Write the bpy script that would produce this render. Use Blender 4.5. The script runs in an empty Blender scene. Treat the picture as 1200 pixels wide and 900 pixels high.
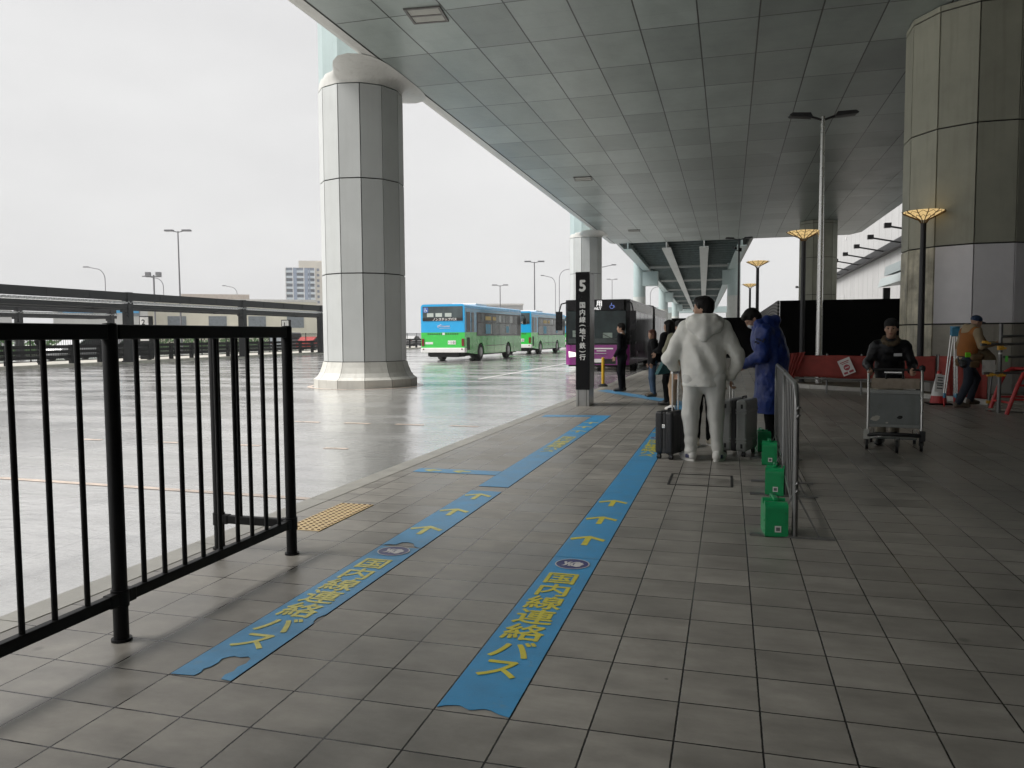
import bpy, bmesh, math, random
import numpy as np
from mathutils import Vector, Matrix
random.seed(7)
rng = np.random.default_rng(7)
PI = math.pi
R = math.radians
scene = bpy.context.scene
COL = scene.collection

# ------------------------------------------------------------------ camera
CAM_H = 1.4276
yaw, pitch, roll = 0.273132539, -0.0634706312, -0.00704946535
fw = Vector((-math.sin(yaw) * math.cos(pitch), math.cos(yaw) * math.cos(pitch), math.sin(pitch)))
rt = Vector((math.cos(yaw), math.sin(yaw), 0))
up = rt.cross(fw)
rt2 = rt * math.cos(roll) + up * math.sin(roll)
up2 = up * math.cos(roll) - rt * math.sin(roll)
cam_d = bpy.data.cameras.new("camera")
cam = bpy.data.objects.new("camera", cam_d)
COL.objects.link(cam)
cam_d.sensor_width = 36.0
cam_d.lens = 907.268 / 1200 * 36.0
cam_d.clip_start = 0.05
cam_d.clip_end = 3000
mw = Matrix((rt2, up2, -fw)).transposed().to_4x4()
mw.translation = Vector((0, 0, CAM_H))
cam.matrix_world = mw
scene.camera = cam

# ------------------------------------------------------------------ sky, sun, exposure
SUN_EL, SUN_AZ = R(53), R(-112)          # high overcast sun over the bus yard on the left
world = bpy.data.worlds.new("World")
scene.world = world
world.use_nodes = True
wt = world.node_tree
for n in list(wt.nodes):
    wt.nodes.remove(n)
wo = wt.nodes.new("ShaderNodeOutputWorld")
bg = wt.nodes.new("ShaderNodeBackground")
sky = wt.nodes.new("ShaderNodeTexSky")
sky.sky_type = 'NISHITA'
sky.sun_disc = False
sky.sun_elevation = SUN_EL
sky.sun_rotation = SUN_AZ
sky.air_density = 2.0
sky.dust_density = 6.0
hsv = wt.nodes.new("ShaderNodeHueSaturation")
hsv.inputs['Saturation'].default_value = 0.08
hsv.inputs['Value'].default_value = 1.0
wt.links.new(sky.outputs[0], hsv.inputs['Color'])
tc = wt.nodes.new("ShaderNodeTexCoord")
mp = wt.nodes.new("ShaderNodeMapping")
mp.inputs['Scale'].default_value = (1, 1, 2.6)
nz = wt.nodes.new("ShaderNodeTexNoise")
nz.inputs['Scale'].default_value = 1.6
nz.inputs['Detail'].default_value = 5
nz.inputs['Roughness'].default_value = 0.5
wt.links.new(tc.outputs['Generated'], mp.inputs[0])
wt.links.new(mp.outputs[0], nz.inputs['Vector'])
rmp = wt.nodes.new("ShaderNodeValToRGB")     # the cloud deck
rmp.color_ramp.elements[0].position = 0.3
rmp.color_ramp.elements[0].color = (3.15, 3.14, 3.18, 1)
rmp.color_ramp.elements[1].position = 0.7
rmp.color_ramp.elements[1].color = (4.1, 4.1, 4.1, 1)
wt.links.new(nz.outputs['Fac'], rmp.inputs[0])
mx = wt.nodes.new("ShaderNodeMix")
mx.data_type = 'RGBA'
mx.inputs['Factor'].default_value = 0.955
wt.links.new(hsv.outputs[0], mx.inputs['A'])
wt.links.new(rmp.outputs[0], mx.inputs['B'])
wt.links.new(mx.outputs['Result'], bg.inputs['Color'])
bg.inputs['Strength'].default_value = 0.05
wt.links.new(bg.outputs[0], wo.inputs[0])

sun_d = bpy.data.lights.new("sun", 'SUN')
sun_d.energy = 1.5
sun_d.angle = R(38)
sun_d.color = (1.0, 0.97, 0.93)
sun = bpy.data.objects.new("sun", sun_d)
COL.objects.link(sun)
sun.rotation_euler = Vector((-math.cos(SUN_EL) * math.sin(-SUN_AZ), math.cos(SUN_EL) * math.cos(SUN_AZ), math.sin(SUN_EL))).to_track_quat('Z', 'Y').to_euler()

scene.view_settings.view_transform = 'Standard'
scene.view_settings.look = 'None'
scene.view_settings.exposure = 2.1
scene.view_settings.gamma = 1.0
scene.view_settings.use_curve_mapping = False
scene.render.engine = 'CYCLES'
cy = scene.cycles
cy.max_bounces = 7
cy.diffuse_bounces = 4
cy.glossy_bounces = 4
cy.transmission_bounces = 4
cy.transparent_max_bounces = 8
cy.sample_clamp_indirect = 6
cy.use_denoising = True

# ------------------------------------------------------------------ materials
MATS = {}

def mat(name, col, rough=0.6, metal=0.0, var=0.12, vscale=3.0, bump=0.0, bscale=40.0, spec=0.5, emit=None, es=0.0, coat=0.0,
        streak=0.0, rvar=0.1):
    """A principled material with slow tone variation, optional rain streaks and bump (object space)."""
    if name in MATS:
        return MATS[name]
    m = bpy.data.materials.new(name)
    m.use_nodes = True
    nt = m.node_tree
    b = nt.nodes['Principled BSDF']
    b.inputs['Roughness'].default_value = rough
    b.inputs['Metallic'].default_value = metal
    b.inputs['Specular IOR Level'].default_value = spec
    if coat:
        b.inputs['Coat Weight'].default_value = coat
        b.inputs['Coat Roughness'].default_value = 0.05
    t = nt.nodes.new("ShaderNodeTexCoord")
    c = (*col, 1)
    if var:
        n = nt.nodes.new("ShaderNodeTexNoise")
        n.inputs['Scale'].default_value = vscale
        n.inputs['Detail'].default_value = 6
        n.inputs['Roughness'].default_value = 0.62
        nt.links.new(t.outputs['Object'], n.inputs['Vector'])
        r = nt.nodes.new("ShaderNodeValToRGB")
        r.color_ramp.elements[0].position = 0.28
        r.color_ramp.elements[1].position = 0.72
        r.color_ramp.elements[0].color = (*[x * (1 - var) for x in col], 1)
        r.color_ramp.elements[1].color = (*[min(1, x * (1 + var)) for x in col], 1)
        nt.links.new(n.outputs['Fac'], r.inputs[0])
        out = r.outputs[0]
        if streak:
            mpn = nt.nodes.new("ShaderNodeMapping")
            mpn.inputs['Scale'].default_value = (5, 5, 0.35)
            nt.links.new(t.outputs['Object'], mpn.inputs[0])
            n2 = nt.nodes.new("ShaderNodeTexNoise")
            n2.inputs['Scale'].default_value = 1.6
            n2.inputs['Detail'].default_value = 7
            nt.links.new(mpn.outputs[0], n2.inputs['Vector'])
            r2 = nt.nodes.new("ShaderNodeMapRange")
            r2.inputs['From Min'].default_value = 0.52
            r2.inputs['From Max'].default_value = 0.78
            r2.inputs['To Max'].default_value = streak
            nt.links.new(n2.outputs['Fac'], r2.inputs[0])
            m2 = nt.nodes.new("ShaderNodeMix")
            m2.data_type = 'RGBA'
            m2.inputs['B'].default_value = (col[0] * .38, col[1] * .35, col[2] * .3, 1)
            nt.links.new(r2.outputs[0], m2.inputs['Factor'])
            nt.links.new(out, m2.inputs['A'])
            out = m2.outputs['Result']
        nt.links.new(out, b.inputs['Base Color'])
        if rvar:
            rr = nt.nodes.new("ShaderNodeMapRange")
            rr.inputs['To Min'].default_value = max(0.02, rough - rvar)
            rr.inputs['To Max'].default_value = min(1, rough + rvar)
            nt.links.new(n.outputs['Fac'], rr.inputs[0])
            nt.links.new(rr.outputs[0], b.inputs['Roughness'])
    else:
        b.inputs['Base Color'].default_value = c
    if bump:
        n3 = nt.nodes.new("ShaderNodeTexNoise")
        n3.inputs['Scale'].default_value = bscale
        n3.inputs['Detail'].default_value = 4
        nt.links.new(t.outputs['Object'], n3.inputs['Vector'])
        bp = nt.nodes.new("ShaderNodeBump")
        bp.inputs['Strength'].default_value = bump
        bp.inputs['Distance'].default_value = 0.02
        nt.links.new(n3.outputs['Fac'], bp.inputs['Height'])
        nt.links.new(bp.outputs[0], b.inputs['Normal'])
    if emit:
        b.inputs['Emission Color'].default_value = (*emit, 1)
        b.inputs['Emission Strength'].default_value = es
    MATS[name] = m
    return m

def wear(m, col, scale=9.0, lo=.60, hi=.70, amt=.6):
    """scuffs and dirt: patches of another colour over a finished material"""
    nt = m.node_tree; b = nt.nodes['Principled BSDF']
    src = b.inputs['Base Color'].links[0].from_socket
    t = nt.nodes.new("ShaderNodeTexCoord"); n = nt.nodes.new("ShaderNodeTexNoise")
    n.inputs['Scale'].default_value = scale; n.inputs['Detail'].default_value = 9; n.inputs['Roughness'].default_value = .74
    nt.links.new(t.outputs['Object'], n.inputs['Vector'])
    r = nt.nodes.new("ShaderNodeMapRange"); r.inputs['From Min'].default_value = lo; r.inputs['From Max'].default_value = hi; r.inputs['To Max'].default_value = amt
    nt.links.new(n.outputs['Fac'], r.inputs[0])
    x = nt.nodes.new("ShaderNodeMix"); x.data_type = 'RGBA'; x.inputs['B'].default_value = (*col, 1)
    nt.links.new(r.outputs[0], x.inputs['Factor']); nt.links.new(src, x.inputs['A']); nt.links.new(x.outputs['Result'], b.inputs['Base Color'])
    return m

def nd(nt, kind, **kw):
    n = nt.nodes.new(kind)
    for k, v in kw.items():
        if hasattr(n, k):
            setattr(n, k, v)
        else:
            n.inputs[k].default_value = v
    return n

# ------------------------------------------------------------------ mesh helpers
class MB:
    def __init__(s):
        s.v, s.f, s.m, s.sm, s.mats = [], [], [], [], []
    def mi(s, m):
        if m is None:
            return 0
        if m not in s.mats:
            s.mats.append(m)
        return s.mats.index(m)
    def add(s, vs, fs, m=None, smooth=False):
        o = len(s.v)
        s.v += [tuple(v) for v in vs]
        k = s.mi(m)
        for f in fs:
            s.f.append(tuple(i + o for i in f)); s.m.append(k); s.sm.append(smooth)
        return s
    def box(s, x0, x1, y0, y1, z0, z1, m=None, M=None):
        vs = [Vector((x, y, z)) for z in (z0, z1) for y in (y0, y1) for x in (x0, x1)]
        if M is not None:
            vs = [M @ v for v in vs]
        return s.add(vs, [(0, 2, 3, 1), (4, 5, 7, 6), (0, 1, 5, 4), (2, 6, 7, 3), (0, 4, 6, 2), (1, 3, 7, 5)], m)
    def beam(s, p, q, w, h, m=None, upv=(0, 0, 1)):
        """rectangular bar from p to q, w wide sideways and h high"""
        p, q = Vector(p), Vector(q)
        d = (q - p).normalized()
        u = Vector(upv)
        if abs(d.dot(u)) > .99:
            u = Vector((0, 1, 0))
        a = d.cross(u).normalized() * w / 2
        b = a.cross(d).normalized() * h / 2
        vs = [p - a - b, p + a - b, p + a + b, p - a + b, q - a - b, q + a - b, q + a + b, q - a + b]
        return s.add(vs, [(3, 2, 1, 0), (4, 5, 6, 7), (0, 1, 5, 4), (1, 2, 6, 5), (2, 3, 7, 6), (3, 0, 4, 7)], m)
    def tube(s, pts, r, n=8, m=None, caps=True, smooth=True):
        pts = [Vector(p) for p in pts]
        rs = r if isinstance(r, (list, tuple)) else [r] * len(pts)
        vs, fs = [], []
        ref = None
        for i, p in enumerate(pts):
            d = (pts[min(i + 1, len(pts) - 1)] - pts[max(i - 1, 0)]).normalized()
            if ref is None or abs(ref.dot(d)) > .95:
                ref = Vector((0, 0, 1)) if abs(d.z) < .9 else Vector((1, 0, 0))
            a = d.cross(ref).normalized(); b = a.cross(d).normalized()
            ref = b
            for k in range(n):
                t = 2 * PI * k / n
                vs.append(p + (a * math.cos(t) + b * math.sin(t)) * rs[i])
        for i in range(len(pts) - 1):
            for k in range(n):
                fs.append((i * n + k, i * n + (k + 1) % n, (i + 1) * n + (k + 1) % n, (i + 1) * n + k))
        s.add(vs, fs, m, smooth)
        if caps:
            o = len(pts) - 1
            s.add(vs[:n], [tuple(reversed(range(n)))], m)
            s.add(vs[o * n:], [tuple(range(n))], m)
        return s
    def lathe(s, prof, n=24, m=None, smooth=True, c=(0, 0, 0), a0=0.0, caps=True):
        vs, fs = [], []
        for r, z in prof:
            for k in range(n):
                t = a0 + 2 * PI * k / n
                vs.append((c[0] + r * math.cos(t), c[1] + r * math.sin(t), c[2] + z))
        for i in range(len(prof) - 1):
            for k in range(n):
                fs.append((i * n + k, i * n + (k + 1) % n, (i + 1) * n + (k + 1) % n, (i + 1) * n + k))
        s.add(vs, fs, m, smooth)
        if caps:
            if prof[0][0] > 1e-6: s.add(vs[:n], [tuple(reversed(range(n)))], m)
            if prof[-1][0] > 1e-6: s.add(vs[-n:], [tuple(range(n))], m)
        return s
    def prism(s, poly, h0, h1, axis='z', m=None, smooth=False):
        """extrude a 2-D polygon (CCW) along an axis"""
        def P(a, b, h):
            return {'z': (a, b, h), 'y': (a, h, b), 'x': (h, a, b)}[axis]
        n = len(poly)
        vs = [P(a, b, h0) for a, b in poly] + [P(a, b, h1) for a, b in poly]
        fs = [(i, (i + 1) % n, n + (i + 1) % n, n + i) for i in range(n)]
        s.add(vs, fs, m, smooth)
        s.add(vs, [tuple(reversed(range(n))), tuple(range(n, 2 * n))], m)
        return s
    def mesh(s, name, m=None):
        me = bpy.data.meshes.new(name)
        me.from_pydata(s.v, [], s.f)
        ms = s.mats if s.mats else ([m] if m else [])
        for k in ms:
            me.materials.append(k)
        if s.mats:
            me.polygons.foreach_set('material_index', s.m)
        me.polygons.foreach_set('use_smooth', s.sm)
        bm = bmesh.new(); bm.from_mesh(me)
        bmesh.ops.recalc_face_normals(bm, faces=bm.faces)
        bm.to_mesh(me); bm.free()
        me.update()
        return me

def put(name, me, parent=None, loc=(0, 0, 0), rz=0.0, bevel=0.0, segs=2):
    o = bpy.data.objects.new(name, me)
    COL.objects.link(o)
    o.location = loc
    o.rotation_euler = (0, 0, rz)
    if parent:
        o.parent = parent
    if bevel:
        md = o.modifiers.new("bevel", 'BEVEL')
        md.width = bevel; md.segments = segs; md.limit_method = 'ANGLE'; md.angle_limit = R(40)
        md.harden_normals = False
    return o

def part(name, mb, parent, m=None, bevel=0.0, label=None, **kw):
    o = put(name, mb.mesh(name, m) if isinstance(mb, MB) else mb, parent, bevel=bevel, **kw)
    if label:
        o['label'] = label
    return o

def tag(o, label, cat, group=None, kind=None):
    o['label'] = label; o['category'] = cat
    if group: o['group'] = group
    if kind: o['kind'] = kind
    return o

def thing(name, label, cat, loc=(0, 0, 0), rz=0.0, group=None):
    o = put(name, None, None, loc, rz)
    o.empty_display_size = 0.2
    return tag(o, label, cat, group)

def struct(name, mb, m=None, bevel=0.0, **kw):
    o = put(name, mb.mesh(name, m) if isinstance(mb, MB) else mb, None, bevel=bevel, **kw)
    o['kind'] = 'structure'
    return o

def dup(root, loc, rz=0.0, label=None, scale=None):
    def cp(o, par):
        c = o.copy(); COL.objects.link(c); c.parent = par
        for ch in o.children: cp(ch, c)
        return c
    c = cp(root, None)
    c.location = loc; c.rotation_euler = (0, 0, rz)
    if scale: c.scale = (scale,) * 3
    if label: c['label'] = label
    return c

_dg = None
def text_mesh(s, size, ext=0.002, bold=0.0, sx=1.0, sy=1.0, center=True):
    """flat lettering as a mesh in the XY plane, centred on its own bounding box"""
    cu = bpy.data.curves.new("lettering", 'FONT')
    cu.body = s; cu.size = size; cu.extrude = ext
    cu.resolution_u = 3
    o = bpy.data.objects.new("lettering", cu)
    COL.objects.link(o)
    bpy.context.view_layer.update()
    dg = bpy.context.evaluated_depsgraph_get()
    me = o.evaluated_get(dg).to_mesh()
    vs = [v.co.copy() for v in me.vertices]
    fs = [tuple(p.vertices) for p in me.polygons]
    o.evaluated_get(dg).to_mesh_clear()
    COL.objects.unlink(o)
    bpy.data.objects.remove(o); bpy.data.curves.remove(cu)
    if not vs:
        return [], []
    cx = (min(v.x for v in vs) + max(v.x for v in vs)) / 2 if center else 0
    cyy = (min(v.y for v in vs) + max(v.y for v in vs)) / 2 if center else 0
    V = [Vector(((v.x - cx) * sx, (v.y - cyy) * sy, v.z)) for v in vs]
    if not bold:
        return V, fs
    VV, FF = [], []              # bolder strokes: slightly shifted copies, each a hair higher
    for q, (dx, dy) in enumerate(((0, 0), (bold, 0), (-bold, 0), (0, bold), (0, -bold))):
        o_ = len(VV); VV += [v + Vector((dx, dy, q * .00012)) for v in V]; FF += [tuple(i + o_ for i in f) for f in fs]
    return VV, FF

def add_text(mb, s, size, M, m=None, **kw):
    vs, fs = text_mesh(s, size, **kw)
    mb.add([M @ v for v in vs], fs, m)
    return mb

def frame(o, xa, ya):
    """matrix whose text x axis is xa and text y axis is ya"""
    xa, ya = Vector(xa).normalized(), Vector(ya).normalized()
    M = Matrix((xa, ya, xa.cross(ya))).transposed().to_4x4()
    M.translation = Vector(o)
    return M
# ------------------------------------------------------------------ ground: road, platform, kerbs
RD = -0.04                                # the yard lies only a few centimetres below the platform
TX, TY, TS = -1.0707, 2.6875, 0.3         # tile grid origin and size

def m_wet_road():
    m = bpy.data.materials.new("wet_concrete_yard"); m.use_nodes = True
    nt = m.node_tree; b = nt.nodes['Principled BSDF']; L = nt.links.new
    t = nd(nt, "ShaderNodeTexCoord")
    big = nd(nt, "ShaderNodeTexNoise", Scale=0.16, Detail=8, Roughness=0.6)
    L(t.outputs['Object'], big.inputs['Vector'])
    mp_ = nd(nt, "ShaderNodeMapping"); mp_.inputs['Scale'].default_value = (0.35, 1.6, 1)
    mp_.inputs['Rotation'].default_value = (0, 0, R(12))
    L(t.outputs['Object'], mp_.inputs[0])
    st = nd(nt, "ShaderNodeTexNoise", Scale=0.9, Detail=10, Roughness=0.68)
    L(mp_.outputs[0], st.inputs['Vector'])
    fine = nd(nt, "ShaderNodeTexNoise", Scale=26.0, Detail=6, Roughness=0.65)
    L(t.outputs['Object'], fine.inputs['Vector'])
    c = nd(nt, "ShaderNodeValToRGB")
    c.color_ramp.elements[0].position = 0.30; c.color_ramp.elements[0].color = (0.24, 0.235, 0.225, 1)
    c.color_ramp.elements[1].position = 0.62; c.color_ramp.elements[1].color = (0.50, 0.495, 0.48, 1)
    mixf = nd(nt, "ShaderNodeMath", operation='MULTIPLY_ADD'); mixf.inputs[1].default_value = 0.6
    half = nd(nt, "ShaderNodeMath", operation='MULTIPLY'); half.inputs[1].default_value = 0.4
    L(big.outputs['Fac'], half.inputs[0]); L(st.outputs['Fac'], mixf.inputs[0]); L(half.outputs[0], mixf.inputs[2])
    L(mixf.outputs[0], c.inputs[0])
    sp = nd(nt, "ShaderNodeMix", data_type='RGBA', blend_type='MULTIPLY'); sp.inputs['Factor'].default_value = 0.45
    fr = nd(nt, "ShaderNodeMapRange"); fr.inputs['From Min'].default_value = .3; fr.inputs['From Max'].default_value = .6
    fr.inputs['To Min'].default_value = .55
    L(fine.outputs['Fac'], fr.inputs[0]); L(c.outputs[0], sp.inputs['A']); L(fr.outputs[0], sp.inputs['B'])
    L(sp.outputs['Result'], b.inputs['Base Color'])
    rr = nd(nt, "ShaderNodeMapRange"); rr.inputs['From Min'].default_value = .38; rr.inputs['From Max'].default_value = .62
    rr.inputs['To Min'].default_value = .40; rr.inputs['To Max'].default_value = .06
    L(mixf.outputs[0], rr.inputs[0]); L(rr.outputs[0], b.inputs['Roughness'])
    b.inputs['IOR'].default_value = 1.5
    b.inputs['Specular IOR Level'].default_value = 0.75
    b.inputs['Coat Weight'].default_value = 1.0
    b.inputs['Coat Roughness'].default_value = 0.16
    b.inputs['Coat IOR'].default_value = 1.8
    pud = nd(nt, "ShaderNodeTexNoise", Scale=.55, Detail=7, Roughness=.6)
    mpp = nd(nt, "ShaderNodeMapping"); mpp.inputs['Scale'].default_value = (.45, 1.3, 1)
    L(t.outputs['Object'], mpp.inputs[0]); L(mpp.outputs[0], pud.inputs['Vector'])
    cr = nd(nt, "ShaderNodeMapRange"); cr.inputs['From Min'].default_value = .42; cr.inputs['From Max'].default_value = .58
    cr.inputs['To Min'].default_value = .26; cr.inputs['To Max'].default_value = .035
    L(pud.outputs['Fac'], cr.inputs[0]); L(cr.outputs[0], b.inputs['Coat Roughness'])
    # slab joints and long tyre streaks
    jb = nd(nt, "ShaderNodeTexBrick", offset=.0, offset_frequency=1, squash=1.0)
    jb.inputs['Scale'].default_value = 1; jb.inputs['Mortar Size'].default_value = .012; jb.inputs['Brick Width'].default_value = 4.5; jb.inputs['Row Height'].default_value = 6.0
    jb.inputs['Color1'].default_value = (1, 1, 1, 1); jb.inputs['Color2'].default_value = (1, 1, 1, 1); jb.inputs['Mortar'].default_value = (.78, .78, .78, 1)
    L(t.outputs['Object'], jb.inputs['Vector'])
    mpt = nd(nt, "ShaderNodeMapping"); mpt.inputs['Scale'].default_value = (1.5, .05, 1); mpt.inputs['Rotation'].default_value = (0, 0, R(-4))
    L(t.outputs['Object'], mpt.inputs[0]); ty = nd(nt, "ShaderNodeTexNoise", Scale=1.0, Detail=5, Roughness=.7); L(mpt.outputs[0], ty.inputs['Vector'])
    tr_ = nd(nt, "ShaderNodeMapRange"); tr_.inputs['From Min'].default_value = .55; tr_.inputs['From Max'].default_value = .72; tr_.inputs['To Min'].default_value = 1; tr_.inputs['To Max'].default_value = .62
    L(ty.outputs['Fac'], tr_.inputs[0])
    mA = nd(nt, "ShaderNodeMix", data_type='RGBA', blend_type='MULTIPLY'); mA.inputs['Factor'].default_value = 1
    L(sp.outputs['Result'], mA.inputs['A']); L(jb.outputs['Color'], mA.inputs['B'])
    mB = nd(nt, "ShaderNodeMix", data_type='RGBA', blend_type='MULTIPLY'); mB.inputs['Factor'].default_value = 1
    L(mA.outputs['Result'], mB.inputs['A']); L(tr_.outputs[0], mB.inputs['B']); L(mB.outputs['Result'], b.inputs['Base Color'])
    dk = nd(nt, "ShaderNodeTexNoise", Scale=1.3, Detail=12, Roughness=.78); mpd = nd(nt, "ShaderNodeMapping"); mpd.inputs['Scale'].default_value = (.5, 2.2, 1); mpd.inputs['Rotation'].default_value = (0, 0, R(-9))
    L(t.outputs['Object'], mpd.inputs[0]); L(mpd.outputs[0], dk.inputs['Vector'])
    dr = nd(nt, "ShaderNodeMapRange"); dr.inputs['From Min'].default_value = .55; dr.inputs['From Max'].default_value = .66; dr.inputs['To Min'].default_value = 1; dr.inputs['To Max'].default_value = .52
    L(dk.outputs['Fac'], dr.inputs[0])
    mC = nd(nt, "ShaderNodeMix", data_type='RGBA', blend_type='MULTIPLY'); mC.inputs['Factor'].default_value = 1
    L(mB.outputs['Result'], mC.inputs['A']); L(dr.outputs[0], mC.inputs['B']); L(mC.outputs['Result'], b.inputs['Base Color'])
    # rain-pocked film
    rp = nd(nt, "ShaderNodeTexNoise", Scale=9.0, Detail=5, Roughness=0.6)
    mpr = nd(nt, "ShaderNodeMapping"); mpr.inputs['Scale'].default_value = (0.6, 1.4, 1)
    L(t.outputs['Object'], mpr.inputs[0]); L(mpr.outputs[0], rp.inputs['Vector'])
    bp = nd(nt, "ShaderNodeBump"); bp.inputs['Strength'].default_value = .3; bp.inputs['Distance'].default_value = .02
    L(rp.outputs['Fac'], bp.inputs['Height'])
    bp2 = nd(nt, "ShaderNodeBump"); bp2.inputs['Strength'].default_value = .25; bp2.inputs['Distance'].default_value = .006
    L(fine.outputs['Fac'], bp2.inputs['Height']); L(bp.outputs[0], bp2.inputs['Normal'])
    L(bp2.outputs[0], b.inputs['Normal']); L(bp.outputs[0], b.inputs['Coat Normal'])
    return m

def m_tiles():
    m = bpy.data.materials.new("platform_tiles"); m.use_nodes = True
    nt = m.node_tree; b = nt.nodes['Principled BSDF']; L = nt.links.new
    t = nd(nt, "ShaderNodeTexCoord")
    br = nd(nt, "ShaderNodeTexBrick", offset=0.0, offset_frequency=1, squash=1.0)
    br.inputs['Scale'].default_value = 1.0
    br.inputs['Mortar Size'].default_value = 0.0042
    br.inputs['Mortar Smooth'].default_value = 0.25
    br.inputs['Brick Width'].default_value = TS; br.inputs['Row Height'].default_value = TS
    br.inputs['Color1'].default_value = (1, 1, 1, 1); br.inputs['Color2'].default_value = (1, 1, 1, 1)
    br.inputs['Mortar'].default_value = (0, 0, 0, 1)
    jn = nd(nt, "ShaderNodeTexNoise", Scale=38.0, Detail=3); L(t.outputs['Object'], jn.inputs['Vector'])
    js = nd(nt, "ShaderNodeVectorMath", operation='MULTIPLY_ADD'); js.inputs[1].default_value = (.0035, .0035, 0)
    L(jn.outputs['Color'], js.inputs[0]); L(t.outputs['Object'], js.inputs[2]); L(js.outputs[0], br.inputs['Vector'])
    # one random tone per tile
    sc_ = nd(nt, "ShaderNodeVectorMath", operation='SCALE'); sc_.inputs['Scale'].default_value = 1 / TS
    L(t.outputs['Object'], sc_.inputs[0])
    fl = nd(nt, "ShaderNodeVectorMath", operation='FLOOR'); L(sc_.outputs[0], fl.inputs[0])
    wn = nd(nt, "ShaderNodeTexWhiteNoise", noise_dimensions='2D'); L(fl.outputs[0], wn.inputs['Vector'])
    cl = nd(nt, "ShaderNodeTexNoise", Scale=3.2, Detail=8, Roughness=.62)
    off = nd(nt, "ShaderNodeVectorMath", operation='MULTIPLY_ADD')
    off.inputs[1].default_value = (7, 7, 7); L(wn.outputs['Color'], off.inputs[0]); L(t.outputs['Object'], off.inputs[2])
    mpc = nd(nt, "ShaderNodeMapping"); mpc.inputs['Scale'].default_value = (1, 2.2, 1)
    L(off.outputs[0], mpc.inputs[0]); L(mpc.outputs[0], cl.inputs['Vector'])
    ramp = nd(nt, "ShaderNodeValToRGB")
    ramp.color_ramp.elements[0].position = .25; ramp.color_ramp.elements[0].color = (.20, .186, .166, 1)
    ramp.color_ramp.elements[1].position = .75; ramp.color_ramp.elements[1].color = (.36, .338, .303, 1)
    L(cl.outputs['Fac'], ramp.inputs[0])
    tv = nd(nt, "ShaderNodeMapRange"); tv.inputs['To Min'].default_value = .82; tv.inputs['To Max'].default_value = 1.1
    L(wn.outputs['Value'], tv.inputs[0])
    mu = nd(nt, "ShaderNodeMix", data_type='RGBA', blend_type='MULTIPLY'); mu.inputs['Factor'].default_value = 1
    L(ramp.outputs[0], mu.inputs['A']); L(tv.outputs[0], mu.inputs['B'])
    # scuffs and grime
    g = nd(nt, "ShaderNodeTexNoise", Scale=1.1, Detail=10, Roughness=.7); L(t.outputs['Object'], g.inputs['Vector'])
    gr = nd(nt, "ShaderNodeMapRange"); gr.inputs['From Min'].default_value = .5; gr.inputs['From Max'].default_value = .75
    gr.inputs['To Max'].default_value = .55; L(g.outputs['Fac'], gr.inputs[0])
    m2 = nd(nt, "ShaderNodeMix", data_type='RGBA'); m2.inputs['B'].default_value = (.15, .142, .127, 1)
    L(gr.outputs[0], m2.inputs['Factor']); L(mu.outputs['Result'], m2.inputs['A'])
    spk = nd(nt, "ShaderNodeTexVoronoi", Scale=2.3); L(t.outputs['Object'], spk.inputs['Vector'])
    spr = nd(nt, "ShaderNodeMapRange"); spr.inputs['From Min'].default_value = .012; spr.inputs['From Max'].default_value = .03
    L(spk.outputs['Distance'], spr.inputs[0])
    m3 = nd(nt, "ShaderNodeMix", data_type='RGBA'); m3.inputs['A'].default_value = (.03, .028, .026, 1)
    L(spr.outputs[0], m3.inputs['Factor']); L(m2.outputs['Result'], m3.inputs['B'])
    gum = nd(nt, "ShaderNodeTexVoronoi", Scale=.9); L(t.outputs['Object'], gum.inputs['Vector'])
    gm = nd(nt, "ShaderNodeMapRange"); gm.inputs['From Min'].default_value = .02; gm.inputs['From Max'].default_value = .035; gm.inputs['To Min'].default_value = .55; gm.inputs['To Max'].default_value = 1
    L(gum.outputs['Distance'], gm.inputs[0])
    stn = nd(nt, "ShaderNodeTexNoise", Scale=.45, Detail=9, Roughness=.72); L(t.outputs['Object'], stn.inputs['Vector'])
    sm = nd(nt, "ShaderNodeMapRange"); sm.inputs['From Min'].default_value = .38; sm.inputs['From Max'].default_value = .66; sm.inputs['To Min'].default_value = 1.1; sm.inputs['To Max'].default_value = .72
    L(stn.outputs['Fac'], sm.inputs[0])
    gs = nd(nt, "ShaderNodeMath", operation='MULTIPLY'); L(gm.outputs[0], gs.inputs[0]); L(sm.outputs[0], gs.inputs[1])
    m4 = nd(nt, "ShaderNodeMix", data_type='RGBA', blend_type='MULTIPLY'); m4.inputs['Factor'].default_value = 1
    L(m3.outputs['Result'], m4.inputs['A']); L(gs.outputs[0], m4.inputs['B'])
    # joints
    mj = nd(nt, "ShaderNodeMix", data_type='RGBA'); mj.inputs['B'].default_value = (.014, .012, .011, 1)
    L(br.outputs['Fac'], mj.inputs['Factor']); L(m4.outputs['Result'], mj.inputs['A'])
    L(mj.outputs['Result'], b.inputs['Base Color'])
    rr = nd(nt, "ShaderNodeMapRange"); rr.inputs['To Min'].default_value = .26; rr.inputs['To Max'].default_value = .52
    L(cl.outputs['Fac'], rr.inputs[0])
    rw = nd(nt, "ShaderNodeMapRange"); rw.inputs['To Min'].default_value = -.07; rw.inputs['To Max'].default_value = .07
    L(wn.outputs['Value'], rw.inputs[0])
    ra = nd(nt, "ShaderNodeMath", operation='ADD'); L(rr.outputs[0], ra.inputs[0]); L(rw.outputs[0], ra.inputs[1])
    rmj = nd(nt, "ShaderNodeMix", data_type='FLOAT'); rmj.inputs['B'].default_value = .18
    L(br.outputs['Fac'], rmj.inputs['Factor']); L(ra.outputs[0], rmj.inputs['A']); L(rmj.outputs['Result'], b.inputs['Roughness'])
    b.inputs['Specular IOR Level'].default_value = .5
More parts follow.
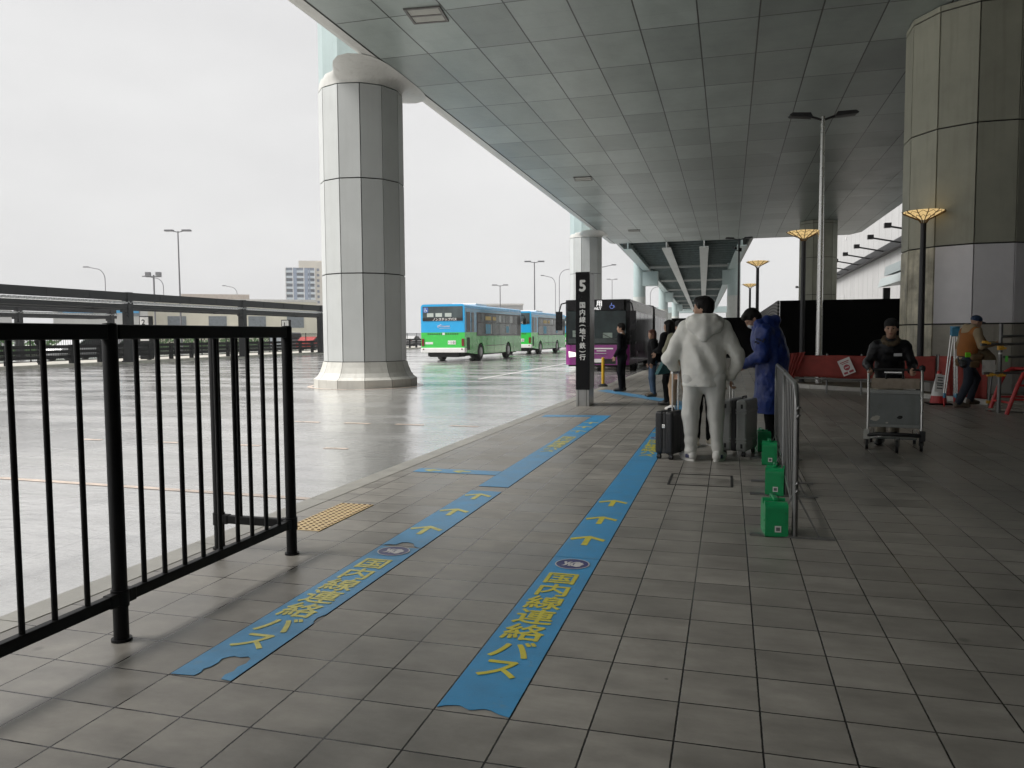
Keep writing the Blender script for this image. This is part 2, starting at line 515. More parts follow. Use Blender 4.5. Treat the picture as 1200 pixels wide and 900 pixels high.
    inv = nd(nt, "ShaderNodeMath", operation='SUBTRACT'); inv.inputs[0].default_value = 1; L(br.outputs['Fac'], inv.inputs[1])
    bp = nd(nt, "ShaderNodeBump"); bp.inputs['Strength'].default_value = .6; bp.inputs['Distance'].default_value = .004
    L(inv.outputs[0], bp.inputs['Height'])
    bp2 = nd(nt, "ShaderNodeBump"); bp2.inputs['Strength'].default_value = .12; bp2.inputs['Distance'].default_value = .006
    L(cl.outputs['Fac'], bp2.inputs['Height']); L(bp.outputs[0], bp2.inputs['Normal'])
    L(bp2.outputs[0], b.inputs['Normal'])
    return m

M_ROAD = m_wet_road()
M_TILE = m_tiles()
M_KERB = mat("kerb_stone", (.33, .32, .29), .45, var=.22, vscale=2.5, bump=.15, bscale=60, streak=.2)
M_KERB_PALE = mat("kerb_pale", (.5, .49, .46), .5, var=.2, vscale=2.5, bump=.15, bscale=60)

# yard surface, one sheet to the horizon
mb = MB()
mb.add([(-900, -300, RD), (900, -300, RD), (900, 1500, RD), (-900, 1500, RD)], [(0, 1, 2, 3)])
struct("road", mb, M_ROAD)

def kx(y):                    # the kerb runs a little off the tile grid
    return -3.60 + .0145 * (y - 2)

# platform slab; origin on a tile corner so that the grid falls where it does in the place
ys = [-70, 130]
PX1 = 40
mb = MB()
mb.prism([(kx(ys[0]) + .2 - TX, ys[0] - TY), (PX1 - TX, ys[0] - TY), (PX1 - TX, ys[1] - TY), (kx(ys[1]) + .2 - TX, ys[1] - TY)], RD - .2, 0)
struct("platform_floor", mb, M_TILE, loc=(TX, TY, 0))
mb = MB()
y = -30.0
while y < 130:                # kerb stones, one metre and a half each, with open joints
    y1 = y + 1.5 if y > -2 or y < -3 else y + 1.5
    mb.prism([(kx(y), y + .004), (kx(y) + .197, y + .004), (kx(y1) + .197, y1 - .004), (kx(y1), y1 - .004)], RD - .2, .003)
    y = y1
struct("platform_kerb", mb, M_KERB, bevel=.012)

# road paint
M_PEACH = mat("worn_orange_paint", (.52, .42, .35), .3, var=.35, vscale=6, spec=.6)
mb = MB()
def ribbon(mb, pts, w, z, m=None):
    for a, b in zip(pts[:-1], pts[1:]):
        a, b = Vector((*a, z)), Vector((*b, z)); n = (b - a).cross(Vector((0, 0, 1))).normalized() * w / 2
        mb.add([a - n, a + n, b + n, b - n], [(0, 1, 2, 3)], m)
ribbon(mb, [(-7.4, 6.32), (-3.62, 6.16)], .09, RD + .004)
x = -7.2
while x < -3.7:
    ribbon(mb, [(x, 11.78), (x + .5, 11.75)], .12, RD + .004); x += .95
x = -9.0
while x < -3.9:
    ribbon(mb, [(x, 9.05), (x + .34, 9.05)], .1, RD + .004); x += 1.3
C1 = (-10.3, 20.8)
ring = [(C1[0] + 1.62 * math.cos(2 * PI * k / 48), C1[1] + 1.62 * math.sin(2 * PI * k / 48)) for k in range(49)]
ribbon(mb, ring, .14, RD + .004)
struct("road_marking", mb, M_PEACH)
mb = MB()
for yy in (27.5, 33.5, 40):
    ribbon(mb, [(-26, yy), (-12.5, yy + .4)], .1, RD + .004)
ribbon(mb, [(-21, 24.5), (-20.6, 72)], .12, RD + .004)
ribbon(mb, [(-8.0, 24.5), (-7.6, 90)], .12, RD + .004)
struct("road_line", mb, mat("worn_white_paint", (.62, .62, .6), .3, var=.4, vscale=5))

# planting bed with its pale kerb at the foot of the big pillar on the right
bed = [(1.25, 22.1), (2.04, 21.1), (3.1, 20.1), (3.75, 19.0), (4.15, 18.3), (4.7, 17.3), (5.2, 16.2), (5.35, 15.6), (4.95, 15.1), (5.2, 14.6), (6.3, 13.6), (9, 12.6)]
mb = MB()
for a, b in zip(bed[:-1], bed[1:]):
    a, b = Vector((*a, .05)), Vector((*b, .05))
    mb.beam(a, b, .14, .1)
struct("bed_kerb", mb, M_KERB_PALE, bevel=.012)
mb = MB()
mb.prism([(x + .02, y + .06) for x, y in bed] + [(14, 12.6), (14, 46), (1.25, 46)], RD, .06)
struct("bare_soil", mb, mat("bare_soil", (.13, .105, .075), .95, var=.35, vscale=2, bump=.6, bscale=14))

# ------------------------------------------------------------------ blue guide stripes on the tiles
M_BLUE = mat("blue_floor_sticker", (.042, .285, .56), .42, var=.13, vscale=5, bump=.06, bscale=90)
M_BLUE_FADED = mat("faded_blue_floor_sticker", (.085, .27, .47), .40, var=.2, vscale=5, bump=.06, bscale=90)
M_YEL = mat("yellow_lettering", (.62, .55, .05), .45, var=.16, vscale=14)
M_YEL_FADED = mat("faded_yellow_lettering", (.56, .52, .16), .45, var=.28, vscale=14)
M_NAVY = mat("navy_emblem", (.035, .04, .17), .4, var=.15, vscale=8)
M_NAVY_FADED = mat("faded_navy_emblem", (.10, .10, .21), .4, var=.2, vscale=8)
M_PALE = mat("pale_emblem", (.62, .60, .6), .5, var=.15, vscale=20)
for _m, _a in ((M_BLUE, .5), (M_BLUE_FADED, .7), (M_YEL, .45), (M_YEL_FADED, .7), (M_NAVY, .4), (M_NAVY_FADED, .5)):
    wear(_m, (.24, .27, .28), 7.0, .56, .72, _a); wear(_m, (.05, .06, .065), 23.0, .62, .70, _a * .8)
Z1, Z2, Z3 = .004, .0058, .0075

def sheet(mb, poly, z, m=None, t=.0015):
    mb.prism(poly, z - t, z, 'z', m)

def arrow(mb, x, y, a, z, m=None, w=.112, l=.25):
    """chevron arrow pointing along angle a (0 = +Y)"""
    M = Matrix.Translation((x, y, z)) @ Matrix.Rotation(a, 4, 'Z')
    hw = .021
    P = [(-hw, -l / 2), (hw, -l / 2), (hw, l / 2 - .065), (w, l / 2 - .135), (w + .012, l / 2 - .085), (0, l / 2), (-w - .012, l / 2 - .085), (-w, l / 2 - .135), (-hw, l / 2 - .065)]
    vs = [M @ Vector((px, py, 0)) for px, py in P]
    mb.add(vs, [(0, 1, 2, 8), (2, 3, 4, 5), (2, 5, 8), (5, 6, 7, 8)], m)

def emblem(root, x, y, navy, rim):
    mb = MB()
    n = 40
    mb.add([(x + .105 * math.cos(2 * PI * k / n), y + .105 * math.sin(2 * PI * k / n), Z2) for k in range(n)], [tuple(range(n))], navy)
    part("emblem", mb, root)
    mb = MB()
    for k in range(n):           # thin rim
        a, b = 2 * PI * k / n, 2 * PI * (k + 1) / n
        mb.add([(x + r * math.cos(t), y + r * math.sin(t), Z3) for r, t in ((.1, a), (.107, a), (.107, b), (.1, b))], [(0, 1, 2, 3)], rim)
    for i, (ox, bow) in enumerate(((-.055, .02), (-.028, .02), (-.002, .016))):   # three wavy feathers
        pts = [(x + ox + .012 * math.sin(u * 5 + i) + bow * u, y - .045 + u * .09) for u in np.linspace(0, 1, 9)]
        for p, q in zip(pts[:-1], pts[1:]):
            w = .0085
            mb.add([(p[0] - w, p[1], Z3), (p[0] + w, p[1], Z3), (q[0] + w, q[1], Z3), (q[0] - w, q[1], Z3)], [(0, 1, 2, 3)], rim)
    blob = [(.012, -.05), (.035, -.06), (.055, -.045), (.06, -.02), (.075, .0), (.06, .012), (.066, .03), (.045, .034), (.04, .05), (.022, .04), (.014, .01)]
    mb.add([(x + a, y + b, Z3) for a, b in blob], [tuple(range(len(blob)))], rim)
    part("emblem_mark", mb, root)

def stripe_text(root, x, y0, m):
    mb = MB()
    for i, ch in enumerate("国内線連絡バス"):
        y = y0 + (6 - i) * .211
        add_text(mb, ch, .212, Matrix.Translation((x, y, Z2)), m, ext=.0003, bold=.0045, sx=.98)
    part("lettering", mb, root)

def torn(x0, x1, y, amp, n=14, seed=1):
    r = random.Random(seed)
    return [(x0 + (x1 - x0) * k / n, y + (amp * r.random() if 0 < k < n else 0)) for k in range(n + 1)]

GR = "blue guide stripe sheets on the platform floor"
XL, XR = -2.2707, -1.0707        # left edges of the two stripes
W = .3
def stripe(name_label, x, yA, yB, blue, near=None):
    o = thing("floor_stripe", name_label, "floor marking", (0, 0, 0), 0, GR)
    mb = MB()
    edge = near if near else [(x + .004, yA), (x + W - .004, yA)]
    sheet(mb, edge + [(x + W - .004, yB), (x + .004, yB)], Z1, blue)
    part("backing", mb, o)
    return o
# right stripe, four sheets
near_edge = [(XR + .004, 2.702), (XR + .03, 2.722), (XR + .06, 2.732), (XR + .085, 2.736), (XR + .1, 2.730), (XR + .112, 2.722), (XR + .13, 2.712), (XR + .15, 2.716), (XR + .168, 2.725),
             (XR + .19, 2.733), (XR + .215, 2.728), (XR + .235, 2.716), (XR + .258, 2.705), (XR + .28, 2.698), (XR + .296, 2.694)]
o = stripe("nearest blue stripe sheet of the right hand line, yellow characters, torn bottom edge", XR, 2.69, 4.787, M_BLUE, near_edge)
stripe_text(o, XR + .142, 3.085, M_YEL); emblem(o, XR + .15, 4.645, M_NAVY, M_PALE)
o = stripe("bright blue stripe sheet with three yellow arrows, right hand line", XR, 4.793, 6.887, M_BLUE)
for yy in (5.215, 5.82, 6.44):
    mb = MB(); arrow(mb, XR + .14, yy, 0, Z2, M_YEL); part("arrow", mb, o)
o = stripe("plain blue stripe sheet without any lettering, beside the black suitcase", XR, 6.893, 8.72, M_BLUE)
o = stripe("blue stripe sheet with yellow characters running under the black suitcase", XR, 8.726, 10.82, M_BLUE)
stripe_text(o, XR + .15, 9.11, M_YEL); emblem(o, XR + .15, 10.68, M_NAVY, M_PALE)
o = stripe("far blue stripe sheet seen past the legs of the man in white", XR, 10.826, 16.6, M_BLUE)
for yy in (11.2, 11.8, 12.4):
    mb = MB(); arrow(mb, XR + .14, yy, 0, Z2, M_YEL); part("arrow", mb, o)
o = thing("floor_stripe", "blue stripe slanting across the floor by the shoes of the man in the suit", "floor marking", (0, 0, 0), 0, GR)
mb = MB(); sheet(mb, [(-.92, 15.8), (-.78, 16.3), (-3.0, 19.75), (-3.18, 19.3)], Z3, M_BLUE_FADED); part("backing", mb, o)
# left stripe
o = thing("floor_stripe", "nearest faded blue stripe of the left hand line, yellow characters and a big worn hole", "floor marking", (0, 0, 0), 0, GR)
mb = MB()
a, b = XL + .004, XL + W - .004
hole = [(XL + .112, 2.70), (XL + .12, 2.735), (XL + .108, 2.765), (XL + .125, 2.79), (XL + .13, 2.84), (XL + .12, 2.875), (XL + .135, 2.9), (XL + .16, 2.915), (XL + .19, 2.91), (XL + .222, 2.925), (XL + .245, 2.91), (XL + .255, 2.86), (XL + .24, 2.82), (XL + .25, 2.78), (XL + .235, 2.74), (XL + .245, 2.70)]
nick = [(b, 3.36), (b - .014, 3.385), (b - .02, 3.43), (b - .006, 3.47), (b, 3.485)]
sheet(mb, [(a, 2.69)] + hole + [(b, 2.694)] + nick + [(b, 4.74), (b - .02, 4.745), (a + .17, 4.735), (a + .07, 4.742), (a, 4.76)], Z1, M_BLUE_FADED)
part("backing", mb, o)
stripe_text(o, XL + .142, 3.085, M_YEL_FADED); emblem(o, XL + .15, 4.64, M_NAVY_FADED, M_PALE)
o = thing("floor_stripe", "faded blue stripe with three yellow arrows, torn at its near edge, left hand line", "floor marking", (0, 0, 0), 0, GR)
mb = MB()
sheet(mb, [(a, 4.768), (a + .05, 4.80), (a + .09, 4.80), (a + .11, 4.86), (a + .15, 4.875), (a + .2, 4.85), (a + .23, 4.79), (b, 4.752), (b, 6.67), (a, 6.69)], Z1, M_BLUE_FADED)
part("backing", mb, o)
for yy in (5.21, 5.81, 6.43):
    mb = MB(); arrow(mb, XL + .14, yy, 0, Z2, M_YEL_FADED); part("arrow", mb, o)
o = stripe("plain faded blue stripe sheet beyond the gap, left hand line", XL, 6.89, 8.76, M_BLUE_FADED)
o = stripe("faded blue stripe with small yellow characters in the middle distance", XL, 8.766, 10.85, M_BLUE_FADED)
stripe_text(o, XL + .15, 9.18, M_YEL_FADED)
o = stripe("far end of the left hand blue stripe with three arrows before the pylon sign", XL, 10.856, 13.45, M_BLUE)
for yy in (11.14, 11.68, 12.26):
    mb = MB(); arrow(mb, XL + .15, yy, 0, Z2, M_YEL_FADED); part("arrow", mb, o)
o = thing("floor_stripe", "short blue cross strip with two arrows pointing to the kerb", "floor marking", (0, 0, 0), 0, GR)
mb = MB(); sheet(mb, [(-3.18, 7.47), (XL, 7.47), (XL, 7.69), (-3.18, 7.69)], Z1, M_BLUE_FADED); part("backing", mb, o)
for xx in (-3.0, -2.68):
    mb = MB(); arrow(mb, xx, 7.58, R(90), Z2, M_YEL_FADED, w=.06, l=.2); part("arrow", mb, o)
o = thing("floor_stripe", "thin far blue cross strip in front of the pylon sign", "floor marking", (0, 0, 0), 0, GR)
mb = MB(); sheet(mb, [(-3.12, 13.0), (XL, 13.2), (XL, 13.45), (-3.12, 13.35)], Z1, M_BLUE_FADED); part("backing", mb, o)

# tactile paving
o = thing("tactile_paving", "cream yellow tactile paving strip with brown domes behind the black railing", "tactile paving", (-3.17, 5.0, 0))
mb = MB()
for i in range(3):
    mb.box(0, .297, i * .3 + .0015, i * .3 + .2985, .0005, .006)
part("slab", mb, o, mat("tactile_yellow", (.66, .50, .27), .5, var=.12, vscale=6), bevel=.002)
mb = MB()
for i in range(6):
    for j in range(18):
        x, y = .025 + i * .05, .025 + j * .05
        mb.lathe([(.014, .0055), (.0125, .009), (.008, .0105), (0.0001, .011)], 8, None, True, (x, y, 0), caps=False)
d = part("tactile_dome", mb, o, mat("tactile_dome_brown", (.17, .10, .045), .5, var=.25, vscale=30)); d['kind'] = 'stuff'

# inspection hatch in the tiles
o = thing("floor_hatch", "square inspection hatch with dark frame set in the tiles behind the white tracksuit man", "hatch", (-.25, 7.69, 0))
mb = MB()
for s in (-1, 1):
    mb.box(-.3, .3, s * .29 - .011, s * .29 + .011, .0005, .004)
    mb.box(s * .29 - .011, s * .29 + .011, -.279, .279, .0005, .004)
part("frame", mb, o, mat("hatch_frame", (.02, .02, .02), .5))
# ------------------------------------------------------------------ the elevated road: soffit, pillars
ZS = 8.7
def m_soffit():
    m = bpy.data.materials.new("soffit_panels"); m.use_nodes = True
    nt = m.node_tree; b = nt.nodes['Principled BSDF']; L = nt.links.new
    t = nd(nt, "ShaderNodeTexCoord")
    br = nd(nt, "ShaderNodeTexBrick", offset=0.0, offset_frequency=1, squash=1.0)
    br.inputs['Scale'].default_value = 1
    br.inputs['Mortar Size'].default_value = .018; br.inputs['Mortar Smooth'].default_value = .15
    br.inputs['Brick Width'].default_value = 1.36; br.inputs['Row Height'].default_value = 2.4
    br.inputs['Color1'].default_value = (1, 1, 1, 1); br.inputs['Color2'].default_value = (1, 1, 1, 1); br.inputs['Mortar'].default_value = (0, 0, 0, 1)
    L(t.outputs['Object'], br.inputs['Vector'])
    br2 = nd(nt, "ShaderNodeTexBrick", offset=0.0, offset_frequency=1, squash=1.0)
    br2.inputs['Scale'].default_value = 1
    br2.inputs['Mortar Size'].default_value = .006; br2.inputs['Mortar Smooth'].default_value = .2
    br2.inputs['Brick Width'].default_value = 1.36; br2.inputs['Row Height'].default_value = .8
    L(t.outputs['Object'], br2.inputs['Vector'])
    dv = nd(nt, "ShaderNodeVectorMath", operation='DIVIDE'); dv.inputs[1].default_value = (1.36, 2.4, 1)
    L(t.outputs['Object'], dv.inputs[0])
    fl = nd(nt, "ShaderNodeVectorMath", operation='FLOOR'); L(dv.outputs[0], fl.inputs[0])
    wn = nd(nt, "ShaderNodeTexWhiteNoise", noise_dimensions='2D'); L(fl.outputs[0], wn.inputs['Vector'])
    n = nd(nt, "ShaderNodeTexNoise", Scale=.8, Detail=8, Roughness=.65)
    mp_ = nd(nt, "ShaderNodeMapping"); mp_.inputs['Scale'].default_value = (1, .5, 1)
    L(t.outputs['Object'], mp_.inputs[0]); L(mp_.outputs[0], n.inputs['Vector'])
    r = nd(nt, "ShaderNodeValToRGB")
    r.color_ramp.elements[0].position = .3; r.color_ramp.elements[0].color = (.21, .242, .230, 1)
    r.color_ramp.elements[1].position = .68; r.color_ramp.elements[1].color = (.32, .365, .347, 1)
    L(n.outputs['Fac'], r.inputs[0])
    tv = nd(nt, "ShaderNodeMapRange"); tv.inputs['To Min'].default_value = .74; tv.inputs['To Max'].default_value = 1.1
    L(wn.outputs['Value'], tv.inputs[0])
    mu = nd(nt, "ShaderNodeMix", data_type='RGBA', blend_type='MULTIPLY'); mu.inputs['Factor'].default_value = 1
    L(r.outputs[0], mu.inputs['A']); L(tv.outputs[0], mu.inputs['B'])
    mx2 = nd(nt, "ShaderNodeMath", operation='MAXIMUM'); half = nd(nt, "ShaderNodeMath", operation='MULTIPLY'); half.inputs[1].default_value = .22
    L(br2.outputs['Fac'], half.inputs[0]); L(br.outputs['Fac'], mx2.inputs[0]); L(half.outputs[0], mx2.inputs[1])
    mj = nd(nt, "ShaderNodeMix", data_type='RGBA'); mj.inputs['B'].default_value = (.03, .03, .028, 1)
    L(mx2.outputs[0], mj.inputs['Factor']); L(mu.outputs['Result'], mj.inputs['A']); L(mj.outputs['Result'], b.inputs['Base Color'])
    b.inputs['Roughness'].default_value = .38
    rr = nd(nt, "ShaderNodeMapRange"); rr.inputs['To Min'].default_value = .26; rr.inputs['To Max'].default_value = .5
    L(n.outputs['Fac'], rr.inputs[0]); L(rr.outputs[0], b.inputs['Roughness'])
    b.inputs['Specular IOR Level'].default_value = .6
    bw = nd(nt, "ShaderNodeTexNoise", Scale=.9, Detail=2); L(t.outputs['Object'], bw.inputs['Vector'])
    bp = nd(nt, "ShaderNodeBump"); bp.inputs['Strength'].default_value = .35; bp.inputs['Distance'].default_value = .05
    L(bw.outputs['Fac'], bp.inputs['Height'])
    inv = nd(nt, "ShaderNodeMath", operation='SUBTRACT'); inv.inputs[0].default_value = 1; L(br.outputs['Fac'], inv.inputs[1])
    bp2 = nd(nt, "ShaderNodeBump"); bp2.inputs['Strength'].default_value = .7; bp2.inputs['Distance'].default_value = .02
    L(inv.outputs[0], bp2.inputs['Height']); L(bp.outputs[0], bp2.inputs['Normal']); L(bp2.outputs[0], b.inputs['Normal'])
    return m
M_SOFF = m_soffit()
M_FASC = mat("fascia_panel", (.50, .50, .475), .4, var=.1, vscale=.6, streak=.25)
OX, OY = -.76 - 1.36 * 6, 16.8
deck = thing("elevated_deck", "wide elevated road deck with grey panelled underside overhead", "elevated road", (OX, OY, ZS))
mb = MB()
poly = [(-8.94, -60), (24, -60), (24, 43), (9.4, 46), (9.2, 61.5), (8.6, 63), (-8.94, 63)]  # unseen rear length and right-hand width extended to cut sky light
mb.prism([(x - OX, y - OY) for x, y in poly], 0, 1.5)
part("soffit", mb, deck, M_SOFF)
mb = MB()                     # rounded edge panel along the bus side
prof = [(-8.955, .0), (-9.2, .01), (-9.36, .06), (-9.45, .16), (-9.48, .3), (-9.48, 1.5), (-8.955, 1.5)]
mb.prism([(x - OX, z) for x, z in prof], -60 - OY, 63 - OY, 'y', None)
part("edge_fascia", mb, deck, M_FASC)
mb = MB()
mb.box(-8.96 - OX, -8.93 - OX, -60 - OY, 63 - OY, -.006, .06)
part("edge_joint", mb, deck, mat("dark_joint", (.02, .02, .02), .7))
M_VENT = mat("vent_metal", (.12, .115, .11), .5, var=.3)
GV = "square drain vents in the deck underside"
for (vx, vy, lb) in ((-6.69, 16.9, "nearest square vent in the underside above the white pillar"), (-6.65, 36.3, "middle vent in the panelled underside"), (-6.5, 55.4, "farthest small vent near the end of the panelled underside")):
    v = thing("ceiling_vent", lb, "vent", (vx, vy, ZS), R(6), GV)
    mb = MB()
    for a, b2 in ((-.42, -.36), (.36, .42)):
        mb.box(a, b2, -.42, .42, -.035, -.003); mb.box(-.36, .36, a, b2, -.035, -.003)
    mb.box(-.36, .36, -.03, .03, -.033, -.003)
    part("frame", mb, v, M_VENT)
    mb = MB(); mb.box(-.36, .36, -.36, .36, -.02, -.004)
    part("grille", mb, v, mat("vent_grille", (.36, .36, .33), .6))

M_COL = mat("pillar_panel", (.45, .465, .458), .42, var=.07, vscale=.8, streak=.09)
M_COL_D = mat("pillar_joint", (.035, .035, .033), .8)
M_TEAL = mat("pale_teal_steel", (.33, .405, .405), .4, var=.07, vscale=.7, streak=.15)
M_BASE = mat("pillar_skirt", (.47, .465, .43), .5, var=.12, vscale=2, streak=.3)

def panel_ring(mb, R_, z0, z1, a0, n=12, gap=.017, m=None, rin=.05, facets=None):
    """n flat cladding panels with open joints"""
    for k in range(n):
        if facets is not None and k not in facets: continue
        t0, t1 = a0 + 2 * PI * k / n, a0 + 2 * PI * (k + 1) / n
        A = Vector((R_ * math.cos(t0), R_ * math.sin(t0), 0)); B = Vector((R_ * math.cos(t1), R_ * math.sin(t1), 0))
        d = (B - A).normalized()
        A, B = A + d * gap, B - d * gap
        nrm = -((A + B) / 2).normalized() * rin
        vs = [A, B, B + nrm, A + nrm]
        mb.add([v + Vector((0, 0, z)) for z in (z0 + gap, z1 - gap) for v in vs],
               [(3, 2, 1, 0), (4, 5, 6, 7), (0, 1, 5, 4), (1, 2, 6, 5), (2, 3, 7, 6), (3, 0, 4, 7)], m)

def white_pillar(label, x, y, a0, joints, ztop, group):
    t = thing("pillar", label, "pillar", (x, y, RD), 0, group)
    mb = MB()
    n = 12
    mb.lathe([(1.16, 0), (1.16, joints[-1] - RD)], n, None, False, a0=a0)
    part("core", mb, t, M_COL_D)
    mb = MB()
    for z0, z1 in zip(joints[:-1], joints[1:]):
        panel_ring(mb, 1.2, z0 - RD, z1 - RD, a0)
    part("cladding", mb, t, M_COL)
    mb = MB()
    prof = [(1.5, 0.0), (1.5, .23), (1.40, .30), (1.32, .42), (1.26, .58), (1.215, .73)]
    for k in range(n):
        t0, t1 = a0 + 2 * PI * (k + .008) / n, a0 + 2 * PI * (k + .992) / n
        vs = [(r * math.cos(u), r * math.sin(u), z) for r, z in prof for u in (t0, t1)]
        mb.add(vs, [(2 * i, 2 * i + 1, 2 * i + 3, 2 * i + 2) for i in range(len(prof) - 1)])
    mb.lathe([(1.49, 0.0), (1.49, .22), (1.39, .30), (1.31, .42), (1.25, .58), (1.2, .73)], n, M_COL_D, False, a0=a0)
    mb.mats.insert(0, M_BASE) if M_BASE not in mb.mats else None
    mb.m = [1] * len(mb.m); mb.m[:12 * (len(prof) - 1)] = [0] * (12 * (len(prof) - 1))
    part("skirt", mb, t)
    # pale teal steel head above the cladding, then the cross beam under the deck
    mb = MB()
    mb.lathe([(1.17, joints[-1] - RD + .012), (1.17, ztop - RD)], n, None, False, a0=a0)
    part("steel_head", mb, t, M_TEAL)
    mb = MB()                # flared corbel spreading from the pillar top to the deck edge
    z0 = joints[-1] - RD + .014; z1 = ZS - RD - .012
    N = 48; rings = []
    for q in range(9):
        u = q / 8; e = 1 - math.cos(u * PI / 2) ** 1.0; e = u ** 2.2
        ring_ = []
        for k in range(N):
            a = 2 * PI * k / N
            seg = PI / 6; rr_ = 1.2 * math.cos(seg / 2) / math.cos((a - a0) % seg - seg / 2)
            cx_, sx_ = math.cos(a), math.sin(a)
            p_ = 5.0; w_ = min(1, max(0, (cx_ + .35) / .6)); w_ = w_ * w_ * (3 - 2 * w_); p_ = 4.0
            sup = (abs(cx_ / 1.28) ** p_ + abs(sx_ / 2.3) ** p_) ** (-1 / p_) * w_ + 1.235 * (1 - w_)
            r_ = rr_ + (sup - rr_) * e
            ring_.append((r_ * cx_ + .16 * e, r_ * sx_, z0 + (z1 - z0) * (u ** .8)))
        rings.append(ring_)
    mb.add([p for r_ in rings for p in r_], [(q * N + k, q * N + (k + 1) % N, (q + 1) * N + (k + 1) % N, (q + 1) * N + k) for q in range(8) for k in range(N)], None, True)
    mb.add(rings[-1], [tuple(range(N))]); mb.add(rings[0], [tuple(reversed(range(N)))])
    part("corbel", mb, t, M_FASC)
    return t
GP = "clad pillars carrying the elevated deck"
J = [.69, 3.17, 5.78, 8.34]
white_pillar("white twelve sided pillar standing in the wet bus yard, nearest to the railing", C1[0], C1[1], R(-5), J, 10.6, GP)
white_pillar("distant white pillar half hidden behind the black sign numbered 5", -10.1, 56.2, R(-5), J, 10.6, GP)

# the beige pillars on the right
M_BEIGE = mat("stained_beige_panel", (.36, .36, .29), .55, var=.14, vscale=1.2, streak=.25, bump=.05, bscale=25)
M_BEIGE_P = mat("peeling_panel", (.50, .47, .37), .6, var=.5, vscale=2.2, streak=.8, bump=.2, bscale=9)
M_WHITE_P = mat("repainted_white_panel", (.78, .76, .78), .5, var=.05)
R1 = (5.57, 20.78)
t = thing("pillar", "huge stained beige pillar rising beside the red netting, lower panels repainted white", "pillar", (*R1, 0), 0, GP)
# turn so that one edge looks at the camera
a0 = math.atan2(-R1[1], -R1[0]) 
mb = MB(); mb.lathe([(1.49, 0), (1.49, ZS - .01)], 12, None, False, a0=a0); part("core", mb, t, M_COL_D)
zj = [.0, .55, 1.6, 3.36, 5.98, 8.54]
mb = MB()
for z0, z1 in zip(zj[3:-1], zj[4:]): panel_ring(mb, 1.55, z0, z1, a0)
panel_ring(mb, 1.55, 8.54, 8.69, a0)
part("cladding", mb, t, M_BEIGE)
mb = MB(); panel_ring(mb, 1.55, 1.6, 3.36, a0, facets=[11, 0, 1, 2, 3]); part("repainted_panel", mb, t, M_WHITE_P)
mb = MB(); panel_ring(mb, 1.55, 1.6, 3.36, a0, facets=[4, 5, 6, 7, 8, 9, 10]); panel_ring(mb, 1.55, .55, 1.6, a0, facets=[8, 9, 10])
part("peeling_panel", mb, t, M_BEIGE_P)
mb = MB(); panel_ring(mb, 1.55, .55, 1.6, a0, facets=[11, 0, 1, 2, 3, 4, 5, 6, 7]); part("lower_panel", mb, t, mat("dull_beige_panel", (.40, .375, .32), .6, var=.2, vscale=2, streak=.55))
mb = MB(); mb.lathe([(1.58, 0), (1.58, .52), (1.53, .55)], 12, None, False, a0=a0); part("plinth", mb, t, mat("pillar_plinth", (.5, .49, .46), .6, var=.2))
t = thing("pillar", "dark beige pillar farther back, behind the black hoarding and tall steel lamp", "pillar", (5.6, 55.0, 0), 0, GP)
mb = MB(); mb.lathe([(1.14, 0), (1.14, ZS - .01)], 12, None, False, a0=R(10)); part("core", mb, t, M_COL_D)
mb = MB()
for z0, z1 in zip([.0, 1.4, 3.9, 6.3, 8.5], [1.4, 3.9, 6.3, 8.5, 8.69]): panel_ring(mb, 1.2, z0, z1, R(10))
part("cladding", mb, t, M_BEIGE)
# unseen wall added on the right to block sky light from the covered floor
t = thing("light_block_wall", "unseen dark wall added on the right to block light from the covered platform", "building", (11.5, -4, 0))
mb = MB(); mb.box(0, 1, -60, 25, 0, 8.69); part("wall", mb, t, mat("light_block_dark", (.06, .058, .055), .6, var=.15))
# ------------------------------------------------------------------ black railing in the foreground
M_BLACK = mat("black_paint", (.004, .004, .0045), .45, var=.25, vscale=6, bump=.05, bscale=120, spec=.22)
fx = -2.75
rail = thing("railing", "black metal railing with upright bars at the kerb, nearest thing on the left", "railing", (fx, 4.43, 0))
def fl(x, y, z): return (x - fx, y - 4.43, z)
HP = 1.49
posts = [(fx, 1.46), (fx, 2.945), (fx, 4.43), (-3.30, 4.43)]
for px_, py_ in posts:
    mb = MB(); c = fl(px_, py_, 0)
    mb.lathe([(.034, 0), (.034, HP - .006), (.028, HP + .004), (0.0005, HP + .006)], 16, None, True, c)
    mb.lathe([(.040, .165), (.040, .245)], 16, None, True, c)
    mb.lathe([(.046, 0), (.046, .012)], 20, None, False, c)
    part("post", mb, rail, M_BLACK)
def railbar(p, q, name="top_rail"):
    mb = MB(); mb.beam(p, q, .05, .070); part(name, mb, rail, M_BLACK, bevel=.008)
railbar(fl(fx, 1.49, HP - .036), fl(fx, 2.915, HP - .036)); railbar(fl(fx, 2.975, HP - .036), fl(fx, 4.40, HP - .036)); railbar(fl(-3.27, 4.43, HP - .036), fl(fx - .03, 4.43, HP - .036))
for a, b in ((fl(fx, 1.49, .205), fl(fx, 2.915, .205)), (fl(fx, 2.975, .205), fl(fx, 4.40, .205)), (fl(-3.27, 4.43, .205), fl(fx - .03, 4.43, .205))):
    mb = MB(); mb.beam(a, b, .042, .054)
    d = (Vector(b) - Vector(a)).normalized()
    mb.beam(Vector(a) - d * .005, Vector(a) + d * .05, .050, .062); mb.beam(Vector(b) - d * .05, Vector(b) + d * .005, .050, .062)
    part("bottom_rail", mb, rail, M_BLACK, bevel=.005)
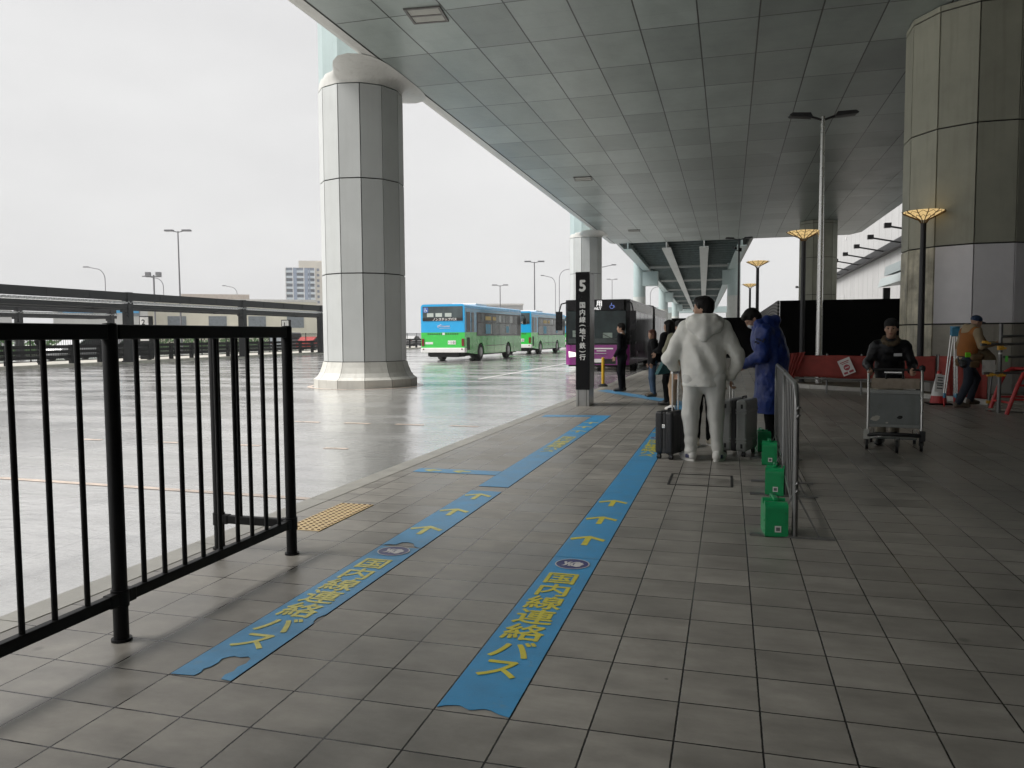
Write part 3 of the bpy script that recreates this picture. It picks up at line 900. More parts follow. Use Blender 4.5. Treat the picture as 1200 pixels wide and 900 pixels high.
for yy in [1.62, 1.78, 1.94, 2.1, 2.26, 2.42, 2.58, 2.755] + [3.105, 3.25, 3.40, 3.55, 3.70, 3.86, 4.0, 4.15, 4.29]:
    mb = MB(); mb.lathe([(.0125, .22), (.0125, HP - .06)], 10, None, True, fl(fx, yy, 0)); part("bar", mb, rail, M_BLACK)
for xx in (-3.13, -2.94):
    mb = MB(); mb.lathe([(.0125, .22), (.0125, HP - .06)], 10, None, True, fl(xx, 4.43, 0)); part("bar", mb, rail, M_BLACK)

# ------------------------------------------------------------------ pylon sign 5
M_SIGNB = mat("black_sign_face", (.004, .004, .005), .3, var=.1, spec=.2)
M_SS = mat("brushed_steel", (.42, .42, .41), .34, metal=.85, var=.1, vscale=5, streak=.2)
M_SSD = mat("dark_steel_cladding", (.16, .165, .17), .35, metal=.7, var=.15, vscale=2)
M_WHITE = mat("white_lettering", (.82, .82, .80), .5, var=.04)
py = thing("pylon_sign", "tall black pylon sign reading 5 at the platform edge", "sign", (-2.92, 15.13, 0), R(2))
mb = MB(); mb.box(.006, .262, .006, .70, 0, .33); part("plinth", mb, py, M_SS, bevel=.004)
mb = MB(); mb.box(.05, .058, -.001, .005, 0, .33); mb.box(.205, .213, -.001, .005, 0, .33); part("plinth_groove", mb, py, M_BLACK)
mb = MB(); mb.box(0, .27, 0, .71, .332, 2.65, M_SSD); part("cabinet", mb, py, M_SSD, bevel=.004)
mb = MB(); mb.box(.0, .27, -.012, -.001, .332, 2.65); part("front_face", mb, py, M_SIGNB, bevel=.003)
mb = MB()
for z0, z1 in ((.34, .92), (.93, 1.05), (1.06, 1.95), (1.96, 2.1), (2.11, 2.62)):
    mb.box(.271, .277, .03, .69, z0, z1)
part("side_panel", mb, py, mat("grey_side_panel", (.25, .255, .26), .3, metal=.6, var=.2, vscale=1.5), bevel=.002)
Ms = frame((.135, -.0135, 2.38), (1, 0, 0), (0, 0, 1))
mb = MB(); add_text(mb, "5", .30, Ms, None, ext=.0012, bold=.012, sx=.95); part("number", mb, py, M_WHITE)
mb = MB()
z = 2.06
for ch in "国内線(地下鉄)行":
    if ch in "()":
        M = frame((.135, -.0135, z - .035), (0, 0, -1), (1, 0, 0)); add_text(mb, ch, .13, M, None, ext=.0012, bold=.003); z -= .085
    else:
        M = frame((.135, -.0135, z - .06), (1, 0, 0), (0, 0, 1)); add_text(mb, ch, .125, M, None, ext=.0012, bold=.0035); z -= .142
part("lettering", mb, py, M_WHITE)

# yellow bollard
bo = thing("bollard", "yellow flexible bollard on a black rubber base at the kerb", "bollard", (-3.3, 21.0, 0))
mb = MB(); mb.lathe([(.13, .002), (.13, .03), (.1, .055), (.07, .075)], 20); part("base", mb, bo, mat("black_rubber", (.02, .02, .02), .8))
mb = MB(); mb.lathe([(.043, .075), (.043, .76), (.036, .79), (.001, .80)], 16); part("post", mb, bo, mat("yellow_plastic", (.70, .42, .02), .4, var=.12))

# ------------------------------------------------------------------ steel crowd barriers with green water weights
M_GALV = mat("galvanised_tube", (.24, .24, .235), .35, metal=.8, var=.12, vscale=9)
def barrier(label, p, rz, L, H=1.06):
    t = thing("crowd_barrier", label, "barrier", p, rz, "steel crowd barriers")
    r = .019
    pts = [(0, 0, .16), (0, 0, H - .2)]
    for k in range(7):
        a = k / 6 * PI / 2; pts.append((0, .2 - .2 * math.cos(a), H - .2 + .2 * math.sin(a)))
    for k in range(7):
        a = k / 6 * PI / 2; pts.append((0, L - .2 + .2 * math.sin(a), H - .2 + .2 * math.cos(a)))
    pts += [(0, L, .16)]
    mb = MB(); mb.tube(pts, r, 10); mb.tube([(0, .0, .18), (0, L, .18)], .015, 8)
    part("frame", mb, t, M_GALV)
    n = int(L / .245)
    for k in range(1, n):
        y = L * k / n
        top = H if .2 < y < L - .2 else H - .2 + math.sqrt(max(.001, .04 - (.2 - min(y, L - y)) ** 2))
        mb = MB(); mb.tube([(0, y, .19), (0, y, top - .012)], .0058, 8); part("bar", mb, t, M_GALV)
    for y in (.02, L - .02 if L < 1.6 else 1.47):
        mb = MB(); mb.box(-.30, .26, y - .03, y + .03, .002, .014)
        mb.beam((-.16, y, .016), (-.012, y, .30), .02, .012); mb.beam((.16, y, .016), (.012, y, .30), .02, .012)
        mb.tube([(0, y, .014), (0, y, .18)], .02, 8)
        part("foot", mb, t, M_GALV)
    mb = MB()
    for z in (.32, .84):
        for dz in (0, .055):
            mb.tube([(.0, -.018, z + dz), (.0, -.05, z + dz + .008), (.012, -.058, z + dz + .03), (.02, -.03, z + dz + .02)], .0075, 6)
    part("hook", mb, t, M_GALV)
    return t
barrier("steel crowd barrier nearest the camera, green weights along its foot", (.455, 5.64, 0), R(-1.5), 1.95)
barrier("second steel crowd barrier, next to the person in the blue coat", (.52, 7.72, 0), R(-1), 2.1, 1.05)

M_GREEN = mat("green_plastic", (.006, .30, .10), .33, var=.1, vscale=12, bump=.03, bscale=60, coat=.15)
wear(M_GREEN, (.03, .05, .03), 16.0, .56, .70, .6); wear(M_GREEN, (.25, .42, .3), 40.0, .66, .72, .5)
M_GREENCAP = mat("dark_green_cap", (.004, .16, .06), .4)
def can(label, p, rz, s=1.0):
    t = thing("water_weight", label, "weight", p, rz, "green water weights by the barrier feet")
    h, w, d = .245, .155, .27
    mb = MB()
    prof = [(-d / 2, .0), (d / 2, 0), (d / 2, h * .70), (d / 2 - .03, h * .94), (d * .22, h), (d * .12, h), (d * .08, h * .86), (-d * .16, h * .86), (-d * .2, h), (-d / 2 + .03, h), (-d / 2, h * .9)]
    mb.prism([(a, b) for a, b in prof], -w / 2, w / 2, 'x')
    part("body", mb, t, M_GREEN, bevel=.016, segs=3)
    mb = MB()
    mb.box(-.017, .017, -d * .26, d * .22, h * 1.0, h * 1.09); part("handle", mb, t, M_GREEN, bevel=.008)
    mb = MB(); mb.lathe([(.024, 0), (.024, .022), (.018, .026), (.0005, .026)], 14, None, True, (0, d * .34, h * .985)); part("cap", mb, t, M_GREENCAP)
    mb = MB(); mb.box(-.012, .03, -d / 2 - .0025, -d / 2 + .001, h * .16, h * .34); part("label_sticker", mb, t, mat("white_sticker", (.7, .7, .68), .5, var=.1))
    mb = MB()
    mb.box(-.004, .022, -d / 2 - .0035, -d / 2 - .0024, h * .2, h * .30); part("sticker_print", mb, t, mat("sticker_print", (.12, .13, .13), .5))
    for s2 in (-1, 1):
        for z in (.12, .42):
            mb = MB(); mb.box(s2 * (w / 2) - .004, s2 * (w / 2) + .004, -d * .36, d * .3, h * z, h * (z + .08)); part("rib", mb, t, M_GREEN, bevel=.003)
    return t
can("green plastic water weight nearest the camera, at the end of the barrier", (.325, 5.76, 0), R(4))
can("green water weight second from the camera, beside the barrier's other foot", (.41, 7.21, 0), R(-6))
can("green water weight third from the camera, in front of the grey suitcase", (.44, 8.86, 0), R(-3))
can("green water weight farthest from the camera, by the hem of the blue coat", (.40, 9.85, 0), R(10))

# ------------------------------------------------------------------ suitcases
def wheels(t, w, d, m):
    for sx in (-1, 1):
        for sy in (-1, 1):
            mb = MB()
            mb.box(sx * (w / 2 - .04) - .016, sx * (w / 2 - .04) + .016, sy * (d / 2 - .04) - .02, sy * (d / 2 - .04) + .02, .035, .07)
            for o in (-.012, .012):
                mb.tube([(sx * (w / 2 - .04) + o - .007, sy * (d / 2 - .04), .026), (sx * (w / 2 - .04) + o + .007, sy * (d / 2 - .04), .026)], .026, 14, None)
            part("wheel", mb, t, m)
M_CASEB = mat("black_case_shell", (.010, .010, .011), .35, var=.2, vscale=8, bump=.04, bscale=200)
M_TRIM = mat("black_plastic_trim", (.018, .018, .019), .5)
M_ALU = mat("aluminium_tube", (.62, .62, .6), .28, metal=.9, var=.06)
sc = thing("suitcase", "small black cabin suitcase with raised handle beside the white tracksuit", "suitcase", (-.635, 9.03, 0), R(-22), "rolling suitcases")
mb = MB(); mb.box(-.115, -.005, -.18, .18, .06, .55); part("shell", mb, sc, M_CASEB, bevel=.035, segs=4)
mb = MB(); mb.box(.005, .115, -.18, .18, .06, .55); part("shell", mb, sc, M_CASEB, bevel=.035, segs=4)
mb = MB(); mb.box(-.02, .02, -.172, .172, .068, .542); part("zip", mb, sc, mat("zip_dark", (.03, .03, .03), .6), bevel=.01)
mb = MB()
for i in range(4):
    mb.box(-.1175, -.1145, -.13 + i * .075, -.10 + i * .075, .12, .49); mb.box(.1145, .1175, -.13 + i * .075, -.10 + i * .075, .12, .49)
part("rib", mb, sc, M_CASEB, bevel=.001)
mb = MB(); mb.tube([(0, -.07, .548), (0, -.065, .572), (0, .065, .572), (0, .07, .548)], .009, 8); part("grab_handle", mb, sc, M_TRIM)
mb = MB(); mb.box(-.02, .02, -.185, -.178, .36, .40); part("lock", mb, sc, M_ALU, bevel=.004)
mb = MB()
for y in (-.075, .075): mb.tube([(.055, y, .545), (.055, y, .97)], .0085, 8)
mb.tube([(.055, -.095, .985), (.055, .095, .985)], .014, 10); part("pull_handle", mb, sc, M_ALU)
wheels(sc, .23, .36, M_TRIM)

M_CASEG = mat("grey_case_shell", (.30, .305, .30), .36, metal=.25, var=.1, vscale=5, bump=.03, bscale=150)
wear(M_CASEG, (.14, .14, .135), 10.0, .58, .7, .5)
sg = thing("suitcase", "big silver grey hard suitcase with a black band, held by the man in white", "suitcase", (.13, 9.5, 0), R(-17), "rolling suitcases")
Hc = .66
for s in (-1, 1):
    mb = MB(); mb.box(min(s * .025, s * .15), max(s * .025, s * .15), -.24, .24, .06, Hc); part("shell", mb, sg, M_CASEG, bevel=.03, segs=4)
    for z in (.16, .195, .50, .535):
        mb = MB(); mb.box(min(s * .024, s * .1525), max(s * .024, s * .1525), -.2425, .2425, z, z + .018); part("rib", mb, sg, M_CASEG, bevel=.003)
    for z in (.10, .56):
        mb = MB(); mb.box(s * .095 - .012, s * .095 + .012, -.246, -.239, z, z + .05); part("latch", mb, sg, M_TRIM, bevel=.003)
mb = MB(); mb.box(-.028, .028, -.236, .236, .065, Hc - .004); part("band", mb, sg, M_TRIM, bevel=.008)
mb = MB(); mb.tube([(.03, .0, Hc - .002), (.035, .01, Hc + .02), (.035, .15, Hc + .02), (.03, .16, Hc - .002)], .009, 8); part("grab_handle", mb, sg, M_TRIM)
mb = MB()
for y in (-.085, .04): mb.tube([(-.09, y, Hc - .005), (-.09, y, .965)], .008, 8)
mb.tube([(-.09, -.105, .975), (-.09, .06, .975)], .013, 10); part("pull_handle", mb, sg, M_ALU)
wheels(sg, .30, .48, M_TRIM)

# ------------------------------------------------------------------ luggage cart
M_CARTG = mat("grey_cart_panel", (.19, .205, .20), .45, var=.16, vscale=5, streak=.3)
wear(M_CARTG, (.09, .08, .07), 8.0, .56, .7, .6)
M_PALEGREY = mat("pale_grey_plastic", (.50, .50, .47), .5)
ct = thing("luggage_cart", "grey airport luggage cart with steel uprights being pushed towards the camera", "luggage cart", (1.93, 10.18, 0), R(-9.5))
wv = .29
for s in (-1, 1):
    mb = MB(); mb.tube([(s * wv, .0, .22), (s * wv, .02, .60), (s * wv, .08, .93), (s * wv, .14, .97)], .0165, 10); part("upright", mb, ct, M_ALU)
    mb = MB(); mb.lathe([(.001, -.045), (.032, -.03), (.038, 0), (.032, .03), (.001, .045)], 14, None, True, (s * wv, .15, .985)); part("handle_knob", mb, ct, M_TRIM)
mb = MB(); mb.box(-.272, .272, -.004, .012, .30, .72); part("front_panel", mb, ct, M_CARTG, bevel=.004)
mb = MB(); mb.box(-.272, .272, -.016, .016, .685, .735); part("panel_rail", mb, ct, mat("cart_rail", (.26, .27, .26), .4, metal=.3), bevel=.004)
mb = MB(); mb.box(-.272, .272, -.016, .016, .28, .315); part("panel_rail", mb, ct, mat("cart_rail", (.26, .27, .26), .4, metal=.3), bevel=.004)
mb = MB()
for px_, pz, w_, h_ in ((-.21, .38, .05, .03), (-.19, .40, .035, .02), (-.08, .335, .015, .01)):
    mb.add([(px_ + w_ * math.cos(2 * PI * k / 9) * (1 + .3 * math.sin(3 * k)), -.0055, pz + h_ * math.sin(2 * PI * k / 9)) for k in range(9)], [tuple(range(9))])
part("worn_patch", mb, ct, mat("bare_metal_patch", (.55, .53, .47), .5))
mb = MB()
mb.add([(.06 + .03 * math.cos(2 * PI * k / 7) * (1 + .4 * math.sin(2 * k)), -.0055, .405 + .022 * math.sin(2 * PI * k / 7)) for k in range(7)], [tuple(range(7))])
part("dirt_patch", mb, ct, M_BLACK)
mb = MB(); mb.box(-.26, .265, .05, .062, .745, .87); part("basket_board", mb, ct, mat("worn_beige_board", (.33, .27, .21), .6, var=.3, vscale=8, streak=.4), bevel=.003)
mb = MB(); mb.tube([(-.10, .04, .865), (-.10, .06, .925), (.08, .06, .925), (.08, .04, .865)], .011, 8); mb.tube([(-wv, .17, .97), (wv, .17, .97)], .016, 10); part("handle_bar", mb, ct, M_TRIM)
mb = MB(); mb.box(-.12, .07, .035, .047, .935, .95); part("handle_plate", mb, ct, M_ALU)
for s in (-1, 1):
    mb = MB(); mb.beam((s * .285, .02, .2), (s * .27, .80, .17), .035, .03); part("side_frame", mb, ct, M_ALU, bevel=.006)
mb = MB(); mb.box(-.25, .25, .08, .26, .125, .145); part("luggage_deck", mb, ct, M_CARTG, bevel=.004)
mb = MB(); mb.tube([(-.30, -.02, .175), (-.18, -.10, .205), (0, -.12, .21), (.18, -.10, .205), (.30, -.02, .19)], .024, 8); part("front_bumper", mb, ct, M_TRIM)
mb = MB(); mb.box(-.335, -.27, -.05, .01, .13, .25); part("corner_block", mb, ct, M_PALEGREY, bevel=.006)
mb = MB(); mb.box(.27, .335, -.05, .01, .13, .25); part("corner_block", mb, ct, M_TRIM, bevel=.006)
mb = MB(); mb.beam((-.31, -.01, .14), (-.12, -.06, .185), .045, .025); part("brace", mb, ct, M_ALU, bevel=.004)
for (x_, y_, r_) in ((-.295, .03, .062), (.295, .03, .072), (.03, -.18, .075), (-.25, .72, .06), (.25, .72, .06)):
    mb = MB(); mb.tube([(x_ - .016, y_, r_), (x_ + .016, y_, r_)], r_, 18); mb.box(x_ - .026, x_ - .02, y_ - .02, y_ + .02, r_, .18); mb.box(x_ + .02, x_ + .026, y_ - .02, y_ + .02, r_, .18)
    part("castor", mb, ct, M_TRIM)

# ------------------------------------------------------------------ right hand side: hoarding, netting, lamps, building site
def m_wavy():
    m = bpy.data.materials.new("wavy_line_board"); m.use_nodes = True
    nt = m.node_tree; b = nt.nodes['Principled BSDF']; L = nt.links.new
    t = nd(nt, "ShaderNodeTexCoord"); mp_ = nd(nt, "ShaderNodeMapping")
    mp_.inputs['Scale'].default_value = (0, .42, 3.2); mp_.inputs['Location'].default_value = (0, -1.5, -4.0)
    L(t.outputs['Object'], mp_.inputs[0])
    w = nd(nt, "ShaderNodeTexWave", wave_type='RINGS', rings_direction='SPHERICAL'); w.inputs['Scale'].default_value = 1.15; w.inputs['Distortion'].default_value = 1.2
    w.inputs['Detail'].default_value = 1; w.inputs['Detail Scale'].default_value = .4
    L(mp_.outputs[0], w.inputs['Vector'])
    r = nd(nt, "ShaderNodeValToRGB"); r.color_ramp.elements[0].position = .35; r.color_ramp.elements[0].color = (.02, .02, .02, 1)
    r.color_ramp.elements[1].position = .75; r.color_ramp.elements[1].color = (.17, .165, .155, 1)
    L(w.outputs['Fac'], r.inputs[0]); L(r.outputs[0], b.inputs['Base Color']); b.inputs['Roughness'].default_value = .6
    return m
hd = thing("hoarding", "big black site hoarding with a wavy line pattern on its end, behind the red netting", "hoarding", (1.36, 23.0, 0))
M_HB = mat("black_hoarding", (.002, .002, .002), .8, var=.2, spec=.1)
mb = MB(); mb.box(.012, 8.5, 0, .1, .32, 2.33); part("front_board", mb, hd, M_HB)
mb = MB(); mb.box(-.06, .0, -.01, 15, .32, 2.33); part("side_board", mb, hd, m_wavy())
mb = MB(); mb.box(-.09, 8.5, -.03, .14, .05, .315); mb.box(-.09, .14, .145, 15, .05, .315); part("footing", mb, hd, M_KERB)
hd2 = thing("hoarding", "long low black hoarding closing the platform behind the queue, beyond the coach", "hoarding", (-3.15, 45, 0))
mb = MB(); mb.box(0, 4.6, 0, .1, .05, 2.3); part("board", mb, hd2, M_HB)
mb = MB()
for k in range(4): mb.box(.3 + k * 1.3, .36 + k * 1.3, .1, .9, 0, 2.0)
part("support", mb, hd2, M_TRIM)

M_NET = mat("red_site_netting", (.30, .045, .035), .75, var=.22, vscale=5, bump=.25, bscale=180)
nt_ = thing("site_netting", "low red site netting strung in front of the black hoarding", "barrier netting", (1.55, 19.85, 0))
P0, P1 = Vector((1.50, 19.75, 0)), Vector((4.35, 18.75, 0))
def netpt(u, z): 
    p = P0.lerp(P1, u); n = Vector((.33, .94, 0))
    return p + n * (.004 * math.sin(u * 37) + .012 * math.sin(u * 9 + z * 5)) + Vector((0, 0, z))
mb = MB(); vs, fs = [], []
NU, NZ = 90, 6
for i in range(NU + 1):
    u = i / NU
    for k in range(NZ + 1):
        top = .90 - .012 * abs(math.sin(u * 9.4))
        bot = .37 + .012 * math.sin(u * 11)
        vs.append(netpt(u, bot + (top - bot) * k / NZ) - Vector((1.55, 19.85, 0)))
for i in range(NU):
    for k in range(NZ):
        a = i * (NZ + 1) + k; fs.append((a, a + NZ + 1, a + NZ + 2, a + 1))
mb.add(vs, fs, None, True)
o = part("net", mb, nt_, M_NET); sd = o.modifiers.new("thickness", 'SOLIDIFY'); sd.thickness = .006
mb = MB(); vs, fs = [], []     # the loose end gathered in folds down to the ground
NU, NZ = 110, 14
for i in range(NU + 1):
    u = i / NU
    for k in range(NZ + 1):
        v = k / NZ
        w_ = .42 - .22 * v
        x = 1.55 - .22 * v + (u - .5) * w_; y = 19.62 - .1 * v + (.03 * math.sin(u * 31 + v * 2) + .018 * math.sin(u * 57 + 5 * v) + .012 * math.sin(u * 13 - v * 7)) * (.5 + v * .5)
        vs.append(Vector((x, y, .93 - v * .80 + .04 * u)) - Vector((1.55, 19.85, 0)))
for i in range(NU):
    for k in range(NZ):
        a = i * (NZ + 1) + k; fs.append((a, a + NZ + 1, a + NZ + 2, a + 1))
mb.add(vs, fs, None, True)
o = part("gathered_net", mb, nt_, M_NET); sd = o.modifiers.new("thickness", 'SOLIDIFY'); sd.thickness = .008
for u in (.0, .25, .5, .75, 1.0):
    p = P0.lerp(P1, u) - Vector((1.55, 19.85, 0)) + Vector((.02, .05, 0))
    mb = MB(); mb.tube([(p.x, p.y, 0), (p.x, p.y, .93)], .022, 8); part("stake", mb, nt_, M_GALV)
mb = MB(); a = P0 - Vector((1.55, 19.85, 0)); b_ = P1 - Vector((1.55, 19.85, 0)); mb.tube([(a.x, a.y + .03, .34), (b_.x, b_.y + .03, .34)], .02, 8); part("lower_rail", mb, nt_, M_GALV)
nt2 = thing("site_netting", "red site netting behind the traffic cone at the foot of the beige pillar", "barrier netting", (4.0, 18.4, 0))
mb = MB(); vs, fs = [], []
for i in range(31):
    u = i / 30
    for k in range(8):
        v = k / 7
        vs.append((.25 + .75 * u, -.35 - .55 * u + .04 * math.sin(u * 22 + v), .12 + .8 * v - .1 * u * (1 - v)))
for i in range(30):
    for k in range(7):
        a = i * 8 + k; fs.append((a, a + 8, a + 9, a + 1))
mb.add(vs, fs, None, True); o = part("net", mb, nt2, M_NET); sd = o.modifiers.new("thickness", 'SOLIDIFY'); sd.thickness = .006
for u in (0, 1):
    mb = MB(); mb.tube([(.25 + .75 * u, -.31 - .55 * u, 0), (.25 + .75 * u, -.31 - .55 * u, .95)], .02, 8); part("stake", mb, nt2, M_GALV)
# notice on the netting
nc = thing("notice", "white paper notice with red print tied crooked on the red netting", "notice", (2.62, 19.27, .64), R(-19))
Mr = Matrix.Rotation(R(-24), 4, 'Y')
mb = MB(); mb.box(-.14, .14, -.006, .0, -.19, .19, None, Mr); part("paper", mb, nc, mat("notice_paper", (.72, .70, .68), .6))
mb = MB()
mb.box(-.10, .10, -.009, -.0065, .11, .13, None, Mr); mb.box(-.08, .08, -.009, -.0065, .075, .09, None, Mr)
mb.add([Mr @ Vector((.07 * math.cos(2 * PI * k / 20), -.008, -.02 + .07 * math.sin(2 * PI * k / 20))) for k in range(20)], [tuple(range(20))])
mb.box(-.11, -.02, -.009, -.0065, -.16, -.11, None, Mr); mb.box(.01, .11, -.009, -.0065, -.16, -.11, None, Mr)
part("print", mb, nc, mat("notice_red", (.40, .06, .08), .6))
mb = MB(); mb.box(-.045, .045, -.0105, -.0092, -.03, -.01, None, Mr); part("bar_symbol", mb, nc, mat("notice_paper", (.72, .70, .68), .6))

# torch lamps
M_POLE = mat("dark_lamp_pole", (.035, .035, .038), .45, metal=.3, var=.2)
M_AMBER = mat("amber_lamp_glass", (.78, .58, .24), .35, var=.4, vscale=14, emit=(1.0, .70, .32), es=.15)
M_BRONZE = mat("bronze_lattice", (.16, .10, .04), .4, metal=.6)
GT = "torch shaped lamps with shallow amber bowls"
def torch(label, x, y, H=4.3):
    t = thing("torch_lamp", label, "lamp", (x, y, 0), 0, GT)
    mb = MB(); mb.tube([(0, 0, 0), (0, 0, H - .25)], [.075, .06], 14); mb.lathe([(.13, 0), (.13, .05), (.09, .09)], 16); part("pole", mb, t, M_POLE)
    mb = MB(); mb.lathe([(.03, H - .17), (.10, H - .145), (.26, H - .075), (.40, H - .012), (.425, H), (.41, H + .015), (.3, H + .03), (.001, H + .035)], 28, None, True); part("bowl", mb, t, M_AMBER)
    mb = MB()
    for k in range(12):
        a = 2 * PI * k / 12; pts = []
        for r, z in ((.055, H - .25), (.11, H - .172), (.275, H - .092), (.43, H - .015), (.455, H + .02)):
            pts.append((r * math.cos(a), r * math.sin(a), z))
        mb.tube(pts, .010, 6)
        for r, z in ((.20, H - .128), (.36, H - .055)):
            a2 = 2 * PI * (k + 1) / 12; a1 = (a + a2) / 2
            mb.tube([(r * math.cos(a), r * math.sin(a), z), ((r + .06) * math.cos(a1), (r + .06) * math.sin(a1), z + .05), (r * math.cos(a2), r * math.sin(a2), z)], .006, 5)
    part("lattice", mb, t, M_BRONZE)
torch("lit torch lamp in front of the huge beige pillar, its bowl highest in view", 4.2, 19.5, 4.12)
torch("lit torch lamp beside the tall steel lamp post", 1.94, 22.7, 4.17)
torch("lit torch lamp above the person in the blue coat", 1.09, 33.0, 4.3)
torch("smallest and farthest torch lamp, left of the others", 1.17, 48.0, 4.3)

# tall twin headed lamp posts
def twin_lamp(label, x, y, H, m, rz=0, cam_=False):
    t = thing("street_lamp", label, "lamp post", (x, y, 0), rz, "tall twin headed lamp posts")
    mb = MB(); mb.tube([(0, 0, 0), (0, 0, 1.2), (0, 0, H)], [.095, .09, .05], 16); part("pole", mb, t, m)
    mb = MB(); mb.box(-.11, .11, -.13, -.02, .38, .82); part("service_box", mb, t, mat("service_box_grey", (.30, .30, .29), .5, var=.15), bevel=.01)
    mb = MB(); mb.box(-.06, .06, -.134, -.131, .50, .62); part("service_plate", mb, t, M_BLACK)
    for s in (-1, 1):
        mb = MB(); mb.tube([(0, 0, H - .1), (s * .25, 0, H - .01), (s * .32, 0, H)], .03, 8); part("arm", mb, t, M_POLE)
        mb = MB(); mb.prism([(s * .28, H - .03), (s * .85, H + .02), (s * .88, H + .06), (s * .80, H + .11), (s * .34, H + .09)][::s], -.13, .13, 'y'); part("lamp_head", mb, t, M_POLE, bevel=.025, segs=2)
    if cam_:
        mb = MB(); mb.tube([(0, 0, H - .75), (-.22, -.05, H - .75)], .025, 8); mb.beam((-.20, -.28, H - .66), (-.34, .1, H - .55), .14, .14); mb.box(-.06, .16, -.2, -.06, H - .85, H - .62)
        part("camera_head", mb, t, M_BLACK, bevel=.01)
    return t
twin_lamp("tall pale steel twin lamp post behind the red netting", 2.35, 23.2 - .75, 7.16, M_ALU, R(8))
twin_lamp("dark twin lamp post with a camera on it, beyond the torch lamps", .58, 53.5, 7.62, M_POLE, R(3), True)

# cone, tripod, pipe barrier, red trestle, wooden ramp
M_ORED = mat("cone_red", (.45, .03, .03), .45, var=.12)
M_CW = mat("cone_white", (.68, .68, .66), .45, var=.1)
cn = thing("traffic_cone", "red and white traffic cone carrying a white paper notice", "traffic cone", (4.0, 16.95, 0))
mb = MB(); mb.box(-.21, .21, -.21, .21, .0, .03); part("base", mb, cn, M_BLACK, bevel=.01)
mb = MB(); mb.lathe([(.155, .03), (.135, .17)], 24); mb.lathe([(.045, .60), (.03, .665), (.001, .67)], 24); part("body", mb, cn, M_ORED)
mb = MB(); mb.lathe([(.135, .17), (.118, .28)], 24, caps=False); part("reflective_sleeve", mb, cn, M_CW)
mb = MB(); mb.lathe([(.118, .28), (.045, .60)], 24, caps=False); part("upper_sleeve", mb, cn, M_CW)
Mk = Matrix.Translation((-.01, -.115, .42)) @ Matrix.Rotation(R(-12), 4, 'X') @ Matrix.Rotation(R(6), 4, 'Y')
mb = MB(); mb.box(-.085, .085, -.004, .0, -.17, .17, None, Mk); part("paper_notice", mb, cn, mat("notice_paper", (.72, .70, .68), .6))
mb = MB()
for z, w_ in ((.11, .05), (.06, .045), (.0, .06), (-.04, .05), (-.10, .05)): mb.box(-w_, w_, -.007, -.0045, z - .012, z + .012, None, Mk)
part("print", mb, cn, mat("notice_black", (.05, .05, .05), .6))

tr = thing("tripod", "folded surveying tripod with silver legs and blue head beside the worker", "tripod", (4.13, 16.45, 0))
M_TBL = mat("tripod_blue", (.05, .24, .40), .4)
mb = MB(); mb.box(-.07, .07, -.06, .06, 1.34, 1.5); mb.lathe([(.085, 1.5), (.085, 1.53)], 16); part("head", mb, tr, M_TBL, bevel=.012)
for dx, dy in ((-.16, -.05), (.03, -.1), (.06, .12)):
    mb = MB()
    for o_ in (-.022, .022): mb.tube([(dx * .3 + o_, dy * .3, 1.36), (dx + o_ * .7, dy, .22)], .013, 8)
    part("leg", mb, tr, M_ALU)
    mb = MB(); mb.tube([(dx, dy, .26), (dx, dy, .16)], .026, 8); part("leg_clamp", mb, tr, M_TBL)
    mb = MB(); mb.tube([(dx, dy, .17), (dx, dy, .0)], [.03, .012], 8); part("leg_tip", mb, tr, M_ORED)

M_PIPE = mat("scaffold_pipe", (.17, .17, .165), .4, metal=.6, var=.25, vscale=7)
M_CLAMP = mat("yellow_pipe_clamp", (.62, .33, .03), .45)
pb = thing("pipe_barrier", "grey scaffold pipe barrier with yellow clamps at the right edge", "barrier", (4.56, 15.3, 0))
mb = MB(); mb.tube([(0, 0, 0), (0, 0, 1.56)], .032, 14); part("post", mb, pb, M_PIPE)
mb = MB(); mb.tube([(3.2, 1.2, 0), (3.2, 1.2, 1.5)], .032, 14); part("post", mb, pb, M_PIPE)
for z0, z1, x0 in ((1.34, 1.38, .0), (1.2, 1.24, -.35), (.98, 1.0, .05), (.70, .72, -.3)):
    mb = MB(); mb.tube([(x0, -.03 + x0 * .37, z0), (3.4, 1.22, z1)], .024, 10); part("pipe", mb, pb, M_PIPE)
for (x_, y_, z_) in ((0, 0, 1.14), (0, 0, .67), (-.27, -.1, 1.23), (-.17, -.06, .68), (.95, .35, 1.22)):
    mb = MB(); mb.box(x_ - .042, x_ + .042, y_ - .045, y_ + .045, z_ - .038, z_ + .038); mb.tube([(x_ - .02, y_ - .05, z_ + .01), (x_ + .075, y_ - .055, z_ - .01)], .02, 8); part("clamp", mb, pb, M_CLAMP, bevel=.012)
mb = MB(); mb.lathe([(.0335, 1.03), (.0335, 1.06)], 14); part("white_tape", mb, pb, M_CW)
mb = MB(); mb.box(.07, .11, -.04, -.02, .90, 1.0); part("green_tag", mb, pb, mat("lime_tag", (.12, .6, .08), .5))
mb = MB(); mb.box(-.30, -.1, -.10, -.09, .70, .93); part("plastic_sheet", mb, pb, mat("cloudy_plastic", (.45, .43, .40), .4, var=.3, vscale=9))
mb = MB(); mb.tube([(.06, .75, .12), (.10, .76, .68)], .022, 10); part("short_stake", mb, pb, M_PIPE)
mb = MB(); mb.box(.02, .10, .71, .79, .1, .16); part("stake_clamp", mb, pb, M_CLAMP, bevel=.012)

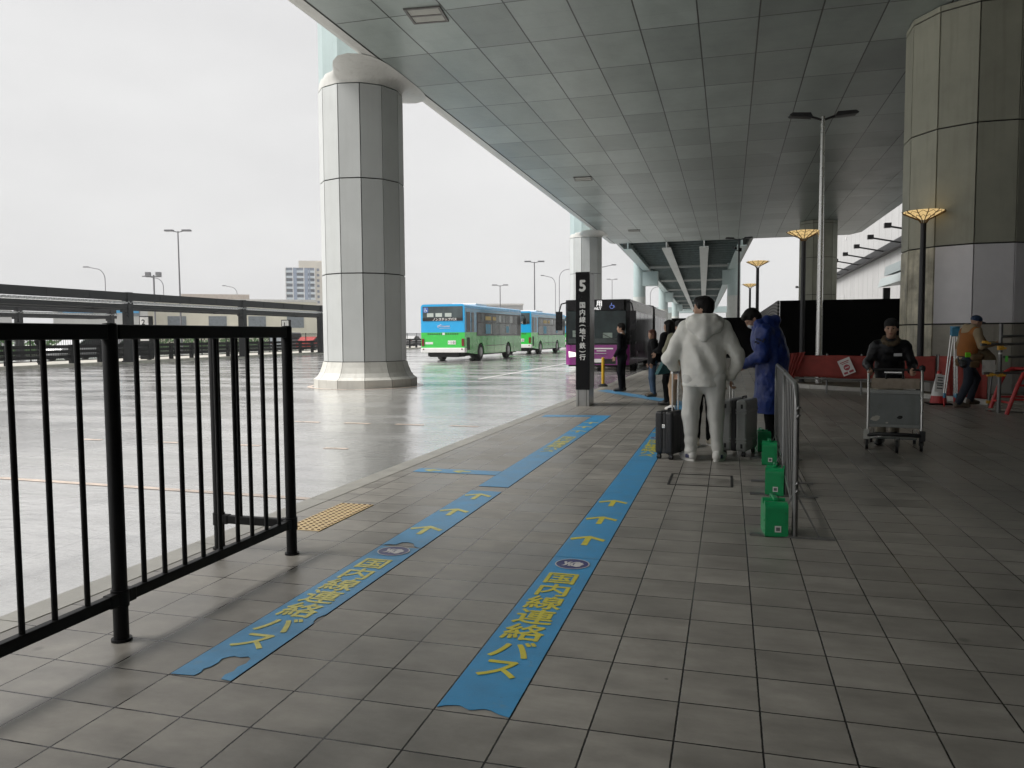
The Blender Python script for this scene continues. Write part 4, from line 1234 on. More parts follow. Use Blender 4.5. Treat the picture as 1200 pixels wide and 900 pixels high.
ra = thing("red_trestle", "red tubular trestle stand at the right edge of the platform", "trestle", (4.60, 15.02, 0), R(8))
for yy in (0, .62):
    mb = MB(); mb.tube([(0, yy, .0), (.17, yy, .52), (.25, yy, .70), (.34, yy, .76), (1.35, yy, .78), (1.47, yy, .70), (1.75, yy, 0)], .034, 10); part("hoop", mb, ra, M_ORED)
for p, q in (((.08, 0, .26), (1.65, 0, .26)), ((.08, .62, .26), (1.65, .62, .26)), ((.4, 0, .77), (.4, .62, .77)), ((.17, 0, .5), (1.55, 0, .5)), ((.06, 0, .2), (.06, .62, .2))):
    mb = MB(); mb.tube([p, q], .02, 8); part("crossbar", mb, ra, M_ORED)
M_PLANK = mat("grey_weathered_plank", (.27, .25, .215), .75, var=.25, vscale=4, streak=.3)
wr = thing("wooden_ramp", "weathered plank ramp behind the worker", "ramp", (4.42, 15.62, 0), R(-20))
for k in range(6):
    mb = MB(); mb.box(.02, 2.2, k * .3, k * .3 + .285, .015 + k * .025, .055 + k * .025); part("plank", mb, wr, M_PLANK, bevel=.004)
# ------------------------------------------------------------------ buses in the yard
M_TYRE = mat("tyre_rubber", (.014, .014, .014), .7)
M_RIM = mat("wheel_rim", (.42, .42, .42), .4, metal=.7)
M_GLASS = mat("bus_glass", (.008, .011, .012), .16, spec=.35, var=.3, vscale=1.2, rvar=.04)
M_GLASSL = mat("bus_glass_light", (.055, .072, .076), .14, spec=.45, var=.55, vscale=.9, rvar=.04)
M_FRAME = mat("window_frame_black", (.012, .012, .012), .4)
M_BBLUE = mat("bus_blue", (.012, .36, .72), .25, var=.05, coat=.5)
M_BGREEN = mat("bus_green", (.04, .52, .07), .25, var=.06, coat=.5)
M_BSIDE_B = mat("bus_side_blue", (.02, .24, .42), .22, var=.08, coat=.6)
M_BWHITE = mat("bus_white", (.72, .71, .70), .3, var=.06, coat=.3)
M_UNDER = mat("bus_underside", (.010, .010, .010), .8)
M_TAIL = mat("tail_lamp_red", (.16, .015, .012), .3)
M_PRINT = mat("dark_print", (.02, .05, .02), .5)

def wheel(t, x, y, r=.47, s=1):
    mb = MB()
    mb.tube([(x - s * .28, y, r), (x - s * .02, y, r), (x, y, r)], [r, r, r - .03], 24)
    w = part("wheel", mb, t, M_TYRE)
    mb = MB(); mb.tube([(x - s * .02, y, r), (x + s * .012, y, r), (x + s * .004, y, r)], [r * .60, r * .56, r * .3], 20); part("rim", mb, w, M_RIM)

def section(w, z0, z1, rc):
    """rounded-top cross section in (x, z)"""
    h = w / 2; P = [(-h, z0), (h, z0)]
    for k in range(7):
        a = k / 6 * PI / 2; P.append((h - rc + rc * math.cos(a), z1 - rc + rc * math.sin(a)))
    for k in range(7):
        a = PI / 2 + k / 6 * PI / 2; P.append((-h + rc + rc * math.cos(a), z1 - rc + rc * math.sin(a)))
    return P

def city_bus(label, p, rz):
    Wb, Lb, Hb = 2.42, 10.5, 3.10
    h = Wb / 2
    t = thing("city_bus", label, "bus", p, rz, "blue and green city buses in the yard")
    wy = [2.55, 7.7]                       # axles measured from the tail
    zs = 1.58
    arch = .58
    mb = MB()                              # lower body with wheel arches cut from the side profile
    prof = [(0.02, .50), (wy[0] - arch, .36)]
    for yy in wy:
        prof += [(yy - arch, .36)] if prof[-1][0] != yy - arch else []
        prof += [(yy + arch * math.cos(PI - PI * k / 10), .42 + arch * math.sin(PI * k / 10)) for k in range(11)]
        prof += [(yy + arch, .36)]
    prof += [(Lb - .02, .36), (Lb, .6), (Lb, zs), (0, zs), (0, .6)]
    mb.prism(prof, -h, h, 'x')
    part("lower_body", mb, t, M_BGREEN, bevel=.02)
    mb = MB(); mb.box(-h + .25, h - .25, .3, Lb - .3, .28, .9); mb.box(-.8, .8, .12, 1.2, .24, .6); part("underframe", mb, t, M_UNDER)
    mb = MB(); mb.prism(section(Wb, zs + .002, Hb, .16), 0.0, Lb, 'y'); part("upper_body", mb, t, M_BBLUE, bevel=.03)
    mb = MB(); mb.box(-.75, .75, 3.2, 5.0, Hb - .02, Hb + .16); part("roof_unit", mb, t, M_BWHITE, bevel=.05)
    mb = MB(); mb.box(-h - .012, h + .012, -.05, .30, .49, .745); part("rear_bumper", mb, t, M_BWHITE, bevel=.03)
    mb = MB(); mb.box(-h + .10, h - .10, -.018, .01, 2.20, 2.98); part("rear_window", mb, t, M_GLASSL, bevel=.008)
    f = [c for c in t.children if c.name.startswith("rear_window")][0]
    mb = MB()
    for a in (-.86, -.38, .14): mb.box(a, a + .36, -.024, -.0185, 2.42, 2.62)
    part("glass_card", mb, f, mat("pale_card", (.45, .50, .47), .5))  # three pale flat cards across the rear glass
    mb = MB(); mb.box(-h + .10, h - .10, -.023, -.019, 2.20, 2.37); part("caption_band", mb, f, M_FRAME)
    mb = MB(); add_text(mb, "ノンステップバス", .17, frame((.12, -.026, 2.285), (1, 0, 0), (0, 0, 1)), None, ext=.001, bold=.004); part("lettering", mb, f, M_WHITE)
    mb = MB(); mb.box(-h + .15, -h + .42, -.026, -.0245, 2.66, 2.93); part("access_sticker", mb, f, mat("access_blue", (.06, .14, .42), .4))
    mb = MB()
    cx, cz = -h + .285, 2.79
    mb.tube([(cx - .03, -.029, cz + .09), (cx - .03, -.029, cz - .005), (cx + .05, -.029, cz - .005), (cx + .075, -.029, cz - .08)], .014, 6)
    mb.tube([(cx - .02 + .06 * math.cos(a), -.029, cz - .045 + .06 * math.sin(a)) for a in np.linspace(R(120), R(390), 12)], .009, 6)
    mb.lathe([(.001, -.02), (.02, -.01), (.02, .01), (.001, .02)], 10, None, True, (cx - .03, -.028, cz + .11))
    part("access_symbol", mb, f, M_WHITE)
    mb = MB()                               # flowing script logo
    pts = [(-.18 + .1 * math.cos(a), -.006, 1.93 + .05 * math.sin(2 * a) + .04 * math.cos(a)) for a in np.linspace(0, 2 * PI, 18)]
    mb.tube(pts, .013, 6)
    for k in range(6): mb.tube([(-.04 + k * .075, -.006, 1.87), (-.01 + k * .075, -.006, 1.96), (.015 + k * .075, -.006, 1.88)], .012, 6)
    mb.box(-.2, .42, -.008, .0, 1.80, 1.815)
    part("script_logo", mb, t, mat("pale_pink_print", (.62, .56, .60), .5))
    mb = MB()
    for k in range(14):
        if k != 7: mb.box(-.85 + k * .125, -.85 + k * .125 + .085, -.006, 0, 1.46, 1.53)
    part("small_print", mb, t, M_PRINT)
    mb = MB(); mb.box(-.02, .11, -.008, 0, 1.44, 1.56); part("round_badge", mb, t, M_BWHITE)
    for s in (-1, 1):
        mb = MB(); mb.box(s * (h - .10) - .075, s * (h - .10) + .075, -.03, .0, .84, 1.24); part("tail_lamp", mb, t, M_TAIL, bevel=.015)
        mb = MB(); mb.lathe([(.04, 0), (.04, .02), (.001, .025)], 12, None, True); o = part("reflector", mb, t, M_TAIL); o.location = (s * (h - .14), -.05, .68); o.rotation_euler = (R(90), 0, 0)
    mb = MB(); mb.box(.28, .72, -.012, 0, .93, 1.14); pl = part("number_plate", mb, t, M_BWHITE, bevel=.004)
    mb = MB(); add_text(mb, "・1 01", .17, frame((.5, -.0135, 1.03), (1, 0, 0), (0, 0, 1)), None, ext=.0008, bold=.003); part("plate_lettering", mb, pl, M_PRINT)
    mb = MB(); mb.box(-.98, -.55, -.008, 0, .94, 1.06); part("white_label", mb, t, M_BWHITE)
    mb = MB(); mb.box(-h - .006, h + .006, .32, .78, .62, 1.3)
    part("engine_grille", mb, t, mat("grille_dark_green", (.02, .06, .025), .6))
    for s in (-1, 1):
        a, b = (h + .002, h + .012) if s > 0 else (-h - .012, -h - .002)
        mb = MB(); mb.box(a, b, .02, Lb - .1, 1.585, 3.0 - .12); part("side_skirt_panel", mb, t, M_BSIDE_B)
        a, b = (h + .013, h + .018) if s > 0 else (-h - .018, -h - .013)
        mb = MB(); mb.box(a, b, 1.85, Lb - .15, 1.38, 2.70); part("window_band", mb, t, M_FRAME)
        a, b = (h + .019, h + .024) if s > 0 else (-h - .024, -h - .019)
        wins = [(.25, .8, 1.6, 2.68)] + [(1.0, 1.4, 1.6, 2.66)]
        y = 1.95; k = 0
        for wd in (1.25, 1.3, 1.3, 1.3, 1.3, 1.2):
            wins += [(y, y + wd - .06, 1.44, 2.10), (y, y + wd / 2 - .05, 2.14, 2.62), (y + wd / 2 - .01, y + wd - .06, 2.14, 2.62)]; y += wd
        for k, (y0, y1, z0, z1) in enumerate(wins):
            mb = MB(); mb.box(a, b, y0, y1, z0, z1); part("window", mb, t, M_GLASSL if (k * 7) % 3 else M_GLASS)
        c_, d_ = (h + .025, h + .028) if s > 0 else (-h - .028, -h - .025)
        for (y0, y1, z0, z1, m_) in ((3.35, 4.2, 1.5, 2.05, mat("poster_cyan", (.03, .30, .48), .4, var=.3, vscale=5)), (4.25, 4.4, 1.5, 2.05, mat("poster_pale", (.45, .48, .47), .4)), (3.3, 4.3, 2.28, 2.5, mat("poster_yellow", (.50, .36, .08), .4, var=.3, vscale=8)), (4.6, 5.2, 2.28, 2.5, mat("poster_yellow", (.50, .36, .08), .4, var=.3, vscale=8)), (7.2, 7.75, 1.55, 1.95, mat("poster_cyan", (.03, .30, .48), .4, var=.3, vscale=5)), (5.75, 6.2, 2.2, 2.6, mat("painted_light_pane", (.32, .35, .35), .15)), (8.0, 8.5, 2.17, 2.6, mat("painted_light_pane", (.32, .35, .35), .15))):
            mb = MB(); mb.box(c_, d_, y0, y1, z0, z1); part("poster_or_painted_light", mb, t, m_)  # posters, plus pale panes coloured as light seen through the bus
        for yy in (1.1, 1.9, 3.6, 4.9, 6.2, 8.7):
            mb = MB(); mb.box(min(s * h, s * (h + .004)), max(s * h, s * (h + .004)), yy, yy + .018, .42, 1.36); part("panel_seam", mb, t, M_PRINT)
        mb = MB(); mb.box(min(s * h, s * (h + .006)), max(s * h, s * (h + .006)), 3.3, 7.0, .80, .83); part("trim_strip", mb, t, M_PRINT)
        mb = MB(); mb.tube([(s * (h - .1), Lb - .05, 2.75), (s * (h + .15), Lb + .2, 2.7), (s * (h + .2), Lb + .22, 2.5)], .025, 6); mb.box(s * (h + .2) - .1, s * (h + .2) + .1, Lb + .15, Lb + .25, 2.1, 2.5); part("mirror", mb, t, M_FRAME)
        for yy in wy: wheel(t, s * (h - .01), yy, .47, s)
    mb = MB(); mb.box(-h + .12, h - .12, Lb - .01, Lb + .012, 1.5, 2.9); part("windscreen", mb, t, M_GLASS, bevel=.01)
    return t
b1 = city_bus("nearest blue and green city bus, its whole tail in view beyond the white pillar", (-15.36, 40.6, RD), R(-1.6))
b1.scale = (1.08, 1.04, 1.03)
def dupl(src, loc, rz, label):
    return dup(src, loc, rz, label)
dupl(b1, (-15.3, 55.3, RD), R(-1.5), "second blue and green city bus, just ahead of the nearest one")
dupl(b1, (-15.1, 71.5, RD), R(-2), "farthest blue and green city bus, mostly hidden, beside the purple coach's mirror")

# articulated purple coach facing the camera (local -Y is its front)
M_PURP = mat("coach_purple", (.20, .014, .165), .22, var=.08, coat=.6)
M_CBLK = mat("coach_black", (.006, .0055, .0065), .25, var=.1, spec=.3)
M_CSIL = mat("coach_silver_white", (.50, .49, .47), .3, var=.1, streak=.2)
M_CBR = mat("coach_dark_brown", (.045, .035, .03), .25, var=.15, coat=.4)
cb = thing("articulated_coach", "purple and black articulated coach facing the camera behind the black sign numbered 5", "bus", (-5.0, 30.2, RD), R(0))
Wc, Hc2 = 2.56, 2.82; h = Wc / 2
def plan(y0, y1, c, front=True):
    """top-view outline with rounded front corners"""
    P = []
    for k in range(7):
        a = PI + k / 6 * PI / 2; P.append((-h + c + c * math.cos(a), y0 + c + c * math.sin(a)))
    for k in range(7):
        a = 1.5 * PI + k / 6 * PI / 2; P.append((h - c + c * math.cos(a), y0 + c + c * math.sin(a)))
    return P + [(h, y1), (-h, y1)]
mb = MB(); mb.prism(plan(0, 9.6, .28), .26, 1.05); part("lower_body", mb, cb, M_PURP, bevel=.03)
mb = MB(); mb.prism(plan(.0, 9.6, .28), 1.052, Hc2); part("upper_body", mb, cb, M_CBLK, bevel=.06, segs=3)
mb = MB(); mb.box(-h + .05, h - .05, .5, 17.5, .18, .6); part("underframe", mb, cb, M_UNDER)
mb = MB()
for k in range(8): mb.box(-h + .07 - .04 * (k % 2), h - .07 + .04 * (k % 2), 9.62 + k * .11, 9.73 + k * .11, .4, 2.9)
part("bellows", mb, cb, M_UNDER)
mb = MB(); mb.prism([(-h, 10.55), (h, 10.55), (h, 17.9), (-h, 17.9)], .30, 1.05); part("rear_lower_body", mb, cb, M_CBR, bevel=.03)
mb = MB(); mb.prism([(-h, 10.55), (h, 10.55), (h, 17.9), (-h, 17.9)], 1.052, Hc2); part("rear_upper_body", mb, cb, M_CBLK, bevel=.05)
mb = MB(); mb.box(-h + .12, h - .12, -.016, .2, 1.10, 2.38); part("windscreen", mb, cb, mat("coach_windscreen", (.014, .024, .024), .1, spec=.35, var=.8, vscale=1.5, rvar=.02), bevel=.02)
mb = MB(); mb.box(-h + .2, h - .2, -.02, .1, 2.40, 2.78); sg2 = part("destination_board", mb, cb, M_CBLK, bevel=.01)
mb = MB(); mb.box(-h + .16, h - .16, -.024, -.017, 1.12, 1.30); part("dashboard", mb, cb, mat("dashboard_grey", (.04, .05, .05), .7, var=.4, vscale=4))
mb = MB()
for x0, x1 in ((-.1, -.85), (.95, .2)):
    mb = MB(); mb.beam((x0, -.03, 1.12), (x1, -.03, 1.5), .02, .02); part("wiper", mb, cb, M_UNDER)
mb = MB(); mb.box(.25, .62, -.022, -.017, 1.32, 1.52); mb.box(-.95, -.62, -.022, -.017, 1.36, 1.62); part("windscreen_card", mb, cb, mat("card_pale_green", (.22, .27, .24), .5, var=.3, vscale=9))
M_LED = mat("lit_sign_white", (.8, .8, .8), .5, var=0, emit=(1, 1, 1), es=.13)
mb = MB()
add_text(mb, "専", .25, frame((-.35, -.0225, 2.66), (1, 0, 0), (0, 0, 1)), None, ext=.001, bold=.006)
add_text(mb, "用", .25, frame((.10, -.0225, 2.66), (1, 0, 0), (0, 0, 1)), None, ext=.001, bold=.006)
add_text(mb, "INT ONLY", .14, frame((-.13, -.0225, 2.47), (1, 0, 0), (0, 0, 1)), None, ext=.001, bold=.004)
part("sign_lettering", mb, sg2, M_LED)
mb = MB()
cx, cz = .62, 2.59
mb.tube([(cx - .03, -.024, cz + .09), (cx - .03, -.024, cz - .005), (cx + .06, -.024, cz - .005), (cx + .09, -.024, cz - .09)], .016, 6)
mb.tube([(cx - .02 + .075 * math.cos(a), -.024, cz - .055 + .075 * math.sin(a)) for a in np.linspace(R(120), R(390), 12)], .011, 6)
part("access_symbol", mb, sg2, mat("access_pale_blue", (.18, .25, .62), .4, emit=(.2, .3, .9), es=.07))
mb = MB(); mb.box(-.55, .65, -.012, -.001, .88, .93); mb.box(.0, .38, -.012, -.001, .80, .83); part("front_print", mb, cb, M_BWHITE)
mb = MB(); mb.box(-.75, .75, -.012, -.001, .30, .50); part("lower_grille", mb, cb, M_UNDER)
mb = MB(); mb.box(-.22, .22, -.018, -.0125, .36, .50); pl = part("number_plate", mb, cb, M_BWHITE)
mb = MB(); mb.box(-h + .9, h - .9, -.03, -.002, .705, .72); part("chrome_strip", mb, cb, M_ALU)
for s in (-1, 1):
    mb = MB(); mb.prism([(s * (h - .18), .56), (s * (h - .55), .60), (s * (h - .50), .74), (s * (h - .16), .80)][::s], -.02, .12, 'y'); part("headlight", mb, cb, mat("headlight_glass", (.72, .70, .62), .15, spec=.8, emit=(1, .93, .8), es=.25), bevel=.02)
    mb = MB(); mb.tube([(s * (h - .06), .1, 2.72), (s * (h + .10), -.14, 2.66), (s * (h + .17), -.22, 2.35)], .03, 8); mb.box(s * (h + .17) - .12, s * (h + .17) + .12, -.31, -.14, 1.62, 2.36); part("mirror", mb, cb, M_CBLK, bevel=.05, segs=3)
    a, b = (h + .002, h + .012) if s > 0 else (-h - .012, -h - .002)
    mb = MB(); mb.box(a, b, .45, 9.5, 2.40, 2.74); part("roof_side_panel", mb, cb, M_CSIL)
    mb = MB(); mb.box(a, b, 10.6, 17.8, 2.40, 2.74); part("roof_side_panel", mb, cb, M_CSIL)
    for y0, y1, z0 in ((.5, 1.7, .5), (1.85, 3.6, 1.15), (3.7, 5.3, 1.15), (5.4, 6.7, .5), (6.8, 9.4, 1.15), (10.7, 12.4, 1.15), (12.5, 13.8, .5), (13.9, 15.7, 1.15), (15.8, 17.7, 1.15)):
        mb = MB(); mb.box(a, b, y0, y1, z0, 2.385); part("side_window" if z0 > 1 else "door", mb, cb, M_GLASS)
    for yy in (2.7, 8.0, 14.6): wheel(cb, s * (h - .01), yy, .48, s)
mb = MB(); mb.box(-.8, .8, 4.0, 6.0, Hc2 - .02, Hc2 + .18); part("roof_unit", mb, cb, mat("roof_unit_yellowed", (.42, .39, .22), .5), bevel=.08, segs=3)
mb = MB(); mb.box(-.8, .8, 6.6, 8.9, Hc2 - .02, Hc2 + .16); mb.box(-.9, .9, 12, 16, Hc2 - .02, Hc2 + .2); part("roof_box", mb, cb, mat("roof_box_teal_grey", (.14, .20, .19), .5), bevel=.05)
# ------------------------------------------------------------------ the next stretch of elevated road beyond the deck
eb = thing("girder_bridge", "pale teal steel girder bridge continuing beyond the panelled deck", "elevated road", (0, 63, 0))
slope = -.031
def ex(x, y): return x + slope * y
Z0 = 8.28
M_GIRD = mat("girder_grey", (.38, .40, .39), .5, var=.12, vscale=.5, streak=.2)
M_DARKDECK = mat("dark_deck_plate", (.03, .043, .043), .7, var=.5, vscale=.8)
for gx in (-8.0, -4.9, -1.95, .95):
    mb = MB(); w = .30 if gx in (-5.0, -2.0) else .36
    for y0 in range(1, 181, 20):
        mb.prism([(ex(gx, y0) - w, y0), (ex(gx, y0) + w, y0), (ex(gx, y0 + 20) + w, y0 + 20), (ex(gx, y0 + 20) - w, y0 + 20)], Z0, Z0 + .08)
        mb.prism([(ex(gx, y0) - .05, y0), (ex(gx, y0) + .05, y0), (ex(gx, y0 + 20) + .05, y0 + 20), (ex(gx, y0 + 20) - .05, y0 + 20)], Z0 + .082, Z0 + .99)
    part("girder", mb, eb, M_TEAL if gx in (-8.0, .95) else M_GIRD)
for yc in range(21, 181, 22):
    mb = MB(); mb.box(ex(-7.6, yc), ex(.55, yc), yc - .1, yc + .1, Z0 + .09, Z0 + .3); part("cross_girder", mb, eb, M_GIRD)
mb = MB()
for y0 in range(1, 180, 2):
    mb.box(ex(-7.9, y0), ex(.8, y0), y0, y0 + .16, Z0 + .6, Z0 + .98)
part("floor_rib", mb, eb, mat("teal_rib", (.13, .17, .17), .5, var=.3))
mb = MB(); mb.prism([(-8.9, 1), (1.6, 1), (1.6 + slope * 180, 181), (-8.9 + slope * 180, 181)], Z0 + 1.0, Z0 + 2.0); part("deck_plate", mb, eb, M_DARKDECK)
mb = MB(); mb.prism([(-9.15, 1), (-8.9, 1), (-8.9 + slope * 180, 181), (-9.15 + slope * 180, 181)], Z0 + .7, Z0 + 2.4); mb.prism([(1.6, 1), (1.85, 1), (1.85 + slope * 180, 181), (1.6 + slope * 180, 181)], Z0 + .7, Z0 + 2.4)
part("parapet", mb, eb, M_GIRD)
M_RC = mat("round_column_white", (.46, .48, .46), .5, var=.07, streak=.3)
GC = "round white columns with teal heads under the girder bridge"
def rcol(label, x, y, r, zt, xin):
    t = thing("bridge_column", label, "column", (x, y, RD), 0, GC)
    mb = MB(); mb.lathe([(r, 0), (r, 5.5)], 24); mb.lathe([(r * 1.015, 2.1), (r * 1.015, 2.16)], 24); mb.lathe([(r * 1.015, 4.0), (r * 1.015, 4.06)], 24); part("shaft", mb, t, M_RC)
    mb = MB(); mb.lathe([(r * .98, 5.51), (r * .98, zt + 1.5)], 24); part("steel_head", mb, t, M_TEAL)
    mb = MB(); mb.box(min(0, xin), max(0, xin), -r * .8, r * .8, zt - 1.6, zt - .05); part("cross_beam", mb, t, M_TEAL)
rcol("nearest round white column left of the girder bridge, above the coach roof", -9.5, 86, .68, Z0, 2.0)
rcol("second round white column along the left side of the girder bridge", -10.55, 131, .78, Z0, 1.6)
rcol("third and farthest round white column on the left of the girder bridge", -12.1, 185, .85, Z0, 1.6)
rcol("round white column with brown rust streaks on the right of the girder bridge", .45, 87, .70, Z0, -1.2)
mb = MB(); xb = thing("cross_viaduct", "far pale teal viaduct crossing behind the girder bridge", "elevated road", (-22, 250, 0))
mb.box(-18, 24, 0, 8, 8.0, 9.8); part("beam", mb, xb, M_TEAL)
for k in range(5):
    mb = MB(); mb.lathe([(1.0, 0), (1.0, 8)], 16, None, True, (-14 + k * 9, 4, 0)); part("pier", mb, xb, M_RC)

# white hall on the right with floodlight arms
hall = thing("white_hall", "tall white clad hall wall with floodlight arms behind the dark beige pillars", "building", (14, 46, 0))
M_HALL = mat("white_wall_panel", (.42, .42, .42), .5, var=.06, vscale=.5, streak=.15)
mb = MB(); mb.box(0, 20, 0, 110, 0, 24); part("wall", mb, hall, M_HALL)
mb = MB()
for k in range(36): mb.box(-.012, -.002, 1 + k * 3, 1.04 + k * 3, 1, 24)
part("panel_joint", mb, hall, mat("soft_grey_joint", (.40, .40, .40), .6))
mb = MB(); mb.box(-.55, -.002, 0, 105, 8.6, 9.25); part("gutter", mb, hall, M_BLACK)
for k in range(12):
    yy = 17 + k * 7.2
    mb = MB(); mb.tube([(-.56, yy, 8.75), (-2.7, yy, 9.2)], .07, 8); mb.box(-3.05, -2.6, yy - .22, yy + .22, 9.1, 9.45); part("floodlight", mb, hall, M_BLACK)
for k in range(9):
    mb = MB(); mb.box(-.10, -.014, 14 + k * 9, 14.35 + k * 9, 13.0, 13.35); part("wall_fitting", mb, hall, M_BWHITE)
for yy, w_ in ((60, 2.4), (70, 1.6), (76, 1.6)):
    mb = MB(); mb.box(-.05, -.014, yy, yy + w_, 2.2, 6.2); part("door" if w_ > 2 else "louvre", mb, hall, mat("grey_door", (.45, .45, .45), .5))
mb = MB(); mb.prism([(-1.6, 6.1), (-.02, 6.3), (-.02, 7.1), (-1.5, 6.85)], 2, 25, 'y'); part("awning", mb, hall, mat("slate_awning", (.20, .235, .24), .4, var=.1))
mb = MB(); mb.prism([(-1.9, 5.2), (-.02, 5.4), (-.02, 6.0), (-1.7, 5.9)], 1, 26, 'y'); part("awning", mb, hall, mat("slate_awning_low", (.30, .34, .34), .4, var=.1))
for yy in (18, 26):
    mb = MB(); mb.box(-1.4, -.9, yy, yy + .5, 0, 5.18); part("awning_post", mb, hall, M_BLACK)

# ------------------------------------------------------------------ far side of the yard: islands, shelters, guard rails
M_DK = mat("dark_grey_steel", (.020, .021, .023), .55, spec=.25, var=.18, vscale=2)
M_DK2 = mat("dark_guard_rail", (.009, .009, .010), .6, spec=.2, var=.2, vscale=3)
mb = MB(); mb.prism([(-38, 4), (-32.2, 4), (-33.4, 120), (-39, 120)], RD - .1, .10); struct("far_island", mb, mat("island_paving", (.40, .385, .34), .5, var=.2, streak=.1), bevel=.02)
M_CORR = mat("translucent_corrugated_sheet", (.75, .76, .76), .5, var=.05)
_nt = M_CORR.node_tree; _tr = _nt.nodes.new("ShaderNodeBsdfTranslucent"); _tr.inputs['Color'].default_value = (.8, .81, .81, 1)
_ms = _nt.nodes.new("ShaderNodeMixShader"); _ms.inputs[0].default_value = .85
_nt.links.new(_nt.nodes['Principled BSDF'].outputs[0], _ms.inputs[1]); _nt.links.new(_tr.outputs[0], _ms.inputs[2]); _nt.links.new(_ms.outputs[0], _nt.nodes['Material Output'].inputs[0])
def shelter(label, x, y0, y1, post_ys, sgn=1.0, dz=0.0):
    t = thing("bus_shelter", label, "shelter roof", (x, y0, 0), 0, "long steel shelter roofs across the yard")
    L_ = y1 - y0
    mb = MB(); mb.box(-.09, .09, 0, L_, 3.46 + dz, 3.90 + dz)
    yy = .9
    while yy < L_: mb.box(.092, .11, yy, yy + .14, 3.46 + dz, 3.9 + dz); yy += 2.6
    part("upper_beam", mb, t, M_DK)
    mb = MB(); mb.box(-.12, .12, 0, L_, 3.02 + dz, 3.26 + dz); mb.box(-2.5, -2.3, 0, L_, 3.02 + dz, 3.26 + dz); part("lower_beam", mb, t, M_DK)
    mb = MB(); vs, fs = [], []
    n = int(L_ / .14)
    for k in range(n + 1):
        z = 3.285 + dz + (.12 if k % 2 else 0)
        vs += [(.2, k * .14, z), (-2.55, k * .14, z)]
    for k in range(n): fs.append((2 * k, 2 * k + 1, 2 * k + 3, 2 * k + 2))
    mb.add(vs, fs); o = part("corrugated_roof", mb, t, M_CORR); sd = o.modifiers.new("thickness", 'SOLIDIFY'); sd.thickness = .01
    for py_ in post_ys:
        mb = MB(); mb.box(-.26, .16, py_ - y0 - .19, py_ - y0 + .19, .08, 3.92 + dz); mb.box(-.34, .24, py_ - y0 - .27, py_ - y0 + .27, .07, .14); p_ = part("post", mb, t, M_DK)
        mb = MB(); mb.box(-.1, .12, py_ - y0 - .52, py_ - y0 - .19, 2.82 + dz, 3.0 + dz); mb.box(-.1, .12, py_ - y0 - .30, py_ - y0 - .19, 2.6 + dz, 2.8 + dz); part("bracket", mb, p_, M_DK)
        mb = MB(); mb.box(-2.3, -.26, py_ - y0 - .12, py_ - y0 + .12, 3.0 + dz, 3.2 + dz); part("cross_beam", mb, t, M_DK)
    return t
shelter("nearer long dark steel shelter roof with corrugated sheet across the yard", -32.0, 6, 67, (14.7, 25.2, 35.7, 46.2, 56.7, 66.2))
shelter("second shelter roof farther back, ending behind the railing's tall post", -50.0, 10, 54.3, (19, 28, 36.5, 45, 53.8))

gr = thing("guard_rail", "dark guard rail with three boards along the far kerb of the yard", "guard rail", (-32.75, 8, .1))
for k in range(47):
    mb = MB(); yy = k * 1.9; xx = -.0103 * yy
    mb.box(xx - .09, xx + .09, yy - .10, yy + .10, 0, .98); part("post", mb, gr, M_DK2)
for z in (.36, .62, .88):
    mb = MB(); mb.beam((.03, 0, z), (.03 - .0103 * 88, 88, z), .05, .17); part("rail_board", mb, gr, M_DK2)
mb = MB(); mb.beam((.03, 0, .17), (.03 - .0103 * 88, 88, .17), .03, .04); part("foot_rail", mb, gr, M_DK2)
pf = thing("picket_fence", "thin black picket fence on the far island behind the guard rail", "fence", (-37.2, 8, .1))
mb = MB()
for z in (.35, 1.52): mb.box(-.02, .02, 0, 95, z, z + .04)
part("rail", mb, pf, M_DK2)
mb = MB()
for k in range(int(95 / .16)): mb.box(-.009, .009, k * .16, k * .16 + .018, .1, 1.6)
o = part("picket", mb, pf, M_DK2); o['kind'] = 'stuff'
for k in range(33):
    mb = MB(); mb.box(-.03, .03, k * 2.9 - .03, k * 2.9 + .03, 0, 1.62); part("post", mb, pf, M_DK2)

def stop_sign(label, x, y, num):
    t = thing("stop_sign", label, "sign", (x, y, .1), R(14), "white bus stop signs across the yard")
    mb = MB(); mb.box(-.32, .32, 0, .45, 0, 1.05); part("base", mb, t, M_DK2)
    mb = MB(); mb.box(-.32, .32, .02, .45, 1.055, 2.62); part("case", mb, t, M_DK2)
    mb = MB(); mb.box(-.27, .25, -.0, .018, 1.12, 2.56); part("face", mb, t, M_BWHITE)
    mb = MB(); add_text(mb, num, .46, frame((-.06, -.003, 2.25), (1, 0, 0), (0, 0, 1)), None, ext=.001, bold=.01)
    for z in (1.9, 1.78, 1.62, 1.4): mb.box(-.16, .06, -.004, -.001, z, z + .04)
    part("print", mb, t, M_DK2)
stop_sign("white stop sign numbered 1 across the yard, left of the big white pillar", -33.3, 53.5, "1")
stop_sign("white stop sign numbered 2 across the yard, under the shelter roof", -34.2, 39.4, "2")

